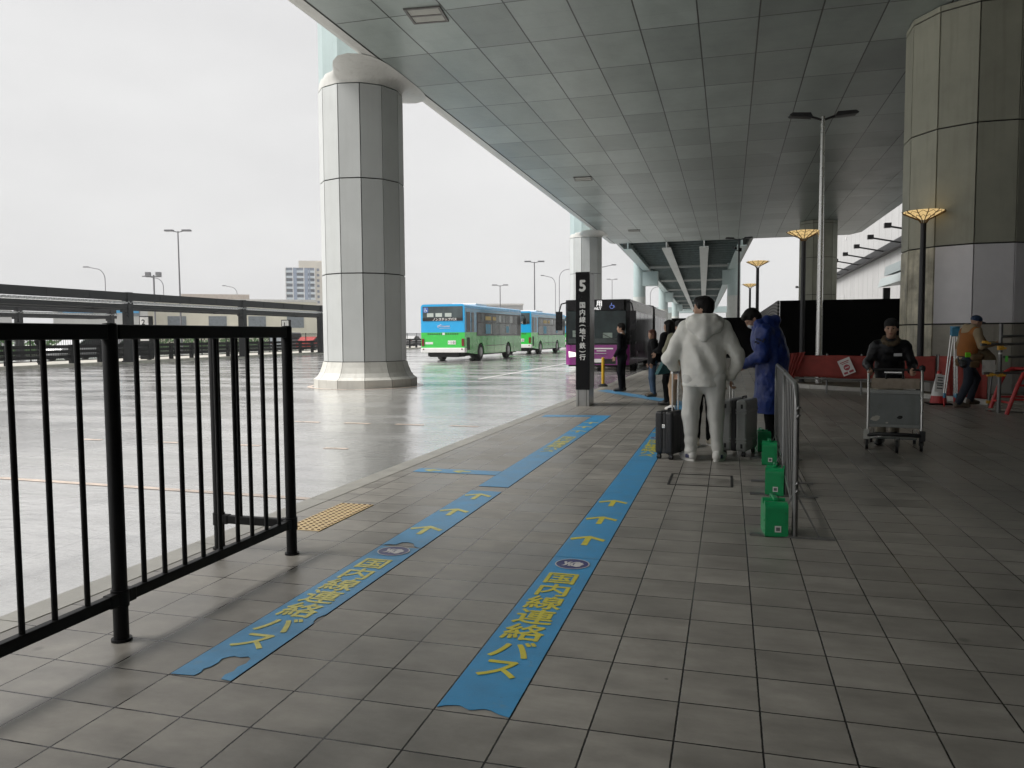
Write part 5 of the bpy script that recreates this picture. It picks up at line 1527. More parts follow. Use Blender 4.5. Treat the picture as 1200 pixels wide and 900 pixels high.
# street behind: cars, hedge, buildings
mb = MB(); mb.box(-140, -58, 4, 160, RD + .004, .0); struct("far_pavement", mb, mat("far_paving", (.55, .54, .52), .7, var=.2))
def car(label, p, rz, col, kind="car"):
    t = thing("parked_car", label, "car", p, rz, "cars on the street beyond the guard rail")
    M_ = mat("car_paint_" + "_".join(str(int(c * 100)) for c in col), col, .25, var=.06, coat=.6)
    if kind == "van":
        prof = [(-2.2, .35), (2.25, .35), (2.3, .8), (2.1, 1.05), (1.35, 1.15), (.9, 1.85), (-2.15, 1.9), (-2.25, 1.0)]; roof = [(1.2, 1.17), (.84, 1.76), (-2.05, 1.8), (-2.12, 1.15)]
    else:
        prof = [(-2.15, .30), (2.2, .30), (2.22, .6), (2.05, .78), (1.0, .92), (.25, 1.38), (-1.1, 1.42), (-1.85, 1.02), (-2.2, .9)]; roof = [(.85, .95), (.2, 1.33), (-1.05, 1.36), (-1.65, 1.0)]
    mb = MB(); mb.prism(prof, -.85, .85, 'x'); part("body", mb, t, M_, bevel=.09, segs=3)
    for s in (-1, 1):
        mb = MB(); mb.prism(roof, s * .855, s * .865, 'x'); part("side_window", mb, t, M_GLASS)
        mb = MB(); mb.box(s * .62 - .16, s * .62 + .16, 2.19, 2.25, .6, .74); part("headlight", mb, t, mat("car_lamp", (.65, .66, .68), .2), bevel=.02)
        mb = MB(); mb.box(s * .66 - .12, s * .66 + .12, -2.24, -2.17, .72, .88); part("tail_lamp", mb, t, M_TAIL, bevel=.02)
        for yy in (-1.35, 1.35): wheel(t, s * .86, yy, .32, s)
    return t
car("dark grey van parked beyond the guard rail at the far left", (-41.0, 30.2, RD), R(3), (.03, .035, .04), "van")
car("silver car with a sloping windscreen beyond the guard rail", (-41.5, 41.6, RD), R(180), (.46, .47, .48))
car("black car beyond the guard rail, behind the railing's tall post", (-40.3, 44.6, RD), R(4), (.02, .02, .022))
car("red car on the far street, left of the big white pillar", (-41.2, 71.5, RD), R(2), (.42, .03, .025))
car("grey van on the far street just left of the white pillar", (-43.5, 70.5, RD), R(2), (.28, .31, .33), "van")
car("white car on the far street to the left of the nearest bus", (-44.0, 104, RD), R(2), (.62, .62, .62))

# clipped hedge behind the street
mb = MB()
r_ = random.Random(5)
for k in range(5200):
    y = r_.uniform(24, 122); x = -57.5 + r_.uniform(-.8, .8); z = r_.uniform(.2, 1.3) - .25 * abs(x + 57.5)
    a, b = r_.uniform(0, 6.28), r_.uniform(-.9, .9); s = r_.uniform(.10, .2)
    u = Vector((math.cos(a), math.sin(a), .2)) * s; v = Vector((-math.sin(a) * b, math.cos(a) * b, 1)).normalized() * s
    c = Vector((x, y, z)); mb.add([c - u, c + v * .7, c + u, c - v * .7], [(0, 1, 2, 3)])
mb.box(-58.0, -57.0, 24, 122, .02, .8)
o = struct("hedge", mb, mat("hedge_leaf", (.07, .15, .045), .7, var=.5, vscale=1.5)); o['kind'] = 'stuff'; tag(o, "clipped green hedge beyond the street on the left", "hedge", None, 'stuff')

def building(label, p, rz, w, d, hgt, col, rows=3, cols=6, roof=None, win=(.16, .18, .2), band=None):
    t = thing("building", label, "building", p, rz, "low buildings on the far left")
    mb = MB(); mb.box(-w / 2, w / 2, 0, d, 0, hgt); part("wall", mb, t, mat("wall_%d_%d_%d" % tuple(int(c * 100) for c in col), col, .7, var=.08, vscale=.4, streak=.15))
    mb = MB(); mb.box(-w / 2 - .15, w / 2 + .15, -.15, d + .15, hgt + .002, hgt + .35); part("parapet", mb, t, mat("pale_parapet", (.5, .49, .47), .7))
    if roof:
        mb = MB(); mb.box(-w * .2, w * .15, d * .3, d * .6, hgt + .352, hgt + roof); part("roof_house", mb, t, mat("roof_house", (.42, .37, .33), .7))
    Mw = mat("far_window", win, .3, var=.2)
    for r in range(rows):
        for c in range(cols):
            cw = w / cols; z = hgt * (r + .42) / rows
            mb = MB(); x0 = -w / 2 + c * cw + cw * .2; mb.box(x0, x0 + cw * .45, -.06, -.002, z, z + hgt / rows * .26); part("window", mb, t, Mw)
    if band:
        mb = MB(); mb.box(-w / 2 + w * .1, w / 2 - w * .1, -.12, -.062, hgt * .78, hgt * .9); part("sign_band", mb, t, mat("band_%d_%d_%d" % tuple(int(c * 100) for c in band), band, .5))
    return t
building("long cream warehouse behind the nearer shelter roof", (-68, 93, 0), R(35), 26, 12, 6.3, (.60, .57, .48), 1, 5, 1.2)
building("pale grey shop block with a blue sign band behind the shelter", (-72, 76, 0), R(42), 10, 10, 5.6, (.44, .44, .43), 2, 4, None, (.2, .22, .24), (.06, .30, .55))
building("grey office block at the far left behind the second shelter", (-84, 52, 0), R(55), 34, 12, 5.2, (.40, .40, .40), 2, 9, None, (.2, .22, .24), (.45, .10, .08))
building("grey multi level car park just left of the nearest bus", (-50, 150, 0), R(17), 20, 20, 7.4, (.33, .33, .33), 3, 6, None, (.14, .14, .15))
building("low white shed to the left of the nearest bus", (-38, 128, 0), R(17), 12, 8, 3.6, (.58, .58, .57), 1, 4)
building("low brown roofed block far behind the two city buses", (-34, 190, 0), R(8), 34, 10, 3.0, (.40, .36, .31), 2, 9)
# apartment tower
tw = thing("apartment_tower", "distant apartment tower with blue grey balconies beside the white pillar", "building", (-158.5, 268, 0), R(28))
M_TW = mat("tower_wall", (.56, .53, .47), .7, var=.05)
M_TWB = mat("tower_blue_glass", (.22, .27, .36), .4, var=.15, vscale=.2)
M_TWD = mat("tower_recess", (.16, .18, .22), .6)
mb = MB(); mb.box(-6.5, 4.6, 0, 12, 0, 27.8); mb.box(4.6, 9.2, -.3, 13, 0, 29.9); part("wall", mb, tw, M_TW)
mb = MB(); mb.box(-1.6, 9.0, 1, 11, 29.9 if False else 27.8, 30.6); part("roof_house", mb, tw, M_TW)
for fl_ in range(13):
    z = 1 + fl_ * 2.07
    mb = MB(); mb.box(-6.2, 4.3, -.05, -.002, z + .9, z + 1.95); part("balcony_recess", mb, tw, M_TWD)
    mb = MB(); mb.box(-6.3, 4.4, -1.0, -.06, z, z + .85, mat("balcony_front", (.48, .54, .58), .4, var=.1)); part("balcony_front", mb, tw, mat("balcony_front", (.48, .54, .58), .4, var=.1))
    mb = MB()
    for c in range(2): mb.box(5.2 + c * 2, 6.1 + c * 2, -.36, -.302, z + .7, z + 1.7)
    part("window", mb, tw, M_TWD)
for xx in (-3.6, .6, 2.2):
    mb = MB(); mb.box(xx, xx + (1.3 if xx < 2 else .5), -1.08, -1.002, 0, 27.5); part("glass_strip", mb, tw, M_TWB)
for xx in (-3.9, .2, -6.6, 4.25):
    mb = MB(); mb.box(xx, xx + .3, -1.15, -.01, 0, 27.8); part("fin", mb, tw, mat("tower_fin", (.62, .62, .62), .6))

# lamp posts across the background
M_LP = mat("grey_lamp_post", (.16, .16, .17), .5, var=.1)
GLP = "lamp posts standing across the bus yard"
def twin_far(label, x, y, H):
    t = thing("street_lamp", label, "lamp post", (x, y, 0), R(16), GLP)
    mb = MB(); mb.tube([(0, 0, 0), (0, 0, H)], [.10, .055], 8); part("pole", mb, t, M_LP)
    for s in (-1, 1):
        mb = MB(); mb.tube([(0, 0, H - .1), (s * .45, 0, H)], .05, 6); mb.box(min(s * .4, s * 1.15), max(s * .4, s * 1.15), -.2, .2, H - .02, H + .12); part("lamp_head", mb, t, M_LP)
def curved_far(label, x, y, H, s=-1):
    t = thing("street_lamp", label, "lamp post", (x, y, 0), R(16), GLP)
    pts = [(0, 0, 0), (0, 0, H * .85)] + [(s * (1.0 - math.cos(a)) * 1.2, 0, H * .85 + H * .13 * math.sin(a)) for a in np.linspace(.2, PI / 2, 6)] + [(s * 2.3, 0, H)]
    mb = MB(); mb.tube(pts, .055, 8); part("pole", mb, t, M_LP)
    mb = MB(); mb.box(min(s * 2.2, s * 2.9), max(s * 2.2, s * 2.9), -.15, .15, H - .05, H + .1); part("lamp_head", mb, t, M_LP)
def flood_far(label, x, y, H):
    t = thing("street_lamp", label, "lamp post", (x, y, 0), R(16), GLP)
    mb = MB(); mb.tube([(0, 0, 0), (0, 0, H)], .10, 8); part("pole", mb, t, M_LP)
    mb = MB(); mb.box(-.9, .9, -.06, .06, H - .25, H - .12)
    for s in (-.6, .6): mb.box(s - .26, s + .26, -.3, .15, H - .1, H + .32)
    part("floodlight", mb, t, M_LP)
twin_far("tall twin headed lamp post above the shelter roof, left of the white pillar", -47.6, 59.4, 10.9)
curved_far("single curved lamp post at the left, above the shelter roof", -83.5, 89, 11.2)
curved_far("curved lamp post just right of the twin floodlights", -77.0, 92.7, 10.0)
flood_far("lamp post with two floodlights above the shelter roof", -64.0, 75.5, 8.6)
curved_far("thin curved lamp post near the apartment tower", -94, 134, 11.5)
twin_far("twin headed lamp post above the second city bus", -21.7, 87.4, 9.8)
twin_far("smaller twin headed lamp post above the nearest city bus", -31.2, 105.5, 8.4)
curved_far("curved lamp post left of the black sign numbered 5", -27.5, 128, 12.5, 1)
curved_far("curved lamp post between the sign pillar and the round white column", -18.6, 112, 11.4, 1)
twin_far("distant twin headed lamp post beside the round white column", -24, 165, 13.0)
curved_far("curved lamp post between the second and third round white columns", -14.5, 150, 10.5, 1)
curved_far("thin lamp post rising behind the second city bus roof", -33, 150, 13.0, -1)

# damp winter air over the whole yard
hz = bpy.data.materials.new("damp_air"); hz.use_nodes = True
_nt = hz.node_tree
for _n in list(_nt.nodes): _nt.nodes.remove(_n)
_o = _nt.nodes.new("ShaderNodeOutputMaterial"); _v = _nt.nodes.new("ShaderNodeVolumePrincipled")
_v.inputs['Color'].default_value = (.95, .96, .97, 1); _v.inputs['Density'].default_value = .0005
_nt.links.new(_v.outputs[0], _o.inputs['Volume'])
mb = MB(); mb.box(-420, 420, -320, 560, -1.1, 60)
haze = put("haze", mb.mesh("haze", hz)); haze['kind'] = 'stuff'; haze.display_type = 'WIRE'
# ------------------------------------------------------------------ people: smooth bodies and clothes grown from distance fields
_LAT = rng.random((24, 24, 24)).astype(np.float32)
def vnoise(P, f):
    """smooth value noise, P (...,3), f per-axis frequency"""
    q = P * np.asarray(f, np.float32)
    i = np.floor(q).astype(int); t = (q - i).astype(np.float32); t = t * t * (3 - 2 * t); i %= 24; j = (i + 1) % 24
    x0, y0, z0 = i[..., 0], i[..., 1], i[..., 2]; x1, y1, z1 = j[..., 0], j[..., 1], j[..., 2]
    tx, ty, tz = t[..., 0], t[..., 1], t[..., 2]
    def l(a, b, t): return a + (b - a) * t
    return l(l(l(_LAT[x0, y0, z0], _LAT[x1, y0, z0], tx), l(_LAT[x0, y1, z0], _LAT[x1, y1, z0], tx), ty),
             l(l(_LAT[x0, y0, z1], _LAT[x1, y0, z1], tx), l(_LAT[x0, y1, z1], _LAT[x1, y1, z1], tx), ty), tz) * 2 - 1

class Blob:
    """capsules and ellipsoids blended by a smooth minimum and meshed with surface nets"""
    def __init__(s, vox=.01, k=.02):
        s.p = []; s.vox = vox; s.k = k; s.cuts = []; s.fold = None
    def cap(s, a, b, ra, rb=None, k=None, sq=None):
        """tapered capsule; sq = (axis vector, factor) flattens it along that axis"""
        s.p.append(('c', np.array(a, float), np.array(b, float), ra, ra if rb is None else rb, s.k if k is None else k, sq, False)); return s
    def ell(s, c, r, M=None, k=None, sub=False):
        s.p.append(('e', np.array(c, float), np.array(r, float), None if M is None else np.array(M)[:3, :3], None, s.k if k is None else k, None, sub)); return s
    def cut(s, point, normal):
        """remove everything on the normal's side of a plane"""
        s.cuts.append((np.array(point, float), np.array(normal, float) / np.linalg.norm(normal))); return s
    def mesh(s, name, m):
        lo, hi = np.full(3, 9e9), np.full(3, -9e9)
        for q in s.p:
            if q[7]: continue
            if q[0] == 'c':
                r = max(q[3], q[4]) * 1.05; l_, h_ = np.minimum(q[1], q[2]) - r, np.maximum(q[1], q[2]) + r
            else:
                r = q[2].max() if q[3] is not None else q[2]; l_, h_ = q[1] - r, q[1] + r
            lo, hi = np.minimum(lo, l_), np.maximum(hi, h_)
        v = s.vox; lo -= 3 * v + .015; hi += 3 * v + .015
        n = np.ceil((hi - lo) / v).astype(int) + 1
        ax = [lo[i] + np.arange(n[i]) * v for i in range(3)]
        D = np.full(n, .08, np.float32)
        for q in s.p:
            mg = .05 + 2 * v
            if q[0] == 'c':
                r = max(q[3], q[4]) + mg; l_, h_ = np.minimum(q[1], q[2]) - r, np.maximum(q[1], q[2]) + r
            else:
                r = (q[2].max() if q[3] is not None else q[2]) + mg; l_, h_ = q[1] - r, q[1] + r
            i0 = np.clip(np.floor((l_ - lo) / v).astype(int), 0, n); i1 = np.clip(np.ceil((h_ - lo) / v).astype(int) + 1, 0, n)
            if (i1 <= i0).any(): continue
            sl = tuple(slice(a, b) for a, b in zip(i0, i1))
            X, Y, Z = np.meshgrid(*[ax[i][sl[i]] for i in range(3)], indexing='ij')
            P = np.stack([X, Y, Z], -1)
            if q[0] == 'c':
                a, b = q[1], q[2]; Q = P - a; d = b - a
                if q[6] is not None:
                    nv = np.array(q[6][0], float); nv /= np.linalg.norm(nv); f = 1 / q[6][1] - 1
                    Q = Q + (Q @ nv)[..., None] * nv * f; d = d + (d @ nv) * nv * f
                L2 = max(1e-9, d @ d); t = np.clip((Q @ d) / L2, 0, 1)
                dist = np.linalg.norm(Q - t[..., None] * d, axis=-1) - (q[3] + (q[4] - q[3]) * t)
                if q[6] is not None: dist = dist * max(.55, q[6][1] ** .5)
            else:
                Q = P - q[1]
                if q[3] is not None: Q = Q @ q[3]
                k0 = np.linalg.norm(Q / q[2], axis=-1); k1 = np.linalg.norm(Q / q[2] ** 2, axis=-1) + 1e-9
                dist = k0 * (k0 - 1) / k1
            A = D[sl]; k = q[5]
            if q[7]:
                h = np.clip(.5 - .5 * (A + dist) / k, 0, 1); D[sl] = A + (-dist - A) * h + k * h * (1 - h)
            else:
                h = np.clip(.5 + .5 * (A - dist) / k, 0, 1); D[sl] = A + (dist - A) * h - k * h * (1 - h)
        if s.fold or s.cuts:
            X, Y, Z = np.meshgrid(*ax, indexing='ij'); P = np.stack([X, Y, Z], -1)
            if s.fold:
                near = np.abs(D) < .05; D[near] += s.fold(P[near]).astype(np.float32)
            for c, nn in s.cuts:
                dist = ((P - c) @ nn).astype(np.float32); k = .012
                h = np.clip(.5 - .5 * (D - dist) / k, 0, 1); D = D + (dist - D) * h + k * h * (1 - h)
        # surface nets
        S = D < 0
        c = np.zeros(np.array(n) - 1, int)
        for o in range(8):
            c += S[(o & 1):n[0] - 1 + (o & 1), (o >> 1 & 1):n[1] - 1 + (o >> 1 & 1), (o >> 2):n[2] - 1 + (o >> 2)]
        act = (c > 0) & (c < 8)
        idx = -np.ones(act.shape, int); ii = np.argwhere(act); idx[act] = np.arange(len(ii))
        acc = np.zeros((len(ii), 3)); cnt = np.zeros(len(ii))
        offs = [np.array((o & 1, o >> 1 & 1, o >> 2)) for o in range(8)]
        for a in range(8):
            for b in range(a + 1, 8):
                if np.abs(offs[a] - offs[b]).sum() != 1: continue
                pa, pb = ii + offs[a], ii + offs[b]
                da, db = D[tuple(pa.T)], D[tuple(pb.T)]
                m_ = (da < 0) != (db < 0); t = np.where(m_, da / np.where(m_, da - db, 1), 0)
                acc += np.where(m_[:, None], pa + (pb - pa) * t[:, None], 0); cnt += m_
        V = lo + acc / cnt[:, None] * v
        F = []
        for d in range(3):
            e = np.eye(3, dtype=int)[d]; u, w = (d + 1) % 3, (d + 2) % 3
            A = S[tuple(slice(0, n[i] - 1) if i == d else slice(1, n[i] - 1) for i in range(3))]
            B = S[tuple(slice(1, n[i]) if i == d else slice(1, n[i] - 1) for i in range(3))]
            pos = np.argwhere(A != B); flip = A[A != B]
            for i in range(3):
                if i != d: pos[:, i] += 1
            eu, ew = np.eye(3, dtype=int)[u], np.eye(3, dtype=int)[w]
            q4 = [idx[tuple((pos - eu - ew).T)], idx[tuple((pos - ew).T)], idx[tuple(pos.T)], idx[tuple((pos - eu).T)]]
            q4 = np.stack(q4, 1); q4[~flip] = q4[~flip][:, ::-1]; F.append(q4)
        F = np.concatenate(F)
        # light smoothing keeps the grid from showing
        for _ in range(2):
            sm = np.zeros_like(V); w = np.zeros(len(V))
            for a in range(4):
                np.add.at(sm, F[:, a], V[F[:, (a + 1) % 4]] + V[F[:, (a - 1) % 4]]); np.add.at(w, F[:, a], 2)
            V = V * .5 + sm / np.maximum(w, 1)[:, None] * .5
        me = bpy.data.meshes.new(name)
        me.vertices.add(len(V)); me.vertices.foreach_set('co', V.astype(np.float32).ravel())
        me.loops.add(F.size); me.loops.foreach_set('vertex_index', F.ravel().astype(np.int32))
        me.polygons.add(len(F)); me.polygons.foreach_set('loop_start', np.arange(0, F.size, 4, dtype=np.int32)); me.polygons.foreach_set('loop_total', np.full(len(F), 4, np.int32))
        me.polygons.foreach_set('use_smooth', np.ones(len(F), bool))
        me.materials.append(m); me.update(calc_edges=True); me.validate()
        return me

def V3(*a): return np.array(a, float)
def std_pose():
    """standing joints, 1.75 m tall, facing +Y; R is the +X side"""
    J = dict(pel=V3(0, 0, .96), waist=V3(0, 0, 1.10), chest=V3(0, .0, 1.31), neck=V3(0, -.015, 1.47), head=V3(0, .02, 1.63), hy=0.0, hp=0.0)
    for s, x in (('R', 1), ('L', -1)):
        J['sh' + s] = V3(x * .185, -.01, 1.42); J['el' + s] = V3(x * .235, -.03, 1.14); J['wr' + s] = V3(x * .235, .05, .90); J['hd' + s] = V3(0, .25, -1)
        J['hip' + s] = V3(x * .085, 0, .92); J['kn' + s] = V3(x * .10, .015, .50); J['an' + s] = V3(x * .105, -.02, .09); J['toe' + s] = V3(x * .03, .14, 0)
    return J
def headM(J):
    return np.array((Matrix.Rotation(J['hy'], 3, 'Z') @ Matrix.Rotation(J['hp'], 3, 'X')))
M_SKIN = mat("skin", (.42, .25, .17), .5, var=.12, vscale=14)
M_HAIR = mat("black_hair", (.007, .006, .0055), .5, spec=.2, var=.3, vscale=60, bump=.4, bscale=160)
M_HAIRR = mat("reddish_hair", (.10, .035, .022), .45, var=.3, vscale=60, bump=.4, bscale=160)
M_EYE = mat("dark_eye", (.015, .012, .01), .3)
M_LIP = mat("lip", (.32, .12, .10), .5)

def add_hand(B, J, s, curl=.6, r=.0088):
    w = J['wr' + s]; d = J['hd' + s] / np.linalg.norm(J['hd' + s])
    side = V3(1, 0, 0) if abs(d[0]) < .8 else V3(0, 1, 0)
    sgn = 1 if s == 'R' else -1
    pn = np.cross(d, side); pn /= np.linalg.norm(pn)           # palm normal
    across = np.cross(pn, d); across /= np.linalg.norm(across)
    fwd = np.array([0, 1, 0]) if abs(d[1]) < .8 else np.array([0, 0, 1])
    across = fwd - d * (fwd @ d); across /= np.linalg.norm(across)   # knuckle line runs front to back at rest
    pn = np.cross(d, across) * sgn
    palm = w + d * .055
    B.cap(w + d * .015 + across * .004, w + d * .082, .024, .030, .012, (pn, .52))
    B.cap(w + d * .03 + across * .018, w + d * .085 + across * .022, .014, .014, .01); B.cap(w + d * .03 - across * .016, w + d * .08 - across * .022, .014, .013, .01)
    for i, (o, L_) in enumerate(((.030, .070), (.010, .078), (-.010, .073), (-.029, .058))):
        k0 = w + d * (.092 if 0 < i < 3 else .086) + across * o
        d1 = d * math.cos(curl * .6) + pn * math.sin(curl * .6); d2 = d * math.cos(curl * 1.7) + pn * math.sin(curl * 1.7); d3 = d * math.cos(curl * 2.5) + pn * math.sin(curl * 2.5)
        k1 = k0 + d1 * L_ * .48; k2 = k1 + d2 * L_ * .32; k3 = k2 + d3 * L_ * .26
        B.cap(k0 - d * .01, k1, r * 1.08, r, .005); B.cap(k1, k2, r, r * .92, .003); B.cap(k2, k3, r * .92, r * .8, .003)
    t0 = w + d * .035 + across * .026; t1 = t0 + d * .032 + across * .026 + pn * .012; t2 = t1 + d * .026 + across * .004 + pn * .016
    B.cap(t0, t1, .0125, .0105, .008); B.cap(t1, t2, .0105, .0085, .004)

def body_mesh(J, vox=.0075, hands=True, curl=(.6, .6)):
    B = Blob(vox, .03); H = headM(J); c = J['head']
    def hp(x, y, z): return c + H @ V3(x, y, z)
    # trunk, limbs (mostly under the clothes), one continuous surface
    B.cap(J['pel'], J['waist'], .13, .115, None, ((0, 1, 0), .72)); B.cap(J['waist'], J['chest'], .115, .14, None, ((0, 1, 0), .72)); B.cap(J['chest'], J['neck'] - V3(0, 0, .06), .135, .09, None, ((0, 1, 0), .7))
    B.cap(J['neck'] - V3(0, 0, .04), hp(0, -.03, -.07), .062, .054)
    for s in 'RL':
        B.cap(J['sh' + s], J['el' + s], .05, .040); B.cap(J['el' + s], J['wr' + s], .040, .027); B.cap(J['chest'] + V3(0, 0, .07), J['sh' + s], .07, .055)
        B.cap(J['hip' + s], J['kn' + s], .082, .054); B.cap(J['kn' + s], J['an' + s], .052, .036); B.cap(J['an' + s], J['an' + s] + J['toe' + s] * .7 - V3(0, 0, .045), .036, .03)
        if hands: add_hand(B, J, s, curl[0 if s == 'R' else 1])
    # head
    B.ell(hp(0, -.012, .035), (.075, .094, .088), H, .02); B.ell(hp(0, .018, -.03), (.062, .074, .092), H, .03)
    B.ell(hp(0, .055, -.088), (.026, .026, .024), H, .025); B.ell(hp(0, .068, .018), (.055, .02, .022), H, .03)
    B.cap(hp(0, .083, .012), hp(0, .100, -.026), .008, .0125, .012); B.ell(hp(.011, .090, -.031), (.008, .01, .007), H, .006); B.ell(hp(-.011, .090, -.031), (.008, .01, .007), H, .006)
    for x in (-1, 1):
        B.ell(hp(x * .044, .056, -.025), (.022, .02, .02), H, .02); B.ell(hp(x * .031, .084, .006), (.016, .012, .010), H, .010, True)
        B.ell(hp(x * .077, -.012, -.006), (.008, .020, .032), H, .006); B.ell(hp(x * .083, -.008, -.004), (.006, .011, .019), H, .004, True)
    B.ell(hp(0, .083, -.058), (.022, .010, .010), H, .01); B.ell(hp(0, .094, -.058), (.020, .006, .0022), H, .003, True)
    return B.mesh("body", M_SKIN)

def face(t, J):
    H = headM(J); c = J['head']
    def hp(x, y, z): return c + H @ V3(x, y, z)
    R4 = Matrix(H.tolist()).to_4x4()
    for x in (-1, 1):
        mb = MB(); mb.lathe([(.001, -.0105), (.0075, -.007), (.0105, 0), (.0075, .007), (.001, .0105)], 12, None, True)
        mb.v = [tuple(hp(x * .031, .0755, .007) + np.array(v)) for v in mb.v]; part("eye", mb, t, M_EYE)
        mb = MB(); mb.tube([hp(x * .016, .0905, .0255), hp(x * .032, .088, .029), hp(x * .047, .076, .0245)], [.0028, .0032, .002], 6); part("eyebrow", mb, t, M_HAIR)
    mb = MB(); mb.tube([hp(-.021, .086, -.0585), hp(-.008, .0925, -.0565), hp(.008, .0925, -.0565), hp(.021, .086, -.0585)], .0035, 6); mb.tube([hp(-.016, .088, -.0645), hp(0, .0925, -.066), hp(.016, .088, -.0645)], .0042, 6); part("mouth", mb, t, M_LIP)

def hair_mesh(J, m, kind="short", vox=.006):
    B = Blob(vox, .015); H = headM(J); c = J['head']
    def hp(x, y, z): return c + H @ V3(x, y, z)
    B.ell(hp(0, -.016, .045), (.086, .104, .096), H); B.ell(hp(0, -.045, -.0), (.080, .075, .078), H)
    if kind == "short":
        B.ell(hp(0, .045, .085), (.068, .058, .042), H)
        for x in (-1, 1): B.cap(hp(x * .076, .022, .03), hp(x * .076, .018, .0), .012, .006)
    if kind == "long":
        for x in (-1, 1): B.cap(hp(x * .07, -.01, .02), hp(x * .075, -.03, -.19), .035, .045); B.cap(hp(x * .074, .03, .03), hp(x * .07, .03, -.10), .018, .016)
        B.cap(hp(0, -.07, .02), hp(0, -.085, -.20), .07, .06); B.ell(hp(0, .05, .075), (.06, .05, .035), H)
    if kind == "bob":
        for x in (-1, 1): B.cap(hp(x * .072, -.01, .02), hp(x * .072, -.02, -.09), .035, .03)
        B.cap(hp(0, -.06, .02), hp(0, -.07, -.09), .07, .06); B.ell(hp(0, .05, .08), (.065, .05, .035), H)
    # keep the face clear
    B.ell(hp(0, .105, -.035), (.066, .075, .085), H, .012, True)
    B.fold = lambda P: .0035 * vnoise(P, (60, 60, 22)) + .003 * vnoise(P, (25, 25, 12))
    return B.mesh("hair", m)

def shoe_mesh(J, s, m, big=1.0, sole=None):
    a = J['an' + s]; d = J['toe' + s].copy(); d[2] = 0; d = d / np.linalg.norm(d)
    fl_ = a[2] - .09
    B = Blob(.007, .02); g = fl_ + .045
    heel = V3(a[0], a[1], g) - d * .035; toe = V3(a[0], a[1], g - .004) + d * .165
    B.cap(heel, toe, .044 * big, .043 * big, None, ((0, 0, 1), .85)); B.cap(heel + V3(0, 0, .035), a + V3(0, 0, .02), .042 * big, .045 * big); B.cap(a + V3(0, 0, .0) + d * .02, toe - d * .04 + V3(0, 0, .008), .046 * big, .036 * big)
    B.cut((0, 0, fl_ + .004), (0, 0, -1))
    return B.mesh("shoe", m)
def sole_mesh(J, s, m):
    a = J['an' + s]; d = J['toe' + s].copy(); d[2] = 0; d = d / np.linalg.norm(d); n = np.array([-d[1], d[0], 0])
    fl_ = a[2] - .09; P = []
    for t in np.linspace(0, 2 * PI, 28, endpoint=False):
        P.append(V3(a[0], a[1], 0) + d * (.064 + .148 * math.cos(t)) + n * (.048 * math.sin(t) * (1 - .1 * math.cos(t))))
    mb = MB(); vs = [(p[0], p[1], fl_) for p in P] + [(p[0], p[1], fl_ + .024) for p in P]; k = len(P)
    mb.add(vs, [tuple(reversed(range(k))), tuple(range(k, 2 * k))] + [(i, (i + 1) % k, k + (i + 1) % k, k + i) for i in range(k)])
    return mb.mesh("sole", m)

def trousers(J, m, w=1.0, vox=.009, cuff=.075, fold=.006, hem_taper=1.0):
    B = Blob(vox, .03)
    B.cap(J['pel'] + V3(0, 0, .06), J['pel'] - V3(0, 0, .02), .158 * w, .172 * w, None, ((0, 1, 0), .70))
    for s in 'RL':
        B.cap(J['hip' + s] + V3(0, -.012, .0), J['kn' + s], .098 * w, .076 * w); B.cap(J['kn' + s], J['an' + s] + V3(0, 0, cuff - .09 + .03), .076 * w, .062 * w * hem_taper)
        B.cap(J['hip' + s] + V3(0, -.045, -.02), J['hip' + s] + V3(0, -.04, -.06), .085 * w, .08 * w)
    def fo(P):
        z = P[:, 2]; lowz = np.clip((.55 - z) / .45, 0, 1)
        return fold * (vnoise(P, (9, 9, 4)) + .8 * lowz * vnoise(P, (7, 7, 19)) + .5 * vnoise(P + 3, (20, 20, 9)))
    B.fold = fo
    return B.mesh("trousers", m)

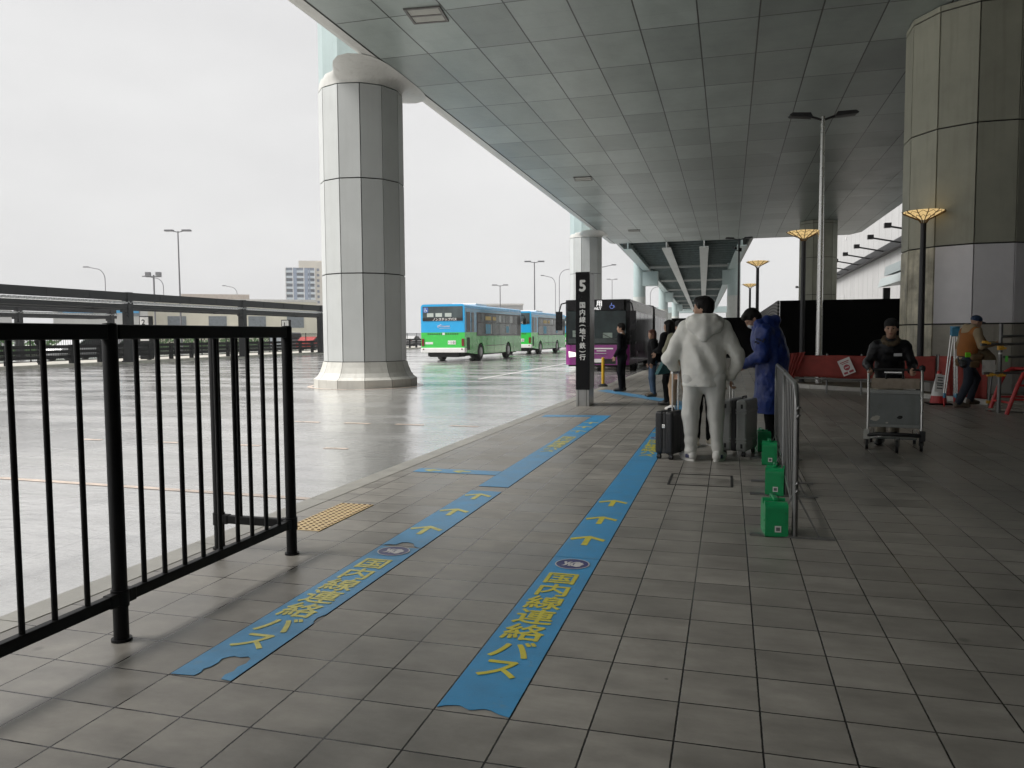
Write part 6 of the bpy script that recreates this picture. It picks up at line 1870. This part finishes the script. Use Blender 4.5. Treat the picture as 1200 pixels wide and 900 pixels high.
def jacket(J, m, hem=.88, bulk=.0, vox=.009, fold=.006, collar=True, hood=False, sleeve=1.0, flare=0.0, fn=None, tw=None, td=None):
    B = Blob(vox, .035); b = bulk
    base = V3(J['pel'][0], J['pel'][1], hem - .03)
    tw = tw or .168 + b; td = td or .120 + b * .8
    f = ((0, 1, 0), td / tw)
    B.cap(base, J['waist'], tw * .96 + flare, tw * .95, None, f); B.cap(J['waist'], J['chest'], tw * .95, tw, None, f)
    B.cap(J['chest'], J['neck'] - V3(0, 0, .085), tw * .98, .105 + b, None, ((0, 1, 0), td / tw))
    for s in 'RL':
        B.cap(J['chest'] + V3(0, 0, .075), J['sh' + s], .085 + b * .6, .076 + b * .6)
        B.cap(J['sh' + s], J['el' + s], (.074 + b * .7) * sleeve, (.060 + b * .7) * sleeve)
        wd = J['wr' + s] - J['el' + s]; wd = wd / np.linalg.norm(wd)
        B.cap(J['el' + s], J['wr' + s] - wd * .01, (.060 + b * .7) * sleeve, (.044 + b * .45) * sleeve)
    if collar: B.cap(J['neck'] - V3(0, -.004, .03), J['neck'] + V3(0, -.01, .02), .072 + b * .4, .070 + b * .3)
    if hood:
        n = J['neck'] + V3(0, 0, b * 1.6); q = 1 + b * 8
        for x in (-1, 1):
            B.cap(n + V3(x * .125 * q, .01, -.02), n + V3(x * .085 * q, -.075, .025), .05, .058); B.cap(n + V3(x * .085 * q, -.075, .025), n + V3(x * .03, -.115 * q, .02), .058, .062)
            B.cap(n + V3(x * .125 * q, .01, -.02), n + V3(x * .05, .09, -.07), .048, .03)
        B.cap(n + V3(-.06 * q, -.115, -.04), n + V3(.06 * q, -.115, -.04), .062, .062); B.cap(n + V3(0, -.12, -.06), n + V3(0, -.128, -.13), .065, .035, .05)
        B.ell(n + V3(0, .035, .085), (.085, .085, .07), None, .02, True)
    B.cut((0, 0, hem), (0, 0, -1))
    def fo(P):
        d = np.minimum(np.linalg.norm(P - J['elR'], axis=1), np.linalg.norm(P - J['elL'], axis=1)); near = np.clip(1 - d / .16, 0, 1)
        return fold * (vnoise(P, (10, 8, 4.5)) + .6 * vnoise(P + 5, (22, 22, 12)) + 1.1 * near * vnoise(P, (12, 12, 26)))
    B.fold = fn if fn else fo
    return B.mesh("jacket", m)

def person(label, loc, rz, J, scale, group=None):
    t = thing("person", label, "person", loc, rz, group); t.scale = (scale,) * 3
    return t
def rel(o, me, name):
    p_ = put(name, me, o); return p_
# --- man in the white fleece tracksuit, seen from behind, head turned to the left
M_FLEECE = mat("white_fleece", (.76, .75, .70), .95, var=.06, vscale=9, bump=.22, bscale=170)
M_SWEAT = mat("off_white_sweatpants", (.60, .595, .56), .9, var=.08, vscale=8, bump=.15, bscale=160)
M_SHOEW = mat("white_leather_shoe", (.66, .65, .62), .5, var=.08)
J = std_pose(); J['hy'] = R(70); J['hp'] = R(2)
J['head'] += V3(-.015, 0, .0)
J.update(elL=V3(-.37, -.005, 1.10), wrL=V3(-.30, .20, .97), hdL=V3(.25, .6, -.6), elR=V3(.345, -.05, 1.14), wrR=V3(.285, .05, .90), hdR=V3(-.05, .12, -1))
J.update(hipL=V3(-.115, 0, .90), hipR=V3(.115, 0, .90), knL=V3(-.135, .0, .50), anL=V3(-.135, -.03, .09), knR=V3(.125, .01, .50), anR=V3(.15, -.02, .09), toeL=V3(-.07, .13, 0), toeR=V3(.05, .14, 0))
t = person("man in a white hooded fleece and sweatpants seen from behind, head turned left", (-.265, 8.93, 0), R(3), J, 1.045)
rel(t, body_mesh(J, curl=(.9, .7)), "body"); face(t, J); rel(t, hair_mesh(J, M_HAIR), "hair")
def hoodie_fold(P):
    z = P[:, 2]; x = P[:, 0]
    d = np.minimum(np.linalg.norm(P - J['elR'], axis=1), np.linalg.norm(P - J['elL'], axis=1)); near = np.clip(1 - d / .2, 0, 1)
    back = np.clip((1.38 - z) / .2, 0, 1) * np.clip((z - .90) / .12, .25, 1)
    u = x + .34 * (z - 1.1) + .05 * vnoise(P, (3, 3, 3))
    return .024 * back * np.sin(u * 30 + 1.2) * (.6 + .6 * vnoise(P + 9, (5, 3, 3))) + .014 * back * vnoise(np.stack([u, P[:, 1], z], 1), (13, 3, 1.6)) + .006 * vnoise(P, (9, 9, 6)) + .009 * near * vnoise(P, (10, 10, 20)) + .003 * vnoise(P, (34, 34, 30))
rel(t, jacket(J, M_FLEECE, hem=.80, bulk=.022, hood=False, collar=True, fn=hoodie_fold, flare=-.012, vox=.0085, tw=.252, td=.185, sleeve=1.0), "jacket")
# the hood lies folded on the shoulders, a shape of its own
B = Blob(.0085, .03); n = J['neck']
for x in (-1, 1):
    B.cap(n + V3(x * .03, .10, -.085), n + V3(x * .12, .06, -.035), .036, .046); B.cap(n + V3(x * .12, .06, -.035), n + V3(x * .145, -.05, .02), .046, .052)
    B.cap(n + V3(x * .145, -.05, .02), n + V3(x * .085, -.135, .045), .052, .056); B.cap(n + V3(x * .085, -.135, .045), n + V3(0, -.155, .045), .056, .058)
    B.cap(n + V3(x * .13, -.12, -.02), n + V3(x * .03, -.185, -.115), .062, .050)
B.cap(n + V3(-.06, -.16, -.03), n + V3(.06, -.16, -.03), .065, .065); B.cap(n + V3(0, -.175, -.05), n + V3(0, -.19, -.15), .066, .034)
B.ell(n + V3(0, .03, .10), (.095, .10, .08), None, .02, True)
B.fold = lambda P: .010 * vnoise(P, (12, 9, 14)) + .007 * np.sin(P[:, 0] * 40 + 3 * vnoise(P, (6, 6, 6))) * np.clip((1.46 - P[:, 2]) / .1, 0, 1)
rel(t, B.mesh("hood", M_FLEECE), "hood")
for s in 'LR':
    w = J['wr' + s]; e = J['el' + s]; d = (w - e) / np.linalg.norm(w - e)
    B = Blob(.007, .01); B.cap(w - d * .035, w + d * .012, .050, .046); B.fold = lambda P: .003 * np.sin(P[:, 0] * 300); rel(t, B.mesh("cuff", M_SWEAT), "cuff")
B = Blob(.009, .01); B.cap(V3(-.0, 0, .795), V3(0, 0, .83), .232, .232, None, ((0, 1, 0), .70)); B.cut((0, 0, .80), (0, 0, -1)); B.cut((0, 0, .845), (0, 0, 1)); rel(t, B.mesh("hem_band", M_SWEAT), "hem_band")
rel(t, trousers(J, M_SWEAT, 1.17, .0085, .085, .010, .88), "trousers")
M_NAVYTRIM = mat("navy_shoe_trim", (.02, .025, .08), .6)
for s in 'LR':
    o = rel(t, shoe_mesh(J, s, M_SHOEW, 1.06), "shoe"); rel(o, sole_mesh(J, s, M_SHOEW), "sole")
    a = J['an' + s]; mb = MB(); mb.lathe([(.055, .035), (.056, .06), (.05, .072)], 16, None, True, (a[0], a[1] - .012, 0)); o2 = part("heel_trim", mb, o, M_NAVYTRIM)
mb = MB(); mb.box(-.345, -.33, .0, .06, 1.245, 1.285); part("sleeve_patch", mb, t, M_TRIM, bevel=.004)

# --- person in the long blue padded coat, bending over, facing left
M_BLUEC = mat("blue_padded_coat", (.006, .028, .18), .42, var=.25, vscale=7, bump=.25, bscale=45)
M_BLKTR = mat("black_trousers", (.005, .005, .0055), .85, spec=.15, var=.2)
M_BLKSH = mat("black_shoe", (.012, .012, .012), .4)
J = std_pose()
J.update(chest=V3(0, .06, 1.29), neck=V3(0, .13, 1.45), head=V3(.0, .235, 1.56)); J['hp'] = R(-42); J['hy'] = R(12)
for s, x in (('R', 1), ('L', -1)):
    J['sh' + s] = V3(x * .19, .075, 1.39); J['el' + s] = V3(x * .25, .09, 1.11); J['wr' + s] = V3(x * .16, .30, 1.0); J['hd' + s] = V3(-x * .3, .8, -.5)
t = person("person in a long blue padded coat and face mask, head bowed, facing left", (.53, 10.35, 0), R(80), J, 1.03)
rel(t, body_mesh(J), "body"); face(t, J); rel(t, hair_mesh(J, M_HAIR), "hair")
def coat_fold(P):
    z = P[:, 2]; q = np.abs(np.sin(z * PI / .105)) ** .5
    return -.0035 * q + .012 * vnoise(P, (9, 9, 7)) + .008 * vnoise(P, (24, 24, 17)) + .003
rel(t, jacket(J, M_BLUEC, hem=.40, bulk=.042, flare=.02, fn=coat_fold, hood=True, vox=.009, tw=.225, td=.20), "coat")
rel(t, trousers(J, M_BLKTR, .95, .011), "trousers")
for s in 'LR': rel(t, shoe_mesh(J, s, M_BLKSH), "shoe")
H = headM(J); c = J['head']
B = Blob(.005, .012); B.ell(c + H @ V3(0, .062, -.05), (.052, .04, .045), H); B.ell(c + H @ V3(0, .088, -.035), (.022, .022, .025), H)
rel(t, B.mesh("face_mask", mat("white_face_mask", (.62, .64, .64), .8)), "face_mask")
mb = MB()
for k, (yy, zz) in enumerate(((.0, 1.30), (.035, 1.315), (-.03, 1.285), (.02, 1.265), (-.045, 1.31), (.05, 1.28))):
    mb.box(-.318, -.30, .10 + yy - .012, .10 + yy + .014, zz - .012, zz + .010)
part("sleeve_print", mb, t, mat("dark_print_blue", (.006, .008, .03), .5), bevel=.003)

# --- companion hidden behind the man in white: only dark legs and a pale shoe show
J = std_pose()
t = person("person in black standing hidden behind the man in the white tracksuit", (-.30, 10.1, 0), R(200), J, .95)
rel(t, body_mesh(J, .010), "body"); face(t, J); rel(t, hair_mesh(J, M_HAIR, vox=.009), "hair"); rel(t, jacket(J, mat("charcoal_jacket", (.03, .03, .032), .8), hem=.86, vox=.012), "jacket"); rel(t, trousers(J, M_BLKTR, 1.0, .011), "trousers")
for s in 'LR': o = rel(t, shoe_mesh(J, s, mat("cream_shoe", (.55, .50, .40), .6)), "shoe"); rel(o, sole_mesh(J, s, M_SHOEW), "sole")

# --- man in the dark suit at the kerb
M_SUIT = mat("dark_navy_suit", (.005, .0055, .008), .8, spec=.15, var=.15, vscale=8)
J = std_pose(); J['hy'] = R(8)
J.update(wrR=V3(.22, .08, .90), wrL=V3(-.20, .12, .92), elL=V3(-.25, -.03, 1.14))
t = person("man in a dark suit standing at the kerb by the coach, facing left", (-2.56, 19.25, 0), R(82), J, .965)
rel(t, body_mesh(J, .009), "body"); face(t, J); rel(t, hair_mesh(J, M_HAIR, vox=.008), "hair")
rel(t, jacket(J, M_SUIT, hem=.80, bulk=.0, collar=False, fold=.004, vox=.01), "jacket"); rel(t, trousers(J, M_SUIT, 1.0, .011, .06, .005), "trousers")
B = Blob(.006, .01); B.cap(J['neck'] - V3(0, 0, .02), J['neck'] + V3(0, .006, .03), .062, .058); rel(t, B.mesh("shirt_collar", M_SHOEW), "shirt_collar")
for s in 'LR': rel(t, shoe_mesh(J, s, M_BLKSH), "shoe")

# --- people in the queue
M_JEAN = mat("blue_jeans", (.035, .065, .11), .85, var=.2, vscale=10)
M_BOOT = mat("brown_boot", (.09, .07, .05), .6)
M_BLKJ = mat("black_jacket", (.005, .005, .006), .8, spec=.15, var=.25)
J = std_pose(); J['hy'] = R(18)
t = person("woman with reddish hair, black jacket and jeans waiting in the queue", (-1.66, 17.75, 0), R(105), J, .865, "people waiting in the queue")
rel(t, body_mesh(J, .01), "body"); face(t, J); rel(t, hair_mesh(J, M_HAIRR, "bob", .008), "hair"); rel(t, jacket(J, M_BLKJ, hem=.82, bulk=.02, vox=.011), "jacket"); rel(t, trousers(J, M_JEAN, .95, .012), "trousers")
for s in 'LR': rel(t, shoe_mesh(J, s, M_BOOT, 1.1), "shoe")
bp_ = thing("backpack", "black backpack on the back of the woman with reddish hair", "bag", (-1.66 + .19, 17.75 + .05, 1.0), R(105))
mb = MB(); mb.box(-.14, .14, -.08, .08, -.22, .22); part("pack", mb, bp_, M_BLKJ, bevel=.05, segs=3)
mb = MB(); mb.box(-.10, .10, -.11, -.08, -.16, .02); part("pocket", mb, bp_, M_BLKJ, bevel=.02)
mb = MB()
for s in (-.09, .09): mb.tube([(s, .07, .2), (s, .16, .24), (s, .27, .12), (s, .22, -.14), (s, .08, -.18)], .016, 6)
part("strap", mb, bp_, M_TRIM)
J = std_pose(); J['hy'] = R(25); J.update(elL=V3(-.27, .02, 1.15), wrL=V3(-.18, .22, 1.12))
t = person("woman with long black hair and a long black coat waiting in the queue", (-1.14, 15.7, 0), R(60), J, .965, "people waiting in the queue")
rel(t, body_mesh(J, .01), "body"); face(t, J); rel(t, hair_mesh(J, M_HAIR, "long", .008), "hair"); rel(t, jacket(J, M_BLKJ, hem=.62, bulk=.018, vox=.011), "coat"); rel(t, trousers(J, M_BLKTR, .92, .012), "trousers")
for s in 'LR': rel(t, shoe_mesh(J, s, M_BLKSH), "shoe")
M_OLIVE = mat("olive_jacket", (.20, .19, .13), .8, var=.15)
M_BEIGET = mat("beige_trousers", (.42, .29, .19), .85, var=.12)
J = std_pose(); J.update(elL=V3(-.29, .03, 1.17), wrL=V3(-.20, .20, 1.22), hdL=V3(.3, .5, .6), knL=V3(-.14, .05, .5), anL=V3(-.16, -.01, .09), knR=V3(.12, .0, .5), anR=V3(.15, -.03, .09))
t = person("person in an olive jacket, beige trousers and white sneakers behind the black suitcase", (-.86, 14.55, 0), R(35), J, .95, "people waiting in the queue")
rel(t, body_mesh(J, .01), "body"); face(t, J); rel(t, hair_mesh(J, M_HAIR, vox=.008), "hair"); rel(t, jacket(J, M_OLIVE, hem=.85, bulk=.02, vox=.011), "jacket"); rel(t, trousers(J, M_BEIGET, 1.02, .011, .13), "trousers")
for s in 'LR': o = rel(t, shoe_mesh(J, s, M_SHOEW, 1.12), "shoe"); rel(o, sole_mesh(J, s, M_SHOEW), "sole")
tb = thing("shoulder_bag", "dark teal shoulder bag hanging by the person in beige trousers", "bag", (-1.12, 14.52, .82), R(35))
mb = MB(); mb.prism([(-.20, -.15), (.16, -.10), (.24, .20), (.02, .24)], -.06, .06, 'y'); part("bag_body", mb, tb, mat("dark_teal_fabric", (.012, .07, .075), .7, var=.2), bevel=.03, segs=3)
mb = MB(); mb.tube([(.0, 0, .22), (.08, .02, .42), (.17, .02, .55), (.22, 0, .18)], .012, 6); part("strap", mb, tb, M_TRIM)

# --- man pushing the luggage cart
M_PUFF = mat("black_puffer", (.007, .007, .009), .42, spec=.3, var=.3, vscale=9, bump=.2, bscale=40)
M_FUR = mat("brown_fur_collar", (.10, .07, .04), .95, var=.4, vscale=40, bump=.8, bscale=120)
J = std_pose(); J.update(pel=V3(0, -.10, .92), waist=V3(0, -.05, 1.05), chest=V3(0, .06, 1.23), neck=V3(0, .13, 1.39), head=V3(0, .19, 1.54)); J['hy'] = R(-6); J['hp'] = R(-4)
for s, x in (('R', 1), ('L', -1)):
    J['sh' + s] = V3(x * .165, .07, 1.305); J['el' + s] = V3(x * .265, .08, 1.08); J['wr' + s] = V3(x * .235, .34, 1.0); J['hd' + s] = V3(-x * .1, .9, -.25)
    J['hip' + s] = V3(x * .09, -.10, .88)
J.update(knR=V3(.09, .06, .49), anR=V3(.09, .0, .09), knL=V3(-.09, -.10, .47), anL=V3(-.09, -.34, .13))
t = person("man in a black puffer jacket with fur collar pushing the luggage cart", (1.96, 10.7, 0), R(172), J, .955)
rel(t, body_mesh(J, curl=(1.0, 1.0)), "body"); face(t, J)
B = Blob(.006, .015); H = headM(J); c = J['head']
B.ell(c + H @ V3(0, -.01, .055), (.088, .104, .085), H); B.ell(c + H @ V3(0, -.03, .02), (.085, .085, .07), H); B.ell(c + H @ V3(0, .10, -.045), (.09, .09, .075), H, .01, True); B.cut(c + H @ V3(0, 0, -.035), H @ V3(0, 0, -1))
rel(t, B.mesh("knit_cap", mat("black_knit", (.010, .010, .010), .9, bump=.5, bscale=180)), "knit_cap")
def puff(P):
    q = np.abs(np.sin(P[:, 2] * PI / .085)) ** .5
    return -.005 * q + .003 + .009 * vnoise(P, (14, 14, 12)) + .004 * vnoise(P, (34, 34, 34))
rel(t, jacket(J, M_PUFF, hem=.80, bulk=.015, fn=puff, vox=.0085, sleeve=.86), "jacket"); rel(t, trousers(J, mat("khaki_trousers", (.30, .27, .21), .85, var=.12), 1.0, .01), "trousers")
B = Blob(.007, .02); n = J['neck']
for k in range(10):
    a = 2 * PI * k / 10; b_ = 2 * PI * (k + 1) / 10
    B.cap(n + V3(.085 * math.cos(a), .03 + .075 * math.sin(a), .0 - .05 * math.sin(a)), n + V3(.085 * math.cos(b_), .03 + .075 * math.sin(b_), -.05 * math.sin(b_)), .03, .03)
B.fold = lambda P: .007 * vnoise(P, (45, 45, 45)); rel(t, B.mesh("fur_collar", M_FUR), "fur_collar")
mb = MB(); mb.box(-.13, -.035, .232, .24, 1.185, 1.222); o = part("chest_label", mb, t, mat("grey_label", (.45, .45, .46), .5)); 
for s in 'LR': rel(t, shoe_mesh(J, s, M_BLKSH), "shoe")

# --- site worker walking to the right
M_VEST = mat("rust_brown_vest", (.30, .105, .018), .8, var=.18, vscale=7)
M_HOODB = mat("beige_hoodie", (.34, .26, .16), .85, var=.15)
M_CAP = mat("dark_blue_cap", (.012, .035, .085), .75)
M_DJEAN = mat("dark_work_jeans", (.012, .018, .032), .8, var=.2)
M_POUCH = mat("brown_tool_pouch", (.16, .10, .045), .7, var=.25, vscale=10)
J = std_pose(); J['hy'] = R(-5); J['hp'] = R(-14)
J.update(chest=V3(0, .06, 1.30), neck=V3(0, .10, 1.46), head=V3(0, .155, 1.60))
for s, x in (('R', 1), ('L', -1)): J['sh' + s] = V3(x * .19, .05, 1.41)
J.update(elR=V3(.26, .10, 1.17), wrR=V3(.22, .36, 1.20), hdR=V3(-.05, 1, .1), elL=V3(-.26, .0, 1.15), wrL=V3(-.22, .26, 1.06))
J.update(knL=V3(-.10, .02, .49), anL=V3(-.10, -.15, .09), knR=V3(.10, .17, .50), anR=V3(.10, .20, .15), toeR=V3(.03, .14, .0))
J.update(knR=V3(.09, .20, .53), anR=V3(.10, -.02, .20), anL=V3(-.10, .0, .09), knL=V3(-.09, .03, .5))
# far foot steps ahead, near foot trails: seen from his right hand side
J.update(hipR=V3(.085, 0, .92), knR=V3(.09, -.02, .50), anR=V3(.09, -.20, .10), hipL=V3(-.085, .02, .92), knL=V3(-.09, .24, .55), anL=V3(-.09, .14, .14))
t = person("site worker in a rust brown vest, blue cap and tool belt walking to the right", (4.28, 16.18, 0), R(-72), J, 1.0)
rel(t, body_mesh(J), "body"); face(t, J)
H = headM(J); c = J['head']
B = Blob(.006, .012); B.ell(c + H @ V3(0, -.01, .05), (.086, .102, .082), H); B.cut(c + H @ V3(0, 0, .012), H @ V3(0, 0, -1)); cap_ = rel(t, B.mesh("cap", M_CAP), "cap")
B = Blob(.005, .01); B.cap(c + H @ V3(-.035, .11, .024), c + H @ V3(.035, .11, .024), .045, .045, None, (H @ V3(0, 0, 1), .16)); B.cap(c + H @ V3(-.03, .075, .03), c + H @ V3(.03, .075, .03), .04, .04, None, (H @ V3(0, 0, 1), .16)); rel(cap_, B.mesh("visor", M_CAP), "visor")
rel(t, jacket(J, M_HOODB, hem=.90, bulk=.012, hood=True, collar=False, vox=.009), "hoodie")
B = Blob(.0085, .03); B.cap(V3(0, .0, .93), J['waist'], .195, .195, None, ((0, 1, 0), .82)); B.cap(J['waist'], J['chest'], .195, .208, None, ((0, 1, 0), .80)); B.cap(J['chest'], J['neck'] - V3(0, .01, .085), .205, .135, None, ((0, 1, 0), .8))
for s, x in (('R', 1), ('L', -1)): B.cap(J['chest'] + V3(0, 0, .075), J['sh' + s] - V3(x * .035, 0, -.008), .112, .104)
B.cut((0, 0, .97), (0, 0, -1)); B.ell(J['neck'] + V3(0, .05, .06), (.10, .11, .09), None, .02, True); B.fold = lambda P: .005 * vnoise(P, (10, 10, 6)); rel(t, B.mesh("vest", M_VEST), "vest")
rel(t, trousers(J, M_DJEAN, 1.02, .0095), "trousers")
for s in 'LR': rel(t, shoe_mesh(J, s, M_BOOT, 1.1), "shoe")
B = Blob(.008, .02); B.cap(V3(.0, 0, .965), V3(0, 0, .995), .165, .165, None, ((0, 1, 0), .84)); B.cut((0, 0, 1.0), (0, 0, 1)); B.cut((0, 0, .955), (0, 0, -1)); belt = rel(t, B.mesh("tool_belt", M_TRIM), "tool_belt")
for (x_, y_, z_, sx, sy, sz, m_) in ((.15, .03, .86, .05, .11, .10, M_POUCH), (.17, .06, .97, .06, .13, .05, M_POUCH), (.10, -.13, .86, .05, .04, .10, M_TRIM), (-.15, -.03, .88, .05, .09, .1, M_POUCH)):
    B = Blob(.008, .02); B.cap(V3(x_ - .01, y_ - sy * .5, z_), V3(x_ + .01, y_ + sy * .5, z_), sx, sx); B.cap(V3(x_, y_ - sy * .5, z_ - sz * .6), V3(x_, y_ + sy * .5, z_ - sz * .6), sx * .9, sx * .9); rel(belt, B.mesh("pouch", m_), "pouch")
mb = MB(); mb.box(.16, .185, -.15, .035, .955, 1.045); part("lime_pouch", mb, belt, mat("lime_fluorescent", (.22, .75, .02), .5), bevel=.01)
cbag = thing("canvas_bag", "brown canvas bag slung in front of the site worker", "bag", (4.53, 16.1, .92), R(-72))
B = Blob(.01, .03); B.cap(V3(-.02, -.02, .12), V3(.0, .11, .0), .12, .12, None, ((1, 0, 0), .55)); B.cap(V3(0, .05, -.02), V3(0, .13, -.06), .10, .10, None, ((1, 0, 0), .55)); B.fold = lambda P: .012 * vnoise(P, (10, 10, 8))
put("bag_body", B.mesh("bag_body", mat("brown_canvas", (.13, .095, .05), .85, var=.25, vscale=9)), cbag)
mb = MB(); mb.tube([(.02, -.05, .2), (.03, -.12, .40), (.03, -.10, .50), (.02, .10, .22)], .015, 6); part("strap", mb, cbag, M_POUCH)

# --- distant figure on the far island
J = std_pose()
t = person("distant person in dark clothes standing behind the guard rail across the yard", (-35.2, 32.8, .1), R(-70), J, 1.0)
rel(t, body_mesh(J, .014, True), "body"); rel(t, hair_mesh(J, M_HAIR, vox=.012), "hair"); rel(t, jacket(J, M_BLKJ, hem=.84, bulk=.02, vox=.014), "jacket"); rel(t, trousers(J, M_BLKTR, 1.0, .014), "trousers")
for s in 'LR': rel(t, shoe_mesh(J, s, M_BLKSH), "shoe")
